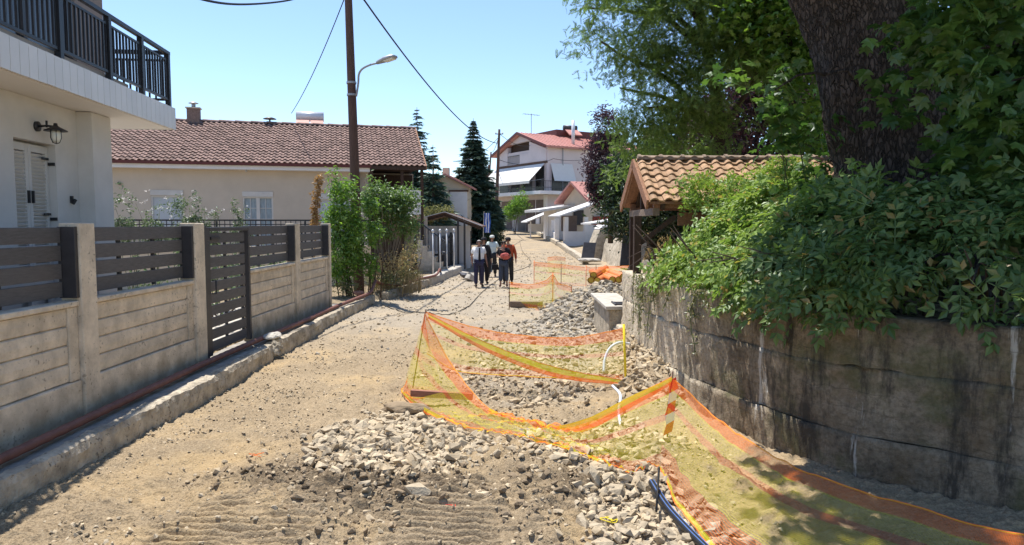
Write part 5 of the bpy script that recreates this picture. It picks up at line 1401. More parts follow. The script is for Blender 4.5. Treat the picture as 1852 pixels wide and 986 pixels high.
cr1 = thing("sunlit_creeper", "bright sunlit creeper spilling over the wall end below the shelter", "creeper")
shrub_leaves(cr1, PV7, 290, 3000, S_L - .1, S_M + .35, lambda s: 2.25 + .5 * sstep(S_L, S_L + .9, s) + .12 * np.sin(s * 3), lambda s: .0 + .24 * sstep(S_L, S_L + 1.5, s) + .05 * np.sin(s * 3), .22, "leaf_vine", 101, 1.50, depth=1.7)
MBb = MB()
for k in range(14):
    s = random.uniform(S_L, S_M); i = int(np.searchsorted(WS, s)); p = Vector(WP[i] - WNR[i] * .5); q = Vector(WP[i] + WNR[i] * random.uniform(-.1, .3)); MBb.tube([(p.x, p.y, 1.2), ((p.x + q.x) / 2, (p.y + q.y) / 2, 1.9), (q.x, q.y, random.uniform(1.6, 2.3))], [.018, .012, .005], 5)
MBb.build("stems", "bark_thin", cr1, True, kind="stuff")
# strands on the shelter roof and dangling on the wall
cc = np.array([list(at(random.uniform(1240, 1440), random.uniform(322, 372), random.uniform(10.6, 11.3))) for _ in range(46)] + [list(at(random.uniform(1360, 1460), random.uniform(290, 352), random.uniform(11.0, 11.9))) for _ in range(44)])
P = clumped(cc, 13, (.12, .12, .07)); leaves_mesh("strands", PV7, P, dirs(len(P), .2), .15, "leaf_vine", cr1, .6)
dl = thing("hanging_ivy", "thin drying ivy strands hanging down the sunlit wall", "ivy")
Pd = []; ib = MB()
for k in range(16):
    s = S_L + (S_M - S_L) * random.uniform(.1, .95); i = int(np.searchsorted(WS, s)); L_ = random.choice((.25, .35, .5, .8)); pts = []
    for q in range(8):
        z = 1.52 - L_ * q / 7; p = WP[i] + WNR[i] * (.075 + .02 * random.random()) + WN[i] * (.06 * math.sin(q * .9 + k)); pts.append((p[0], p[1], z)); 
        for _ in range(5): Pd.append((p[0] + random.gauss(0, .03), p[1] + random.gauss(0, .05), z + random.gauss(0, .03)))
    ib.tube(pts, .006, 5)
ib.build("stems", "stem_green", dl, kind="stuff"); Pd = np.array(Pd); leaves_mesh("foliage", LB2, Pd, dirs(len(Pd), .5), .06, "leaf_drygreen", dl, .8)
cr2 = thing("shaded_shrub", "dark shaded compound leaved shrub above the middle of the wall", "shrub")
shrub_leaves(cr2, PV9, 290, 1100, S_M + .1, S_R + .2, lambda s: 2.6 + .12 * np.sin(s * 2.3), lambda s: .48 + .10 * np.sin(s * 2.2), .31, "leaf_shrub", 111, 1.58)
cr3 = thing("large_shrub", "large leaved shrub with sun flecks over the wall beside the big trunk", "shrub")
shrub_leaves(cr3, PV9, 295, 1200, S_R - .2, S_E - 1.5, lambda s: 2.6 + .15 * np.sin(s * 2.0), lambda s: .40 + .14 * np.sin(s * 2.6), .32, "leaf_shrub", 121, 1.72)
for t, s0, s1 in ((cr2, S_M, S_R), (cr3, S_R, S_E - 1.5)):
    b = MB()
    for k in range(22):
        s = random.uniform(s0, s1); i = min(len(WP) - 1, int(np.searchsorted(WS, s))); p = WP[i] - WNR[i] * random.uniform(.5, .9); q = WP[i] + WNR[i] * random.uniform(-.3, .25)
        b.tube([(p[0], p[1], 1.2), ((p[0] + q[0]) / 2, (p[1] + q[1]) / 2, 1.95), (q[0], q[1], random.uniform(1.5, 2.1))], [.016, .011, .004], 5)
    b.build("stems", "bark_thin", t, True, kind="stuff")
gl_ = inst("leaf_litter", LB2[0], LB2[1], frames(dirs(900, 0, .2), ups(900, .5)), np.array([[random.uniform(2.7, 8), random.uniform(6.5, 12.5), 1.40 + random.random() * .03] for _ in range(900)]), .09)
o = link("undergrowth", gl_, "leaf_dark"); o["kind"] = "stuff"; o["label"] = "leaf litter under the shrubs on the terrace"
# ------------------------------------------------------------------ plants on the left
def bush(name, label, cat, ells, base, mat_, ncl, per, spread, tmpl, size, nstem=7, down=.2, group=None, stem="bark_thin", r=.02):
    t = thing(name, label, cat, (0, 0, 0), 0, group); b = MB(); base = Vector(base)
    for k in range(nstem):
        e = Vector(random.choice(ells)[:3]) + Vector((random.gauss(0, .2), random.gauss(0, .2), random.gauss(0, .15)))
        m_ = base.lerp(e, .5) + Vector((random.gauss(0, .08), random.gauss(0, .08), .1))
        b.tube([base + Vector((random.gauss(0, .12), random.gauss(0, .12), 0)), m_, e], [r, r * .7, r * .25], 6)
    b.build("stem", stem, t, True)
    cc, dd = in_ellipsoids(ells, ncl, .3); P = clumped(cc, per, spread); leaves_mesh("foliage", tmpl, P, dirs(len(P), down), size, mat_, t, .6); return t
bush("leafy_bush", "tall leafy green bush left of the wooden pole", "bush", [E(622, 370, 20, .40, .45, .75), E(608, 320, 20, .2, .25, .35), E(640, 420, 19.9, .42, .45, .6), E(620, 470, 19.9, .42, .45, .7), E(605, 410, 20, .2, .3, .5)], (-4.75, 20, .1), "leaf_bright", 170, 26, (.11, .11, .09), LB2, .15, 11)
bush("leafy_bush", "round green bush right of the wooden pole", "bush", [E(700, 370, 22.2, .75, .6, .5), E(725, 365, 22.4, .5, .5, .5), E(690, 415, 22, .35, .4, .35), E(735, 405, 22.2, .4, .4, .4), E(672, 345, 22, .3, .3, .35)], (-4.0, 22.2, .1), "leaf_mid", 180, 28, (.13, .13, .11), LB2, .145, 18, r=.022)
bush("leafy_bush", "small yellow green shoot beside the wooden pole", "bush", [E(675, 420, 20.2, .22, .2, .45), E(672, 370, 20.2, .16, .2, .3), E(668, 480, 20.2, .2, .2, .4)], (-4.1, 20.3, .1), "leaf_bright", 80, 16, (.07, .07, .07), LB2, .12, 5)
# dry weeds under the bushes
def weeds(name, label, ells, base, mat_, n, size, nst):
    t = thing(name, label, "weeds"); b = MB(); base = Vector(base)
    for k in range(nst):
        x = base.x + random.uniform(-.8, .8); y = base.y + random.uniform(-.6, .6); h = random.uniform(.3, .95)
        b.tube([(x, y, .1), (x + random.gauss(0, .05), y, .1 + h * .6), (x + random.gauss(0, .16), y + random.gauss(0, .1), .1 + h)], [.006, .005, .002], 4)
    o = b.build("stalks", "leaf_straw", t); o["kind"] = "stuff"
    cc, dd = in_ellipsoids(ells, n // 8, .1); P = clumped(cc, 8, (.1, .1, .1)); leaves_mesh("foliage", LB1, P, dirs(len(P), -.5), size, mat_, t, .9)
    return t
weeds("dry_weeds", "dry straw coloured weeds under the green bush", [E(700, 480, 21.6, .5, .4, .3), E(735, 470, 22.5, .4, .4, .5)], (-3.75, 22.2, 0), "leaf_straw", 900, .09, 320)
weeds("green_weeds", "low yellowish green weeds along the earth kerb", [E(690, 508, 21.2, .7, .4, .14), E(735, 500, 22.6, .5, .4, .14), E(620, 520, 19.6, .5, .3, .12)], (-3.9, 21.4, 0), "leaf_drygreen", 1300, .10, 25)
bush("dry_bush", "brownish withered shrub beside the pale steel posts", "bush", [E(742, 465, 25.5, .35, .35, .5), E(755, 440, 25.5, .2, .3, .4), E(728, 480, 25, .3, .3, .4)], (-3.75, 25.5, .1), "leaf_drygreen", 34, 12, (.1, .1, .1), LB1, .10, 12)
bush("flower_shrub", "pale flowering shrub on the carport roof edge", "shrub", [E(790, 385, 37, .9, .6, .35), E(765, 392, 36.5, .5, .5, .3)], (-4.2, 37, .4), "leaf_drygreen", 90, 18, (.14, .14, .1), LB1, .16, 8)
# rose bushes in the yard
for i, (px, py, d, h_, lab) in enumerate(((224, 372, 13.5, .35, "leftmost white rose shoots beside the white house column"), (276, 380, 14.2, .28, "short white rose shoots left of the shuttered window"), (320, 385, 14.8, .26, "rose shoots before the left edge of the shuttered window"), (346, 372, 15.5, .36, "tallest white rose shoots before the shuttered window"), (376, 388, 15.8, .18, "low rose shoots right of the shuttered window"), (434, 386, 16.6, .24, "white rose shoots beside the paned window"))):
    p = at(px, py, d)
    t = bush("rose_bush", lab, "rose bush", [(p.x + (k - 1) * .13, p.y + random.uniform(-.1, .1), p.z + random.uniform(-.1, .15), .06, .07, h_ * random.uniform(.7, 1.15)) for k in range(3)] + [(p.x, p.y, p.z - .5, .22, .25, .3)], (p.x, p.y, .2), "leaf_rose", 60, 12, (.035, .035, .05), LB2, .085, 6, 0, "rose bushes in the yard", "stem_green", .01)
    cc = np.array([[p.x + random.gauss(0, .16), p.y + random.gauss(0, .1), p.z + random.uniform(-.1, h_)] for _ in range(7)])
    P = clumped(cc, 5, (.018, .018, .018)); leaves_mesh("flowers", LB2, P, dirs(len(P), -.6), .05, "petal_white", t, 1)
dp = thing("dry_plume", "tall dried brown flower spike behind the last fence panel", "plant")
b = MB(); b.tube([at(568, 470, 18.5), at(572, 400, 18.5), at(579, 315, 18.6)], [.02, .015, .006], 6); b.build("stem", "leaf_dry", dp)
cc = np.array([list(at(566 + 13 * (1 - t) + random.gauss(0, 3), 318 + 90 * t, 18.5)) for t in np.linspace(0, 1, 60)]); P = clumped(cc, 9, (.035, .035, .03)); leaves_mesh("foliage", LB1, P, dirs(len(P), .3), .10, "leaf_dry", dp, .9)
# hedge plants seen through the slats
bush("yard_bush", "leafy yard bush glimpsed through the fence slats", "bush", [(-6.2, 13, 1.3, 1.2, .6, .7), (-5.8, 15.5, 1.2, .8, .8, .7)], (-6, 14, .2), "leaf_rose", 60, 20, (.15, .15, .12), LB1, .12)
yg = tag(MB().box(-9.5, -4.9, 9, 17, .2, .34).build("yard_slab", "concrete_pale", None), "pale paved yard behind the slatted fence", "paving"); struct(yg)

# conifers
def spruce(label, px_tip, py_tip, d, zb, rad, mat_="leaf_spruce", n_lev=30, dens=11, droop=.35, top=0.0, group="conifers beyond the houses"):
    tip = at(px_tip, py_tip, d); t = thing("spruce_tree", label, "tree", (tip.x, d, zb), 0, group); H = tip.z - zb
    MB().cyl((0, 0, -.2), (0, 0, H), .16, .015, 8).build("trunk", "bark_thin", t, True)
    P = []; D = []; SZ = []; bb_ = MB()
    for l in range(n_lev):
        f = l / (n_lev - 1); z = H * (.08 + .9 * f) + random.uniform(-.06, .06) * H / 10; r = rad * (1 - f) ** .8 * (1 if f > .12 else .8) + .04
        nb = max(4, int(dens * (1 - f * .6)))
        for k in range(nb):
            a = random.uniform(0, 6.283); rr = r * random.uniform(.5, 1.25); dx, dy = math.cos(a), math.sin(a); z += random.uniform(-.28, .28) * (1 - f) + .0
            bb_.tube([(0, 0, z), (dx * rr * .5, dy * rr * .5, z - droop * rr * .25), (dx * rr, dy * rr, z - droop * rr * .35 + .05)], [.02, .014, .005], 4, False)
            m_ = max(8, int(rr * 26))
            for q in range(m_):
                u = (q + random.random()) / m_
                for s in (-1, 1):
                    P.append((dx * rr * u, dy * rr * u, z - droop * rr * .35 * u)); sa = a + s * random.uniform(.4, 1.2); D.append((math.cos(sa), math.sin(sa), random.uniform(-.55, .15))); SZ.append(.18 + .32 * min(1, r / rad * 1.3))
    o = bb_.build("branches", "bark_thin", t, kind="stuff"); P = np.array(P); D = np.array(D)
    q = link("foliage", inst("foliage", np.array([(0, 0, 0), (.13, .35, .0), (0, 1, -.1), (-.13, .35, 0)]), np.array([(0, 1, 2), (0, 2, 3)]), frames(D, ups(len(P), .5)), P, np.array(SZ) * (.7 + .6 * RNG.random(len(P)))), mat_, t); q["kind"] = "stuff"
    return t
spruce("big dark spruce standing alone at the left roadside", 856, 214, 52, .5, 2.15, n_lev=72, dens=24)
spruce("spruce whose tip shows above the tiled roof end", 754, 194, 48, .4, 2.5, n_lev=48, dens=10)
spruce("shaggy dark conifer between the tiled roof and the cream house", 783, 262, 44, .4, 1.5, n_lev=24, dens=9, droop=.6)
bush("bright_tree", "bright green young tree before the three storey house", "tree", [E(938, 372, 66, .9, .9, .8), E(925, 385, 66, .8, .8, .7), E(945, 355, 66.5, .5, .5, .5)], (.2, 66, 1.2), "leaf_bright", 110, 24, (.18, .18, .15), LB1, .22, 6)
bush("roadside_bush", "dark bush at the foot of the box pole", "bush", [E(893, 418, 56, .7, .8, .5), E(905, 432, 50, .3, .4, .25), E(880, 425, 50, .5, .6, .5)], (-1.6, 54, .5), "leaf_dark", 90, 26, (.16, .16, .12), LB1, .2, 6)
bush("roadside_bush", "pale roadside bush beyond the spruce", "bush", [E(882, 372, 80, 1.2, 1, .9), E(890, 355, 86, 1.2, 1, .9)], (-2.9, 82, 1.5), "leaf_mid", 90, 20, (.25, .25, .2), LB1, .3, 6)
for i, (px, py, d, r_) in enumerate(((800, 330, 90, 4.5), (835, 345, 105, 4.5), (895, 352, 150, 4), (860, 340, 140, 5), (1110, 330, 75, 4.5), (1140, 350, 60, 3.5), (700, 310, 70, 5), (580, 300, 75, 5))):
    p = at(px, py, d); far_tree("background_tree", ["bushy tree behind the veranda end of the tiled roof", "distant tree right of the cream house", "distant tree at the bend of the road", "distant tree just behind the big spruce", "tree behind the plum tree and the lavender house", "tree on the bank behind the plum tree", "tree hidden behind the tiled house", "tree behind the middle of the tiled house"][i], "tree", [(p.x, p.y, p.z - r_ * .6, r_ * .9, r_ * .8, r_ * .8), (p.x - r_ * .4, p.y, p.z - r_ * 1.0, r_ * .6, r_ * .6, r_ * .6), (p.x + r_ * .4, p.y, p.z - r_ * 1.0, r_ * .6, r_ * .6, r_ * .6)], (p.x, p.y, float(prof(np.array(p.y)))), .2, "leaf_mid", 150, 26, (.45, .45, .35), LB1, .5, group="far background trees")
wd = []
for k in range(420):
    x = random.uniform(-110, 120); y = random.uniform(175, 230); wd.append((x, y, float(prof(np.array(y))) + random.uniform(0, 4.5)))
P = clumped(np.array(wd), 26, (1.6, 1.2, 1.0)); o = leaves_mesh("far_woods", LB1, P, dirs(len(P), .2), 1.5, "leaf_mid", None, .8); o["label"] = "low belt of woods at the horizon"
# dry grass bank on the right
n = 9000
gx = RNG.uniform(4.7, 8.5, n); gy = RNG.uniform(24, 44, n); gx = wall_x(gy) + .9 + RNG.random(n) ** 1.5 * 4
gzv = ground_z(gx, gy); hgt = RNG.uniform(.25, .75, n)
D = np.stack([RNG.normal(size=n) * .35, RNG.normal(size=n) * .35, np.ones(n)], 1); D /= np.linalg.norm(D, axis=1, keepdims=True)
o = link("dry_grass", inst("dry_grass", np.array([(-.022, 0, 0), (.022, 0, 0), (.01, .6, .03), (0, 1, .12)]), np.array([(0, 1, 2), (0, 2, 3)]), frames(D, RNG.normal(size=(n, 3))), np.stack([gx, gy, gzv - .05], 1), hgt), "leaf_straw"); o["kind"] = "stuff"; o["label"] = "tall dry straw grass on the bank behind the shelter"
bush("bank_shrub", "dark scrub at the top of the dry grass bank", "shrub", [E(1135, 402, 40, .9, .8, .3), E(1160, 398, 40, 1.1, .8, .4)], (6.8, 40, 1.6), "leaf_dark", 80, 20, (.2, .2, .14), LB1, .18, 8)
# ------------------------------------------------------------------ orange and yellow safety netting on stakes
def net_material(mname="safety_mesh", w1=.10, w2=.115, ribbon=False):
    m = bpy.data.materials.new(mname); m.use_nodes = True
    N, L = nodes(m); N.remove(N["Principled BSDF"]); out = N["Material Output"]
    at_ = N.new("ShaderNodeAttribute"); at_.attribute_name = "UVMap"
    sp = N.new("ShaderNodeSeparateXYZ"); L.new(at_.outputs["Vector"], sp.inputs[0])
    cr = N.new("ShaderNodeValToRGB"); e = cr.color_ramp; e.interpolation = 'CONSTANT'
    OR, YE = (.93, .23, .04, 1), (.80, .72, .05, 1)
    stops = [(0, OR), (.055, YE), (.50, OR), (.60, YE), (.80, OR), (.965, YE)]
    e.elements[0].position = 0; e.elements[0].color = YE; e.elements[1].position = .02; e.elements[1].color = OR
    for p, c in ((.15, YE), (.50, OR), (.585, YE), (.80, OR), (.985, YE)):
        x = e.elements.new(p); x.color = c
    L.new(sp.outputs["Y"], cr.inputs[0])
    # woven strands: u in metres, v across the band
    def strands(src, k, w):
        a = N.new("ShaderNodeMath"); a.operation = 'MULTIPLY'; a.inputs[1].default_value = k; L.new(src, a.inputs[0])
        f = N.new("ShaderNodeMath"); f.operation = 'FRACT'; L.new(a.outputs[0], f.inputs[0])
        g = N.new("ShaderNodeMath"); g.operation = 'LESS_THAN'; g.inputs[1].default_value = w; L.new(f.outputs[0], g.inputs[0]); return g.outputs[0]
    s1 = strands(sp.outputs["X"], 110, w1); s2 = strands(sp.outputs["Y"], 75, w2)
    mx = N.new("ShaderNodeMath"); mx.operation = 'MAXIMUM'; L.new(s1, mx.inputs[0]); L.new(s2, mx.inputs[1])
    # hems are woven tighter
    hem = N.new("ShaderNodeValToRGB"); hem.color_ramp.interpolation = 'CONSTANT'
    hem.color_ramp.elements[0].position = 0; hem.color_ramp.elements[0].color = (.45,) * 3 + (1,); hem.color_ramp.elements[1].position = .02; hem.color_ramp.elements[1].color = (0, 0, 0, 1)
    for p, c in ((.78, .26), (.975, .6)): x = hem.color_ramp.elements.new(p); x.color = (c, c, c, 1)
    L.new(sp.outputs["Y"], hem.inputs[0])
    m2 = N.new("ShaderNodeMath"); m2.operation = 'MAXIMUM'; L.new(mx.outputs[0], m2.inputs[0]); L.new(hem.outputs[0], m2.inputs[1])
    tr = N.new("ShaderNodeBsdfTransparent"); d = N.new("ShaderNodeBsdfDiffuse"); t = N.new("ShaderNodeBsdfTranslucent")
    L.new(cr.outputs[0], d.inputs[0]); L.new(cr.outputs[0], t.inputs[0])
    ds = N.new("ShaderNodeMixShader"); ds.inputs[0].default_value = .5; L.new(d.outputs[0], ds.inputs[1]); L.new(t.outputs[0], ds.inputs[2])
    fm = N.new("ShaderNodeMixShader"); L.new(m2.outputs[0], fm.inputs[0]); L.new(tr.outputs[0], fm.inputs[1]); L.new(ds.outputs[0], fm.inputs[2])
    L.new(fm.outputs[0], out.inputs[0]); MATS[mname] = m
    if ribbon:
        while len(e.elements) > 2: e.elements.remove(e.elements[-1])
        e.elements[0].position = 0; e.elements[0].color = OR; e.elements[1].position = .42; e.elements[1].color = YE
        while len(hem.color_ramp.elements) > 2: hem.color_ramp.elements.remove(hem.color_ramp.elements[-1])
        hem.color_ramp.elements[0].color = (.5, .5, .5, 1); hem.color_ramp.elements[1].position = .9; hem.color_ramp.elements[1].color = (.75, .75, .75, 1)
net_material()
net_material("safety_mesh_gathered", .3, .3, True)
mat("cord_yellow", (.85, .68, .04), .7, .1, 10); mat("cord_orange", (.90, .20, .03), .7, .1, 10)


def net(label, top, bot, n=90, m=16, wr=.02, seed=0, group="safety nets round the road works", v0=0.0, v1=1.0, cords=True, clear=.015, vpow=1.0, mname="safety_mesh"):
    """netting stretched from a top line to a bottom line (world points), with slack folds; v = 1 at the top hem"""
    T = catmull(top, n); B = catmull(bot, n)
    L_ = np.concatenate([[0], np.cumsum(np.linalg.norm(np.diff((T + B) / 2, axis=0), axis=1))])
    V = []; UV = []
    for i in range(n):
        drop = T[i] - B[i]
        tan = T[min(i + 1, n - 1)] - T[max(i - 1, 0)]; nr = np.array([tan[1], -tan[0], 0]); nr /= max(1e-6, np.linalg.norm(nr))
        for j in range(m):
            v = j / (m - 1); p = B[i] + drop * v
            a = (float(fbm(np.array(L_[i] * 3.0 + v * .9), np.array(v * 1.6 + seed), 3, seed + 5)) - .5) * 2
            p = p + nr * a * wr * math.sin(math.pi * min(1, v * 1.0 + .1)) * 2
            p[2] += (float(vnoise(np.array(L_[i] * 9), np.array(v * 2.), seed)) - .5) * wr * .5
            p[2] = max(p[2], gz(p[0], p[1]) + clear)
            V.append(p); UV.append((L_[i], v0 + (v1 - v0) * (v if vpow == 1 else float(np.interp(v, [0, .3, .65, .72, .87, 1], [0, .18, .50, .585, .80, 1])))))
    F = [(i * m + j, (i + 1) * m + j, (i + 1) * m + j + 1, i * m + j + 1) for i in range(n - 1) for j in range(m - 1)]
    me = bpy.data.meshes.new("net_mesh"); me.from_pydata([tuple(v) for v in V], [], F)
    ul = me.uv_layers.new(name="UVMap"); vi = np.zeros(len(me.loops), np.int32); me.loops.foreach_get("vertex_index", vi); ul.data.foreach_set("uv", np.array(UV, np.float32)[vi].ravel())
    me.polygons.foreach_set("use_smooth", [True] * len(me.polygons)); me.update()
    t = thing("safety_net", label, "safety net", tuple(B[0]), 0, group); o0 = Vector(B[0])
    o = link("netting", me, mname, t, -o0)
    if cords:
        up = [Vector(V[i * m + m - 1]) - o0 for i in range(n)]; dn = [Vector(V[i * m]) - o0 for i in range(n)]
        MB().tube(up, .0035, 4).build("top_cord", "cord_orange", t); MB().tube(dn, .004, 4).build("bottom_cord", "cord_orange", t)
    return t
def a3(l): return [at(*p) for p in l]
S1T = at(770, 564, 9.85)
S2T = at(1128, 594, 10.05)
S3T = at(1215, 682, 7.3)
n1 = net("far net sagging between the left stake and the yellow stake at the wall", [S1T, at(860, 592, 9.8), at(950, 607, 9.8), at(1040, 610, 9.95), S2T], a3([(772, 640, 9.95), (830, 672, 10.0), (950, 681, 10.05), (1040, 686, 10.1), (1130, 692, 10.1)]), seed=1)
dg = net("twisted diagonal net strip running down to the yellow stake", a3([(774, 567, 9.8), (880, 620, 9.75), (1000, 663, 9.8), (1129, 688, 9.95)]), a3([(776, 576, 9.8), (880, 636, 9.75), (1000, 681, 9.8), (1128, 697, 9.95)]), m=6, wr=.012, seed=2, mname="safety_mesh_gathered")
n2 = net("front net hanging from the left stake down to the taped stake", [S1T - Vector((0, .05, .02)), at(806, 640, 9.5), at(845, 697, 9.0), at(885, 740, 8.5), at(935, 766, 8.1), at(990, 773, 7.85), at(1060, 758, 7.55), at(1140, 718, 7.4), S3T], a3([(737, 690, 9.85), (727, 716, 9.25), (770, 748, 8.35), (850, 785, 7.55), (950, 803, 7.25), (1050, 828, 6.8), (1110, 848, 6.5), (1150, 857, 6.38), (1192, 846, 6.5)]), n=130, m=22, wr=.03, seed=3, clear=.05)
def ribbon(t, top, bot, n=70, seed=0):
    r = net('x', top, bot, n=n, m=5, wr=.008, seed=seed, mname='safety_mesh_gathered', cords=False, clear=.05)
    c = r.children[0]; c.parent = t; c.name = 'gathered_hem'; c.location = -Vector(t.location); bpy.data.objects.remove(r)
ribbon(n2, [at(885, 738, 8.45), at(935, 764, 8.05), at(990, 772, 7.8), at(1060, 757, 7.5), at(1140, 717, 7.35), S3T - Vector((0, .03, 0))], a3([(880, 752, 8.4), (935, 782, 8.0), (990, 793, 7.75), (1060, 780, 7.45), (1140, 738, 7.3), (1213, 697, 7.25)]), seed=21)
ribbon(n2, a3([(728, 708, 9.2), (770, 738, 8.3), (850, 774, 7.5), (950, 790, 7.2), (1050, 818, 6.75), (1110, 842, 6.45)]), a3([(730, 717, 9.15), (770, 750, 8.25), (850, 788, 7.48), (950, 806, 7.18), (1050, 832, 6.72), (1110, 852, 6.42)]), seed=22)
n3 = net("long net draped along the foot of the retaining wall", [S3T + Vector((.01, -.02, 0)), at(1280, 742, 6.95), at(1340, 788, 6.25), at(1420, 835, 5.7), at(1520, 876, 5.2), at(1650, 916, 4.85), at(1750, 945, 4.5), at(1852, 968, 4.3), at(1980, 985, 4.15)], a3([(1192, 848, 6.5), (1212, 885, 5.95), (1240, 935, 5.42), (1290, 995, 4.87), (1380, 1060, 4.4), (1500, 1120, 4.02), (1650, 1190, 3.66), (1800, 1250, 3.4), (1950, 1300, 3.2)]), n=130, m=24, wr=.045, seed=4, vpow=1.6)
tent = net("small gathered net bunched at the foot of the left stake", [S1T + Vector((-.01, -.06, -.02)), S1T + Vector((.0, -.1, -.12)), at(775, 620, 9.6)], a3([(733, 712, 9.5), (755, 722, 9.1), (800, 712, 9.2)]), n=40, m=20, wr=.05, seed=9)
# farther enclosures
net("middle net with a gathered peak in front of the grey gravel pile", a3([(921, 510, 18.5), (960, 514, 18.4), (985, 508, 18.3), (1000, 497, 18.3), (1012, 513, 18.3), (1034, 519, 18.3)]), a3([(921, 552, 18.9), (960, 557, 18.6), (985, 560, 18.4), (1000, 562, 18.3), (1012, 563, 18.25), (1034, 563, 18.25)]), n=60, seed=6, wr=.03)
net("bunched yellow fold hanging from the peak of the middle net", a3([(997, 500, 18.2), (1000, 498, 18.2), (1003, 500, 18.2)]), a3([(968, 560, 18.1), (985, 565, 18.0), (1004, 561, 18.1)]), n=14, m=10, wr=.06, seed=7, v0=.12, v1=.48)
net("far net running towards the orange pipes", a3([(966, 474, 26.5), (1010, 478, 26), (1058, 483, 25.5)]), a3([(968, 512, 26.7), (1010, 515, 26.2), (1058, 519, 25.6)]), n=50, seed=8, wr=.03)
net("far net in front of the stacked orange pipes", a3([(1060, 482, 25.4), (1072, 484, 24.8), (1100, 482, 26), (1145, 480, 27)]), a3([(1060, 520, 25.4), (1074, 515, 24.8), (1100, 505, 26.4), (1145, 500, 27.5)]), n=50, seed=10, wr=.03)
net("small farthest net at the left of the leaning slab", a3([(990, 466, 31), (1006, 464, 31), (1023, 466, 30.6)]), a3([(990, 500, 31), (1006, 500, 31), (1023, 500, 30.6)]), n=24, seed=12, wr=.02)
def stake(label, base, top, r, m, name="stake"):
    return tag(MB().tube([base, top], r, 8).build(name, m, None, True), label, "stake", "stakes holding the safety nets")
stake("left stake carrying the tent shaped net", Vector((-1.42, 9.75, -.05)), S1T + Vector((0, 0, .03)), .009, "rust_brown")
s2 = stake("yellow stake at the low end of the wall", at(1132, 700, 10.0), S2T + Vector((0, 0, .06)), .018, "cord_yellow")
s3b = Vector((S3T.x - .04, S3T.y + .02, -.1))
stake("rusty stake tied with red and white tape", s3b, S3T + Vector((.01, 0, .06)), .009, "rust_brown")
stake("short dark rebar stake holding the bottom of the long net", at(1187, 925, 5.55), at(1192, 846, 6.0), .010, "cable_black")
for i, (px, py, d) in enumerate(((921, 506, 18.55), (1000, 494, 18.35), (1034, 516, 18.35), (966, 471, 26.55), (1015, 474, 26.0), (1060, 480, 25.45), (1078, 480, 25.0))):
    p = at(px, py, d); stake(["left stake of the middle net", "peak stake of the middle net", "right stake of the middle net", "left stake of the far net", "middle stake of the far net", "stake where the two far nets meet", "stake beside the orange pipe ends"][i], Vector((p.x, d, gz(p.x, d) - .1)), p, .012, "cord_orange" if i % 2 else "rust_brown")
# barrier tape, striped red and white
tp = thing("barrier_tape", "red and white striped barrier tape knotted on the stake", "tape", tuple(S3T))
cz = 0
tpp = [(0, -.03, -.02), (.012, -.05, -.14), (-.005, -.045, -.26), (-.03, -.06, -.38), (-.02, -.05, -.48), (-.05, -.06, -.60)]
tw = [.07, .09, .08, .10, .08, .09]
for k in range(5):
    for h_ in (0,):
        t0, t1 = 0, 1
        p0 = Vector(tpp[k]).lerp(Vector(tpp[k + 1]), t0); p1 = Vector(tpp[k]).lerp(Vector(tpp[k + 1]), t1); sl2 = .03
        b = MB(); w0 = tw[k] + (tw[k + 1] - tw[k]) * t0; w1 = tw[k] + (tw[k + 1] - tw[k]) * t1
        b.v = [(p0.x - w0 / 2, p0.y + .012, p0.z - sl2), (p0.x + w0 / 2, p0.y - .012, p0.z + sl2), (p1.x + w1 / 2, p1.y - .014, p1.z + sl2), (p1.x - w1 / 2, p1.y + .016, p1.z - sl2)]; b.f = [(0, 1, 2, 3)]
        b.build("stripe", "tape_red" if k % 2 == 0 else "tape_white", tp)

# ------------------------------------------------------------------ pipes and odd pieces
def gtube(name, label, cat, pts, r, m, n=60, ns=10):
    return tag(MB().tube(catmull(pts, n).tolist(), r, ns).build(name, m, None, True), label, cat)
pp_ = [(at(1178, 872, 6.0)), at(1205, 915, 5.62), at(1240, 955, 5.22), at(1285, 1000, 4.85), at(1340, 1055, 4.45)]
bp = gtube("black_pipe", "black water pipe with blue stripes lying in the trench", "pipe", pp_, .030, "pipe_black")
c_ = catmull(pp_, 60)
MB().tube([(p[0] - .014, p[1], p[2] + .0285) for p in c_], .0035, 5).build("stripe", "pipe_blue", bp); MB().tube([(p[0] + .02, p[1], p[2] + .024) for p in c_], .003, 5).build("stripe", "pipe_blue", bp)
gtube("bent_pipe", "pale blue bent water pipe arching behind the far net", "pipe", [at(1092, 672, 10.3), at(1094, 650, 10.4), at(1103, 630, 10.5), at(1120, 620, 10.6), at(1138, 622, 10.8)], .021, "pipe_white")
gtube("white_pipe", "whitish blue pipe standing by the taped stake", "pipe", [at(1108, 698, 9.2), at(1122, 715, 8.6), at(1119, 745, 8.2), at(1124, 775, 7.9), at(1127, 792, 7.85)], .018, "pipe_white")
fp_ = [tuple(at(px, py, d)) for px, py, d in ((1073, 498, 24.3), (1069, 507, 24.3), (1080, 508, 24.2), (1108, 506, 24.4), (1119, 506, 24.4), (1127, 501, 24.4), (1138, 503, 24.4))]
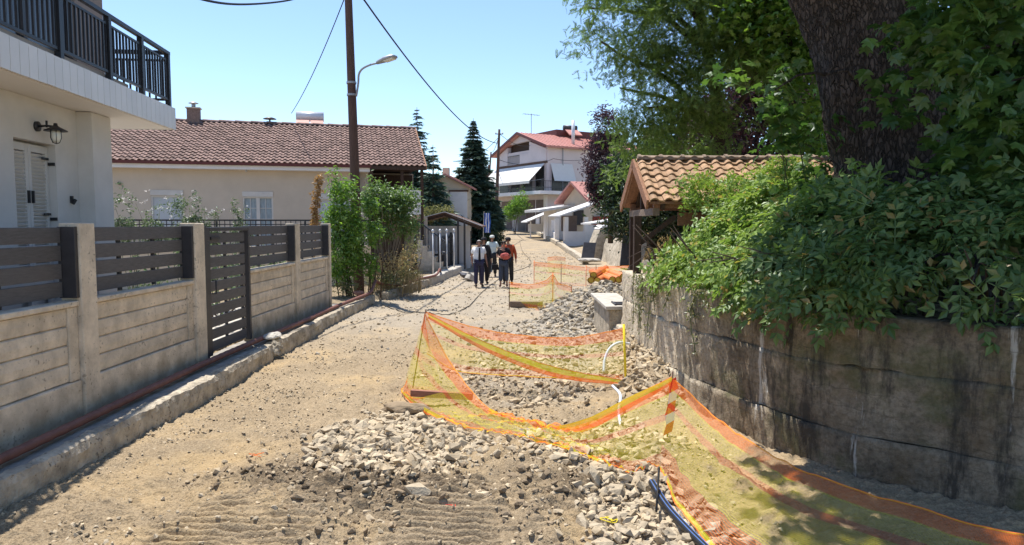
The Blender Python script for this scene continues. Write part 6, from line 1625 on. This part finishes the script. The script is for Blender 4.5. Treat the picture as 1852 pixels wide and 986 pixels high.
for i, p in enumerate(fp_):
    dirv = Vector((.28 if i < 3 else -.12, 1, .02)).normalized()
    e = Vector(p) + dirv * 3.2
    o = MB(); o.tube([(0, 0, 0), dirv * 3.2], .115, 14, False); P_ = o.build("drain_pipe", "pipe_orange", None, True); P_.location = p
    tag(P_, ["topmost orange pipe of the left cluster behind the far net", "lower left orange pipe of the left cluster behind the net", "lower right orange pipe of the left cluster behind the net", "leftmost orange pipe of the right cluster beside the wall pier", "second orange pipe of the right cluster, lying low on the ground", "upper orange pipe of the right cluster beside the wall pier", "orange pipe of the right cluster closest to the shelter post"][i], "pipe", "orange pipes stacked behind the far net")
    MB().tube([dirv * .03, dirv * .06], .108, 14).build("end_plug", "pipe_end", P_)
    MB().tube([dirv * -.002, dirv * .16], .13, 14, False).build("socket", "pipe_orange", P_)
b = MB(); b.box(-.42, .40, -.035, .035, 0, .085); o = b.build("plank", "plank_red", None, bevel=.006); p = at(800, 733, 8.9); o.location = (p.x, p.y, max(p.z, .03)); o.rotation_euler = (0, R(2), R(-6)); tag(o, "reddish plank lying under the gathered net", "plank")
o = lump("asphalt_chunk", (-1.32, 8.35, .03), (.30, .13, .09), "clod_dark", 31, n=3); tag(o, "dark broken asphalt slab at the edge of the pale rubble", "rubble piece")
o = MB(); o.box(-.45, .45, -.12, .12, 0, .16); o = o.build("timber_beam", "grey_wood", None, bevel=.02); p = at(952, 553, 18.8); o.location = (p.x, p.y, gz(p.x, p.y)); o.rotation_euler = (0, 0, R(-4)); tag(o, "grey timber beam lying inside the middle net", "beam")

# ------------------------------------------------------------------ stones
def hull(seed, n=13, flat=.62, rounded=0):
    r = random.Random(seed); bm = bmesh.new()
    for q in range(n):
        if q < 8 and not rounded: v = Vector(((q & 1) * 2 - 1, (q >> 1 & 1) * 2 - 1, (q >> 2 & 1) * 2 - 1)) * .62 + Vector((r.gauss(0, .26), r.gauss(0, .26), r.gauss(0, .22)))
        else: v = Vector((r.gauss(0, 1), r.gauss(0, 1), r.gauss(0, 1))).normalized() * r.uniform(.85, 1.12)
        bm.verts.new((v.x * r.uniform(1.0, 1.3), v.y * .85, v.z * flat))
    ret = bmesh.ops.convex_hull(bm, input=bm.verts); bmesh.ops.delete(bm, geom=[g for g in ret["geom_interior"] if isinstance(g, bmesh.types.BMVert)], context='VERTS')
    bmesh.ops.triangulate(bm, faces=bm.faces); bmesh.ops.recalc_face_normals(bm, faces=bm.faces)
    me = bpy.data.meshes.new("stone"); bm.to_mesh(me); bm.free(); return me
NV = 12
HV = [hull(k, (16 if k % 2 else 10) + k % 4, .5 + .05 * (k % 5), k % 2) for k in range(NV)]
stones = []          # (x, y, size, colour, zone)
def scatter(zone, n, rect, dens, s0, s1, colr, power=2.2):
    x0, x1, y0, y1 = rect
    x = RNG.uniform(x0, x1, n); y = RNG.uniform(y0, y1, n); m_ = RNG.random(n) < dens(x, y)
    for a, b_ in zip(x[m_], y[m_]):
        s = s0 + (s1 - s0) * random.random() ** power; stones.append((a, b_, s, random.choice(colr), zone))
rmask = lambda k: (lambda x, y: rubble_mask(x, y)[k])
scatter("heap", 8000, (-2.5, .4, 5.6, 9.2), rmask(0), .016, .072, ("stone_pale", "stone_pale", "stone_tan"))
scatter("trench", 4800, (.3, 1.9, 3.8, 6.9), rmask(1), .014, .070, ("stone_pale", "stone_tan", "stone_pale"))
scatter("enclosure", 5200, (-1.4, 2.0, 8.6, 13.6), rmask(2), .014, .065, ("stone_pale", "stone_tan"))
scatter("strip", 2600, (-.3, 2.0, 6.1, 8.3), rmask(3), .014, .07, ("stone_pale", "stone_tan"))
scatter("pile", 6500, (.2, 4.0, 13.2, 21.2), rmask(4), .035, .105, ("stone_grey", "stone_grey", "stone_pale"))
scatter("apron", 3800, (-1.2, 2.2, 11.6, 17.2), rmask(5), .022, .08, ("stone_grey", "stone_pale"))
road_d = lambda x, y: (x > left_edge(y) + .05) * (x < wall_x(y) - .05) * (.25 + .75 * sstep(.45, .62, fbm(x * 1.6, y * 1.6, 3, 91)))
scatter("road", 28000, (-4.1, 2.2, 3.4, 14), road_d, .005, .024, ("stone_tan", "stone_pale", "stone_tan"), 3)
scatter("road", 9000, (-4.1, 3.5, 12, 44), road_d, .014, .05, ("stone_tan", "stone_grey", "stone_pale"), 3)
cl_d = lambda x, y: np.clip(1.3 * bell(x, y, -1.15, 5.95, .8, .38) + .8 * bell(x, y, -.7, 5.2, .9, .45) + .5 * bell(x, y, -2.3, 6.1, .5, .4) + .7 * bell(x, y, .65, 6.0, .7, .5) - 1.2 * bell(x, y, -.5, 5.1, .36, .6) - .8 * bell(x, y, -2.35, 5.0, .3, .6), 0, 1)
scatter("spoil", 9000, (-3, 1.4, 4.4, 7.2), cl_d, .007, .05, ("clod_dark", "clod_dark", "stone_tan"), 4)
bank_d = lambda x, y: bell(x, y, wall_x(y) - .15, y, .25, 1)
scatter("bank", 1500, (1.4, 2.4, 8.6, 12.6), bank_d, .02, .08, ("stone_tan", "stone_pale"))
hero = [(at(755, 912, 5.67), .11), (at(805, 838, 6.64), .075), (at(660, 905, 5.75), .06), (at(1045, 880, 6.05), .10), (at(1075, 868, 6.2), .09), (at(700, 880, 6.05), .07), (at(655, 785, 7.56), .12), (at(560, 862, 6.3), .06), (at(620, 850, 6.45), .09), (at(1110, 880, 6.05), .10), (at(740, 785, 7.5), .08), (at(1060, 945, 5.3), .08), (at(1185, 960, 5.2), .09), (at(1090, 975, 5.05), .09), (at(500, 955, 5.3), .05), (at(870, 905, 5.75), .06)]
for p, s in hero: stones.append((p.x, p.y, s, "stone_pale", "big"))
A = np.array([(s[0], s[1], s[2]) for s in stones]); Zs = ground_z(A[:, 0], A[:, 1])
infr = np.abs(A[:, 0]) < .76 * A[:, 1]
score = A[:, 2] / A[:, 1] * infr * (A[:, 1] > 4.85)
order = np.argsort(-score); top_n = set(order[:298].tolist())
LABZ = {"heap": ("pale angular stone in the rubble heap in the middle of the road", "pale stones of the roadway heap"), "trench": ("pale broken stone in the trench beside the black pipe", "stones in the pipe trench"), "enclosure": ("stone inside the far netted enclosure", "stones inside the netted enclosure"), "strip": ("stone just in front of the sagging front net", "stones before the front net"), "pile": ("grey stone on the gravel pile by the wall pier", "stones of the grey gravel pile"), "apron": ("grey stone spread before the gravel pile", "stones before the gravel pile"), "road": ("loose stone on the dusty road surface", "loose stones on the road"), "spoil": ("dark earthy clod beside the digger tracks", "clods beside the digger tracks"), "bank": ("stone in the earth bank against the wall", "stones in the bank by the wall"), "big": ("large pale stone lying among the smaller rubble", "large stones among the rubble")}
hv_by = {}
groups = {}
for k, (x, y, s, col, zone) in enumerate(stones):
    sm = s * (1.0 if zone != "pile" else .95)
    emb = .35 if zone in ("road", "spoil") else .15
    z = Zs[k] + s * (emb - .3 if zone == 'heap' else emb) * .6 + (random.random() * s * .35 if zone in ("heap", "pile", "trench", "enclosure") else 0)
    rot = (random.gauss(0, .45), random.gauss(0, .45), random.uniform(0, 6.283))
    if k in top_n:
        key = (k % NV, col)
        if key not in hv_by:
            me = HV[k % NV].copy(); me.name = "stone"; me.materials.append(MATS[col]); hv_by[key] = me
        o = link("stone", hv_by[key], None, None, (x, y, z), rot); o.scale = (s * random.uniform(.9, 1.25), s * random.uniform(.85, 1.1), s)
        tag(o, LABZ[zone][0], "stone", LABZ[zone][1])
    else: groups.setdefault((zone, col, k % NV), []).append((x, y, z, s, *rot))
byz = {}
for (zone, col, hv), L_ in groups.items(): byz.setdefault((zone, col), []).append((hv, L_))
for (zone, col), lst in byz.items():
    VV = []; FF = []; off = 0
    for hv, L_ in lst:
        me = HV[hv]; tv = np.array([v.co[:] for v in me.vertices]); tf = np.array([p.vertices[:] for p in me.polygons])
        Rm = np.array([np.array(Matrix.Rotation(q[6], 3, 'Z') @ Matrix.Rotation(q[5], 3, 'Y') @ Matrix.Rotation(q[4], 3, 'X')) for q in L_]); T = np.array([q[:3] for q in L_]); S = np.array([q[3] for q in L_])
        V = np.einsum('nij,nvj->nvi', Rm, tv[None] * S[:, None, None]) + T[:, None, :]
        VV.append(V.reshape(-1, 3)); FF.append((tf[None] + (np.arange(len(T)) * len(tv))[:, None, None]).reshape(-1, 3) + off); off += V.shape[0] * V.shape[1]
    o = link("rubble", np_mesh("rubble", np.vstack(VV), np.vstack(FF)), col); o["kind"] = "stuff"; o["label"] = {"heap": "pale rubble heap in the roadway", "trench": "rubble filling the pipe trench", "enclosure": "rubble inside the netted enclosure", "strip": "rubble before the front net", "pile": "grey gravel pile by the pier", "apron": "gravel spread before the pile", "road": "loose pebbles on the road", "spoil": "dark spoil clods by the tracks", "bank": "stones in the earth bank", "big": "large stones"}[zone]
# scraps of coloured net on the dirt
for i, (px, py, d) in enumerate(((1105, 935, 5.4), (465, 842, 6.55), (820, 928, 5.5))):
    p = at(px, py, d); z = gz(p.x, p.y)
    b = MB(); pts = [(p.x + random.gauss(0, .05), p.y + random.gauss(0, .04), z + .02 + .03 * random.random()) for _ in range(9)]
    tag(MB().tube(catmull(pts, 40).tolist(), .004 if i == 0 else .0025, 5).build("cord_scrap", ["cord_yellow", "cord_orange", "tape_red"][i], None, True), ["tangled yellow cord scrap in the trench rubble", "tiny orange cord scrap on the bare dirt", "tiny red cord scrap by the digger tracks"][i], "cord scrap")
# ------------------------------------------------------------------ people
def skin_mesh(name, verts, edges, radii, m, parent, root=0, sub=1):
    me = bpy.data.meshes.new(name); me.from_pydata([tuple(v) for v in verts], edges, []); me.update()
    o = link(name, me, None, parent)
    md = o.modifiers.new("skin", 'SKIN'); md.use_smooth_shade = True
    lay = me.skin_vertices[0].data
    for i, r in enumerate(radii): lay[i].radius = (r, r) if not isinstance(r, tuple) else r; lay[i].use_root = (i == root)
    s = o.modifiers.new("sub", 'SUBSURF'); s.levels = sub; s.render_levels = sub
    me.materials.append(MATS[m]); return o
def person(label, loc, rz, H=1.74, shirt="cloth_white", trousers="cloth_navy", shoes="cloth_black", sleeve="short", hair="hair_grey", cap=None, stride=.12, larm=None, rarm=None, lean=0.0, bulk=1.0, bare_shin=False, head_turn=0.0):
    k = H / 1.75; t = thing("person", label, "person", loc, rz)
    L = larm or [(-.25, .03, 1.14), (-.27, -.05, .90)]; Rr = rarm or [(.25, .03, 1.14), (.27, -.05, .90)]
    hx = math.sin(head_turn) * .03
    P = {"pel": (0, 0, .95), "waist": (0, .0, 1.08), "chest": (0, .01, 1.30), "neck0": (0, .015, 1.44), "neck1": (0, .0, 1.52), "head": (hx * .3, -.012, 1.615), "top": (hx * .3, .005, 1.70),
         "nose": (hx, -.112, 1.60), "chin": (hx * .6, -.06, 1.545),
         "shl": (-.17, .015, 1.41), "shr": (.17, .015, 1.41), "ell": L[0], "elr": Rr[0], "wrl": L[1], "wrr": Rr[1],
         "hil": (-.095, 0, .92), "hir": (.095, 0, .92), "knl": (-.11, -.03 - stride * .4, .50), "knr": (.11, -.03 + stride * .4, .50), "anl": (-.115, -stride, .085), "anr": (.115, stride, .085), "tol": (-.135, -stride - .15, .035), "tor": (.135, stride - .15, .035)}
    Rd = {"pel": (.145, .105), "waist": (.14, .10), "chest": (.165, .115), "neck0": .075, "neck1": .052, "head": (.078, .092), "top": (.055, .065), "nose": .014, "chin": .035, "shl": .062, "shr": .062, "ell": .043, "elr": .043, "wrl": .029, "wrr": .029, "hil": .088, "hir": .088, "knl": .058, "knr": .058, "anl": .036, "anr": .036, "tol": .032, "tor": .032}
    Ed = [("pel", "waist"), ("waist", "chest"), ("chest", "neck0"), ("neck0", "neck1"), ("neck1", "head"), ("head", "top"), ("head", "nose"), ("head", "chin"), ("chest", "shl"), ("chest", "shr"), ("shl", "ell"), ("ell", "wrl"), ("shr", "elr"), ("elr", "wrr"), ("pel", "hil"), ("pel", "hir"), ("hil", "knl"), ("knl", "anl"), ("hir", "knr"), ("knr", "anr"), ("anl", "tol"), ("anr", "tor")]
    for s, wr, elb in (("l", "wrl", "ell"), ("r", "wrr", "elr")):
        w = Vector(P[wr]); d = (w - Vector(P[elb])).normalized(); pa = w + d * .06; P["pa" + s] = tuple(pa); Rd["pa" + s] = (.034, .017); Ed.append((wr, "pa" + s))
        side = d.cross(Vector((1, 0, 0))).normalized()
        for f, (off, ln) in enumerate(((-.027, .070), (-.009, .080), (.009, .075), (.027, .058))):
            a = pa + side * off + d * .035; b = a + d * ln * .5 + Vector((0, -.006, 0)); c = b + d * ln * .45 + Vector((0, -.012, 0))
            P[f"f{s}{f}a"], P[f"f{s}{f}b"], P[f"f{s}{f}c"] = tuple(a), tuple(b), tuple(c); Rd[f"f{s}{f}a"] = .009; Rd[f"f{s}{f}b"] = .008; Rd[f"f{s}{f}c"] = .0065
            Ed += [("pa" + s, f"f{s}{f}a"), (f"f{s}{f}a", f"f{s}{f}b"), (f"f{s}{f}b", f"f{s}{f}c")]
        a = w + d * .03 + side * -.03; b = a + d * .035 + side * -.02; P["th" + s], P["tt" + s] = tuple(a), tuple(b); Rd["th" + s] = .012; Rd["tt" + s] = .009; Ed += [(wr, "th" + s), ("th" + s, "tt" + s)]
    def tf(p): return (p[0] * k * bulk, (p[1] - lean * max(0, p[2] - .95)) * k, p[2] * k)
    names = list(P); ix = {n: i for i, n in enumerate(names)}
    def sc_(r): return tuple(q * k for q in r) if isinstance(r, tuple) else r * k
    skin_mesh("body", [tf(P[n]) for n in names], [(ix[a], ix[b]) for a, b in Ed], [sc_(Rd[n]) for n in names], "skin", t, 0, 1)
    def part(name, nodes_, edges, rad, m, root=0):
        j = {n: i for i, n in enumerate(nodes_)}
        return skin_mesh(name, [tf(P[n]) if n in P else tf(n) for n in nodes_], [(j[a], j[b]) for a, b in edges], [sc_(r) for r in rad], m, t, root, 1)
    def mid(a, b, u): return tuple(Vector(P[a]).lerp(Vector(P[b]), u))
    P["hem"] = (0, 0, .90); P["sl"] = mid("shl", "ell", .75); P["sr"] = mid("shr", "elr", .75); P["cf0"] = mid("ell", "wrl", .85); P["cf1"] = mid("elr", "wrr", .85)
    tn = ["waist", "hem", "chest", "neck0", "shl", "shr", "sl", "sr"]; te = [("waist", "hem"), ("waist", "chest"), ("chest", "neck0"), ("chest", "shl"), ("chest", "shr"), ("shl", "sl"), ("shr", "sr")]
    tr = [(.205 * bulk, .155), (.20 * bulk, .15), (.215, .155), (.10, .085), .086, .086, .074, .074]
    if sleeve == "long": tn = tn[:6] + ["ell", "elr", "cf0", "cf1"]; te = te[:5] + [("shl", "ell"), ("shr", "elr"), ("ell", "cf0"), ("elr", "cf1")]; tr = tr[:6] + [.058, .058, .044, .044]
    part("shirt", tn, te, tr, shirt)
    al, ar = (mid("knl", "anl", .72), mid("knr", "anr", .72)) if bare_shin else (mid("knl", "anl", .95), mid("knr", "anr", .95))
    P["al"], P["ar"] = al, ar
    part("trousers", ["pel", "hil", "hir", "knl", "knr", "al", "ar"], [("pel", "hil"), ("pel", "hir"), ("hil", "knl"), ("hir", "knr"), ("knl", "al"), ("knr", "ar")], [(.18, .135), .112, .112, .088, .088, .076, .076], trousers)
    for s in ("l", "r"):
        part("shoe", ["an" + s, "to" + s], [("an" + s, "to" + s)], [.05, .047], shoes)
    hd = Vector(tf(P["head"])); m_ = MB()
    prof_ = [(.098, -.03), (.102, .02), (.095, .065), (.07, .10), (.03, .118), (.004, .122)]
    if cap:
        MB().lathe([(.104 * k, .03 * k), (.106 * k, .06 * k), (.09 * k, .11 * k), (.04 * k, .135 * k), (.004, .138 * k)], hd + Vector((0, .01, 0)), 16).build("cap", cap, t, True)
        MB().prism([(-.075 * k, -.09 * k), (.075 * k, -.09 * k), (.06 * k, -.165 * k), (0, -.185 * k), (-.06 * k, -.165 * k)], hd.z + .035 * k, hd.z + .045 * k, 'z').build("peak", cap, t) if True else None
    hm = MB(); n_ = 16; rows_ = [(.0, .086, .02), (.04, .088, .055), (.085, .07, .06), (.108, .04, .03), (.118, .004, 0)]
    for z_, r_, _ in rows_:
        for q in range(n_):
            a = 2 * math.pi * q / n_; fr = math.sin(a) < -.25; hm.v.append((hd.x + r_ * 1.02 * math.cos(a) * k, hd.y + (r_ * 1.18 * math.sin(a) * k if not fr else r_ * 1.0 * math.sin(a) * k) + .012 * k, hd.z + (max(z_, .075) if fr else z_ - .02) * k))
    hm.f = [(i * n_ + q, i * n_ + (q + 1) % n_, (i + 1) * n_ + (q + 1) % n_, (i + 1) * n_ + q) for i in range(4) for q in range(n_)]; hm.build("hair", hair, t, True)
    for sx in (-1, 1):
        MB().lathe([(.003, -.008), (.009, 0), (.003, .008)], hd + Vector((sx * .03 * k + hx * .8, -.088 * k, .012 * k)), 8).build("eye", "eye_dark", t)
        MB().lathe([(.006, -.028), (.014, 0), (.006, .028)], hd + Vector((sx * .083 * k, .0, -.005)), 8).build("ear", "skin", t, True)
    MB().bar(hd + Vector((-.022 + hx * .7, -.086 * k, -.045 * k)), hd + Vector((.022 + hx * .7, -.086 * k, -.045 * k)), .01, .007).build("mouth", "plank_red", t)
    return t
def feet(px, d): x = (px - 926) / FPX * d; return (x, d, gz(x, d) + .0)
m1 = person("person in white short sleeved shirt with dark tie and navy trousers", feet(866, 25.1), R(12), 1.74, "cloth_white", "cloth_navy", stride=.07, bulk=1.06, larm=[(-.24, .09, 1.15), (-.22, .10, .93)], rarm=[(.24, .03, 1.13), (.27, -.06, .90)], head_turn=.6)
tie = MB(); tie.prism([(-.03, 1.44), (.03, 1.44), (.025, 1.40), (.045, 1.0), (0, .94), (-.045, 1.0), (-.025, 1.40)], -.17, -.158, 'y'); tie.build("tie", "cloth_black", m1)
m2 = person("person in dark clothes and cap mostly hidden behind the white shirt", feet(875, 26.2), R(8), 1.80, "cloth_dark", "cloth_black", sleeve="long", hair="hair_dark", cap="cloth_dark", stride=.05)
m3 = person("person in pale mint shirt and cap holding a yellow vest", feet(890, 29.3), R(-4), 1.78, "cloth_mint", "cloth_dark", stride=.13, cap="cap_pale", larm=[(-.26, .02, 1.15), (-.25, -.10, .93)], rarm=[(.27, .02, 1.15), (.33, -.02, .90)])
vs_ = lump("yellow_vest", (0, 0, 0), (.10, .07, .22), "cloth_yellow", 41); pm3 = m3.location; vs_.location = (pm3.x - .25, pm3.y - .14, pm3.z + .86); tag(vs_, "yellow vest hanging from the hand of the person in mint", "vest")
m4 = person("person in black top and cropped jeans carrying a red bundle", feet(911, 24.9), R(-4), 1.68, "cloth_black", "cloth_jean", stride=.06, hair="hair_dark", bare_shin=True, shoes="plank_red", larm=[(-.25, .0, 1.16), (-.10, -.22, 1.12)], rarm=[(.26, .02, 1.15), (.10, -.20, 1.10)])
bd = lump("red_bundle", (0, 0, 0), (.17, .10, .12), "bundle_red", 43); pm4 = m4.location; bd.location = (pm4.x + .06, pm4.y - .27, pm4.z + 1.14); tag(bd, "red and white bundle carried in the arms of the person in black", "bundle")
hb = thing("handbag", "dark handbag hanging at the side of the person in black", "bag", (pm4.x - .31, pm4.y - .03, pm4.z + .62))
hbm = MB(); hbm.prism([(-.13, 0), (.13, 0), (.11, .2), (-.11, .2)], -.05, .05, 'y'); hbm.build("body", "cloth_black", hb, bevel=.02); MB().tube([(-.09, 0, .2), (-.02, 0, .46), (.09, 0, .2)], .01, 6).build("strap", "cloth_black", hb)
m5 = person("person in orange work jacket and cap walking behind the person in black", feet(919, 26.2), R(-6), 1.80, "cloth_orange", "cloth_dark", sleeve="long", hair="hair_dark", cap="cloth_dark", stride=.1, bulk=1.08)
# rubble and bags by the iron fence, beside the people
for i, (px, py, d) in enumerate(((850, 484, 29.5), (846, 492, 28.4), (853, 503, 27.5))):
    p = at(px, py, d); me = HV[(0, 2, 4)[i]].copy(); me.materials.append(MATS[["concrete_pale", "slab_dark", "concrete_pale"][i]]); o = link("concrete_fragment", me, None, None, (p.x - .05, d, gz(p.x, d) + .12), (.3 * i, .2, 1.1 * i)); o.scale = (.34 - .05 * i, .26, .22); tag(o, ["pale rubble lump by the iron fence, farthest uphill", "dark rubble lump on the kerb by the iron fence", "grey rubble lump nearest the white shirted person"][i], "rubble piece")

# ------------------------------------------------------------------ move every grouping empty to the foot of its thing
bpy.context.view_layer.update()
for o in [o for o in SC.objects if o.type == 'EMPTY' and o.parent is None]:
    if o.location.length < 1e-6 and o.rotation_euler.z == 0:
        lo = Vector((1e9, 1e9, 1e9)); hi = -lo
        for c in o.children:
            if c.type != 'MESH' or not len(c.data.vertices) or c.name.startswith("leaf"): continue
            for q in c.bound_box:
                w_ = c.matrix_basis @ Vector(q)
                for a in range(3): lo[a] = min(lo[a], w_[a]); hi[a] = max(hi[a], w_[a])
        if lo.x > 1e8: continue
        stem = next((c for c in o.children if c.name.split('.')[0] in ("trunk", "stem", "stems")), None)
        base = Vector(((lo.x + hi.x) / 2, (lo.y + hi.y) / 2, lo.z))
        if stem is not None:
            v0 = stem.data.vertices[0].co; base = Vector((v0.x, v0.y, lo.z))
        o.location = base
        for c in o.children: c.location = Vector(c.location) - base
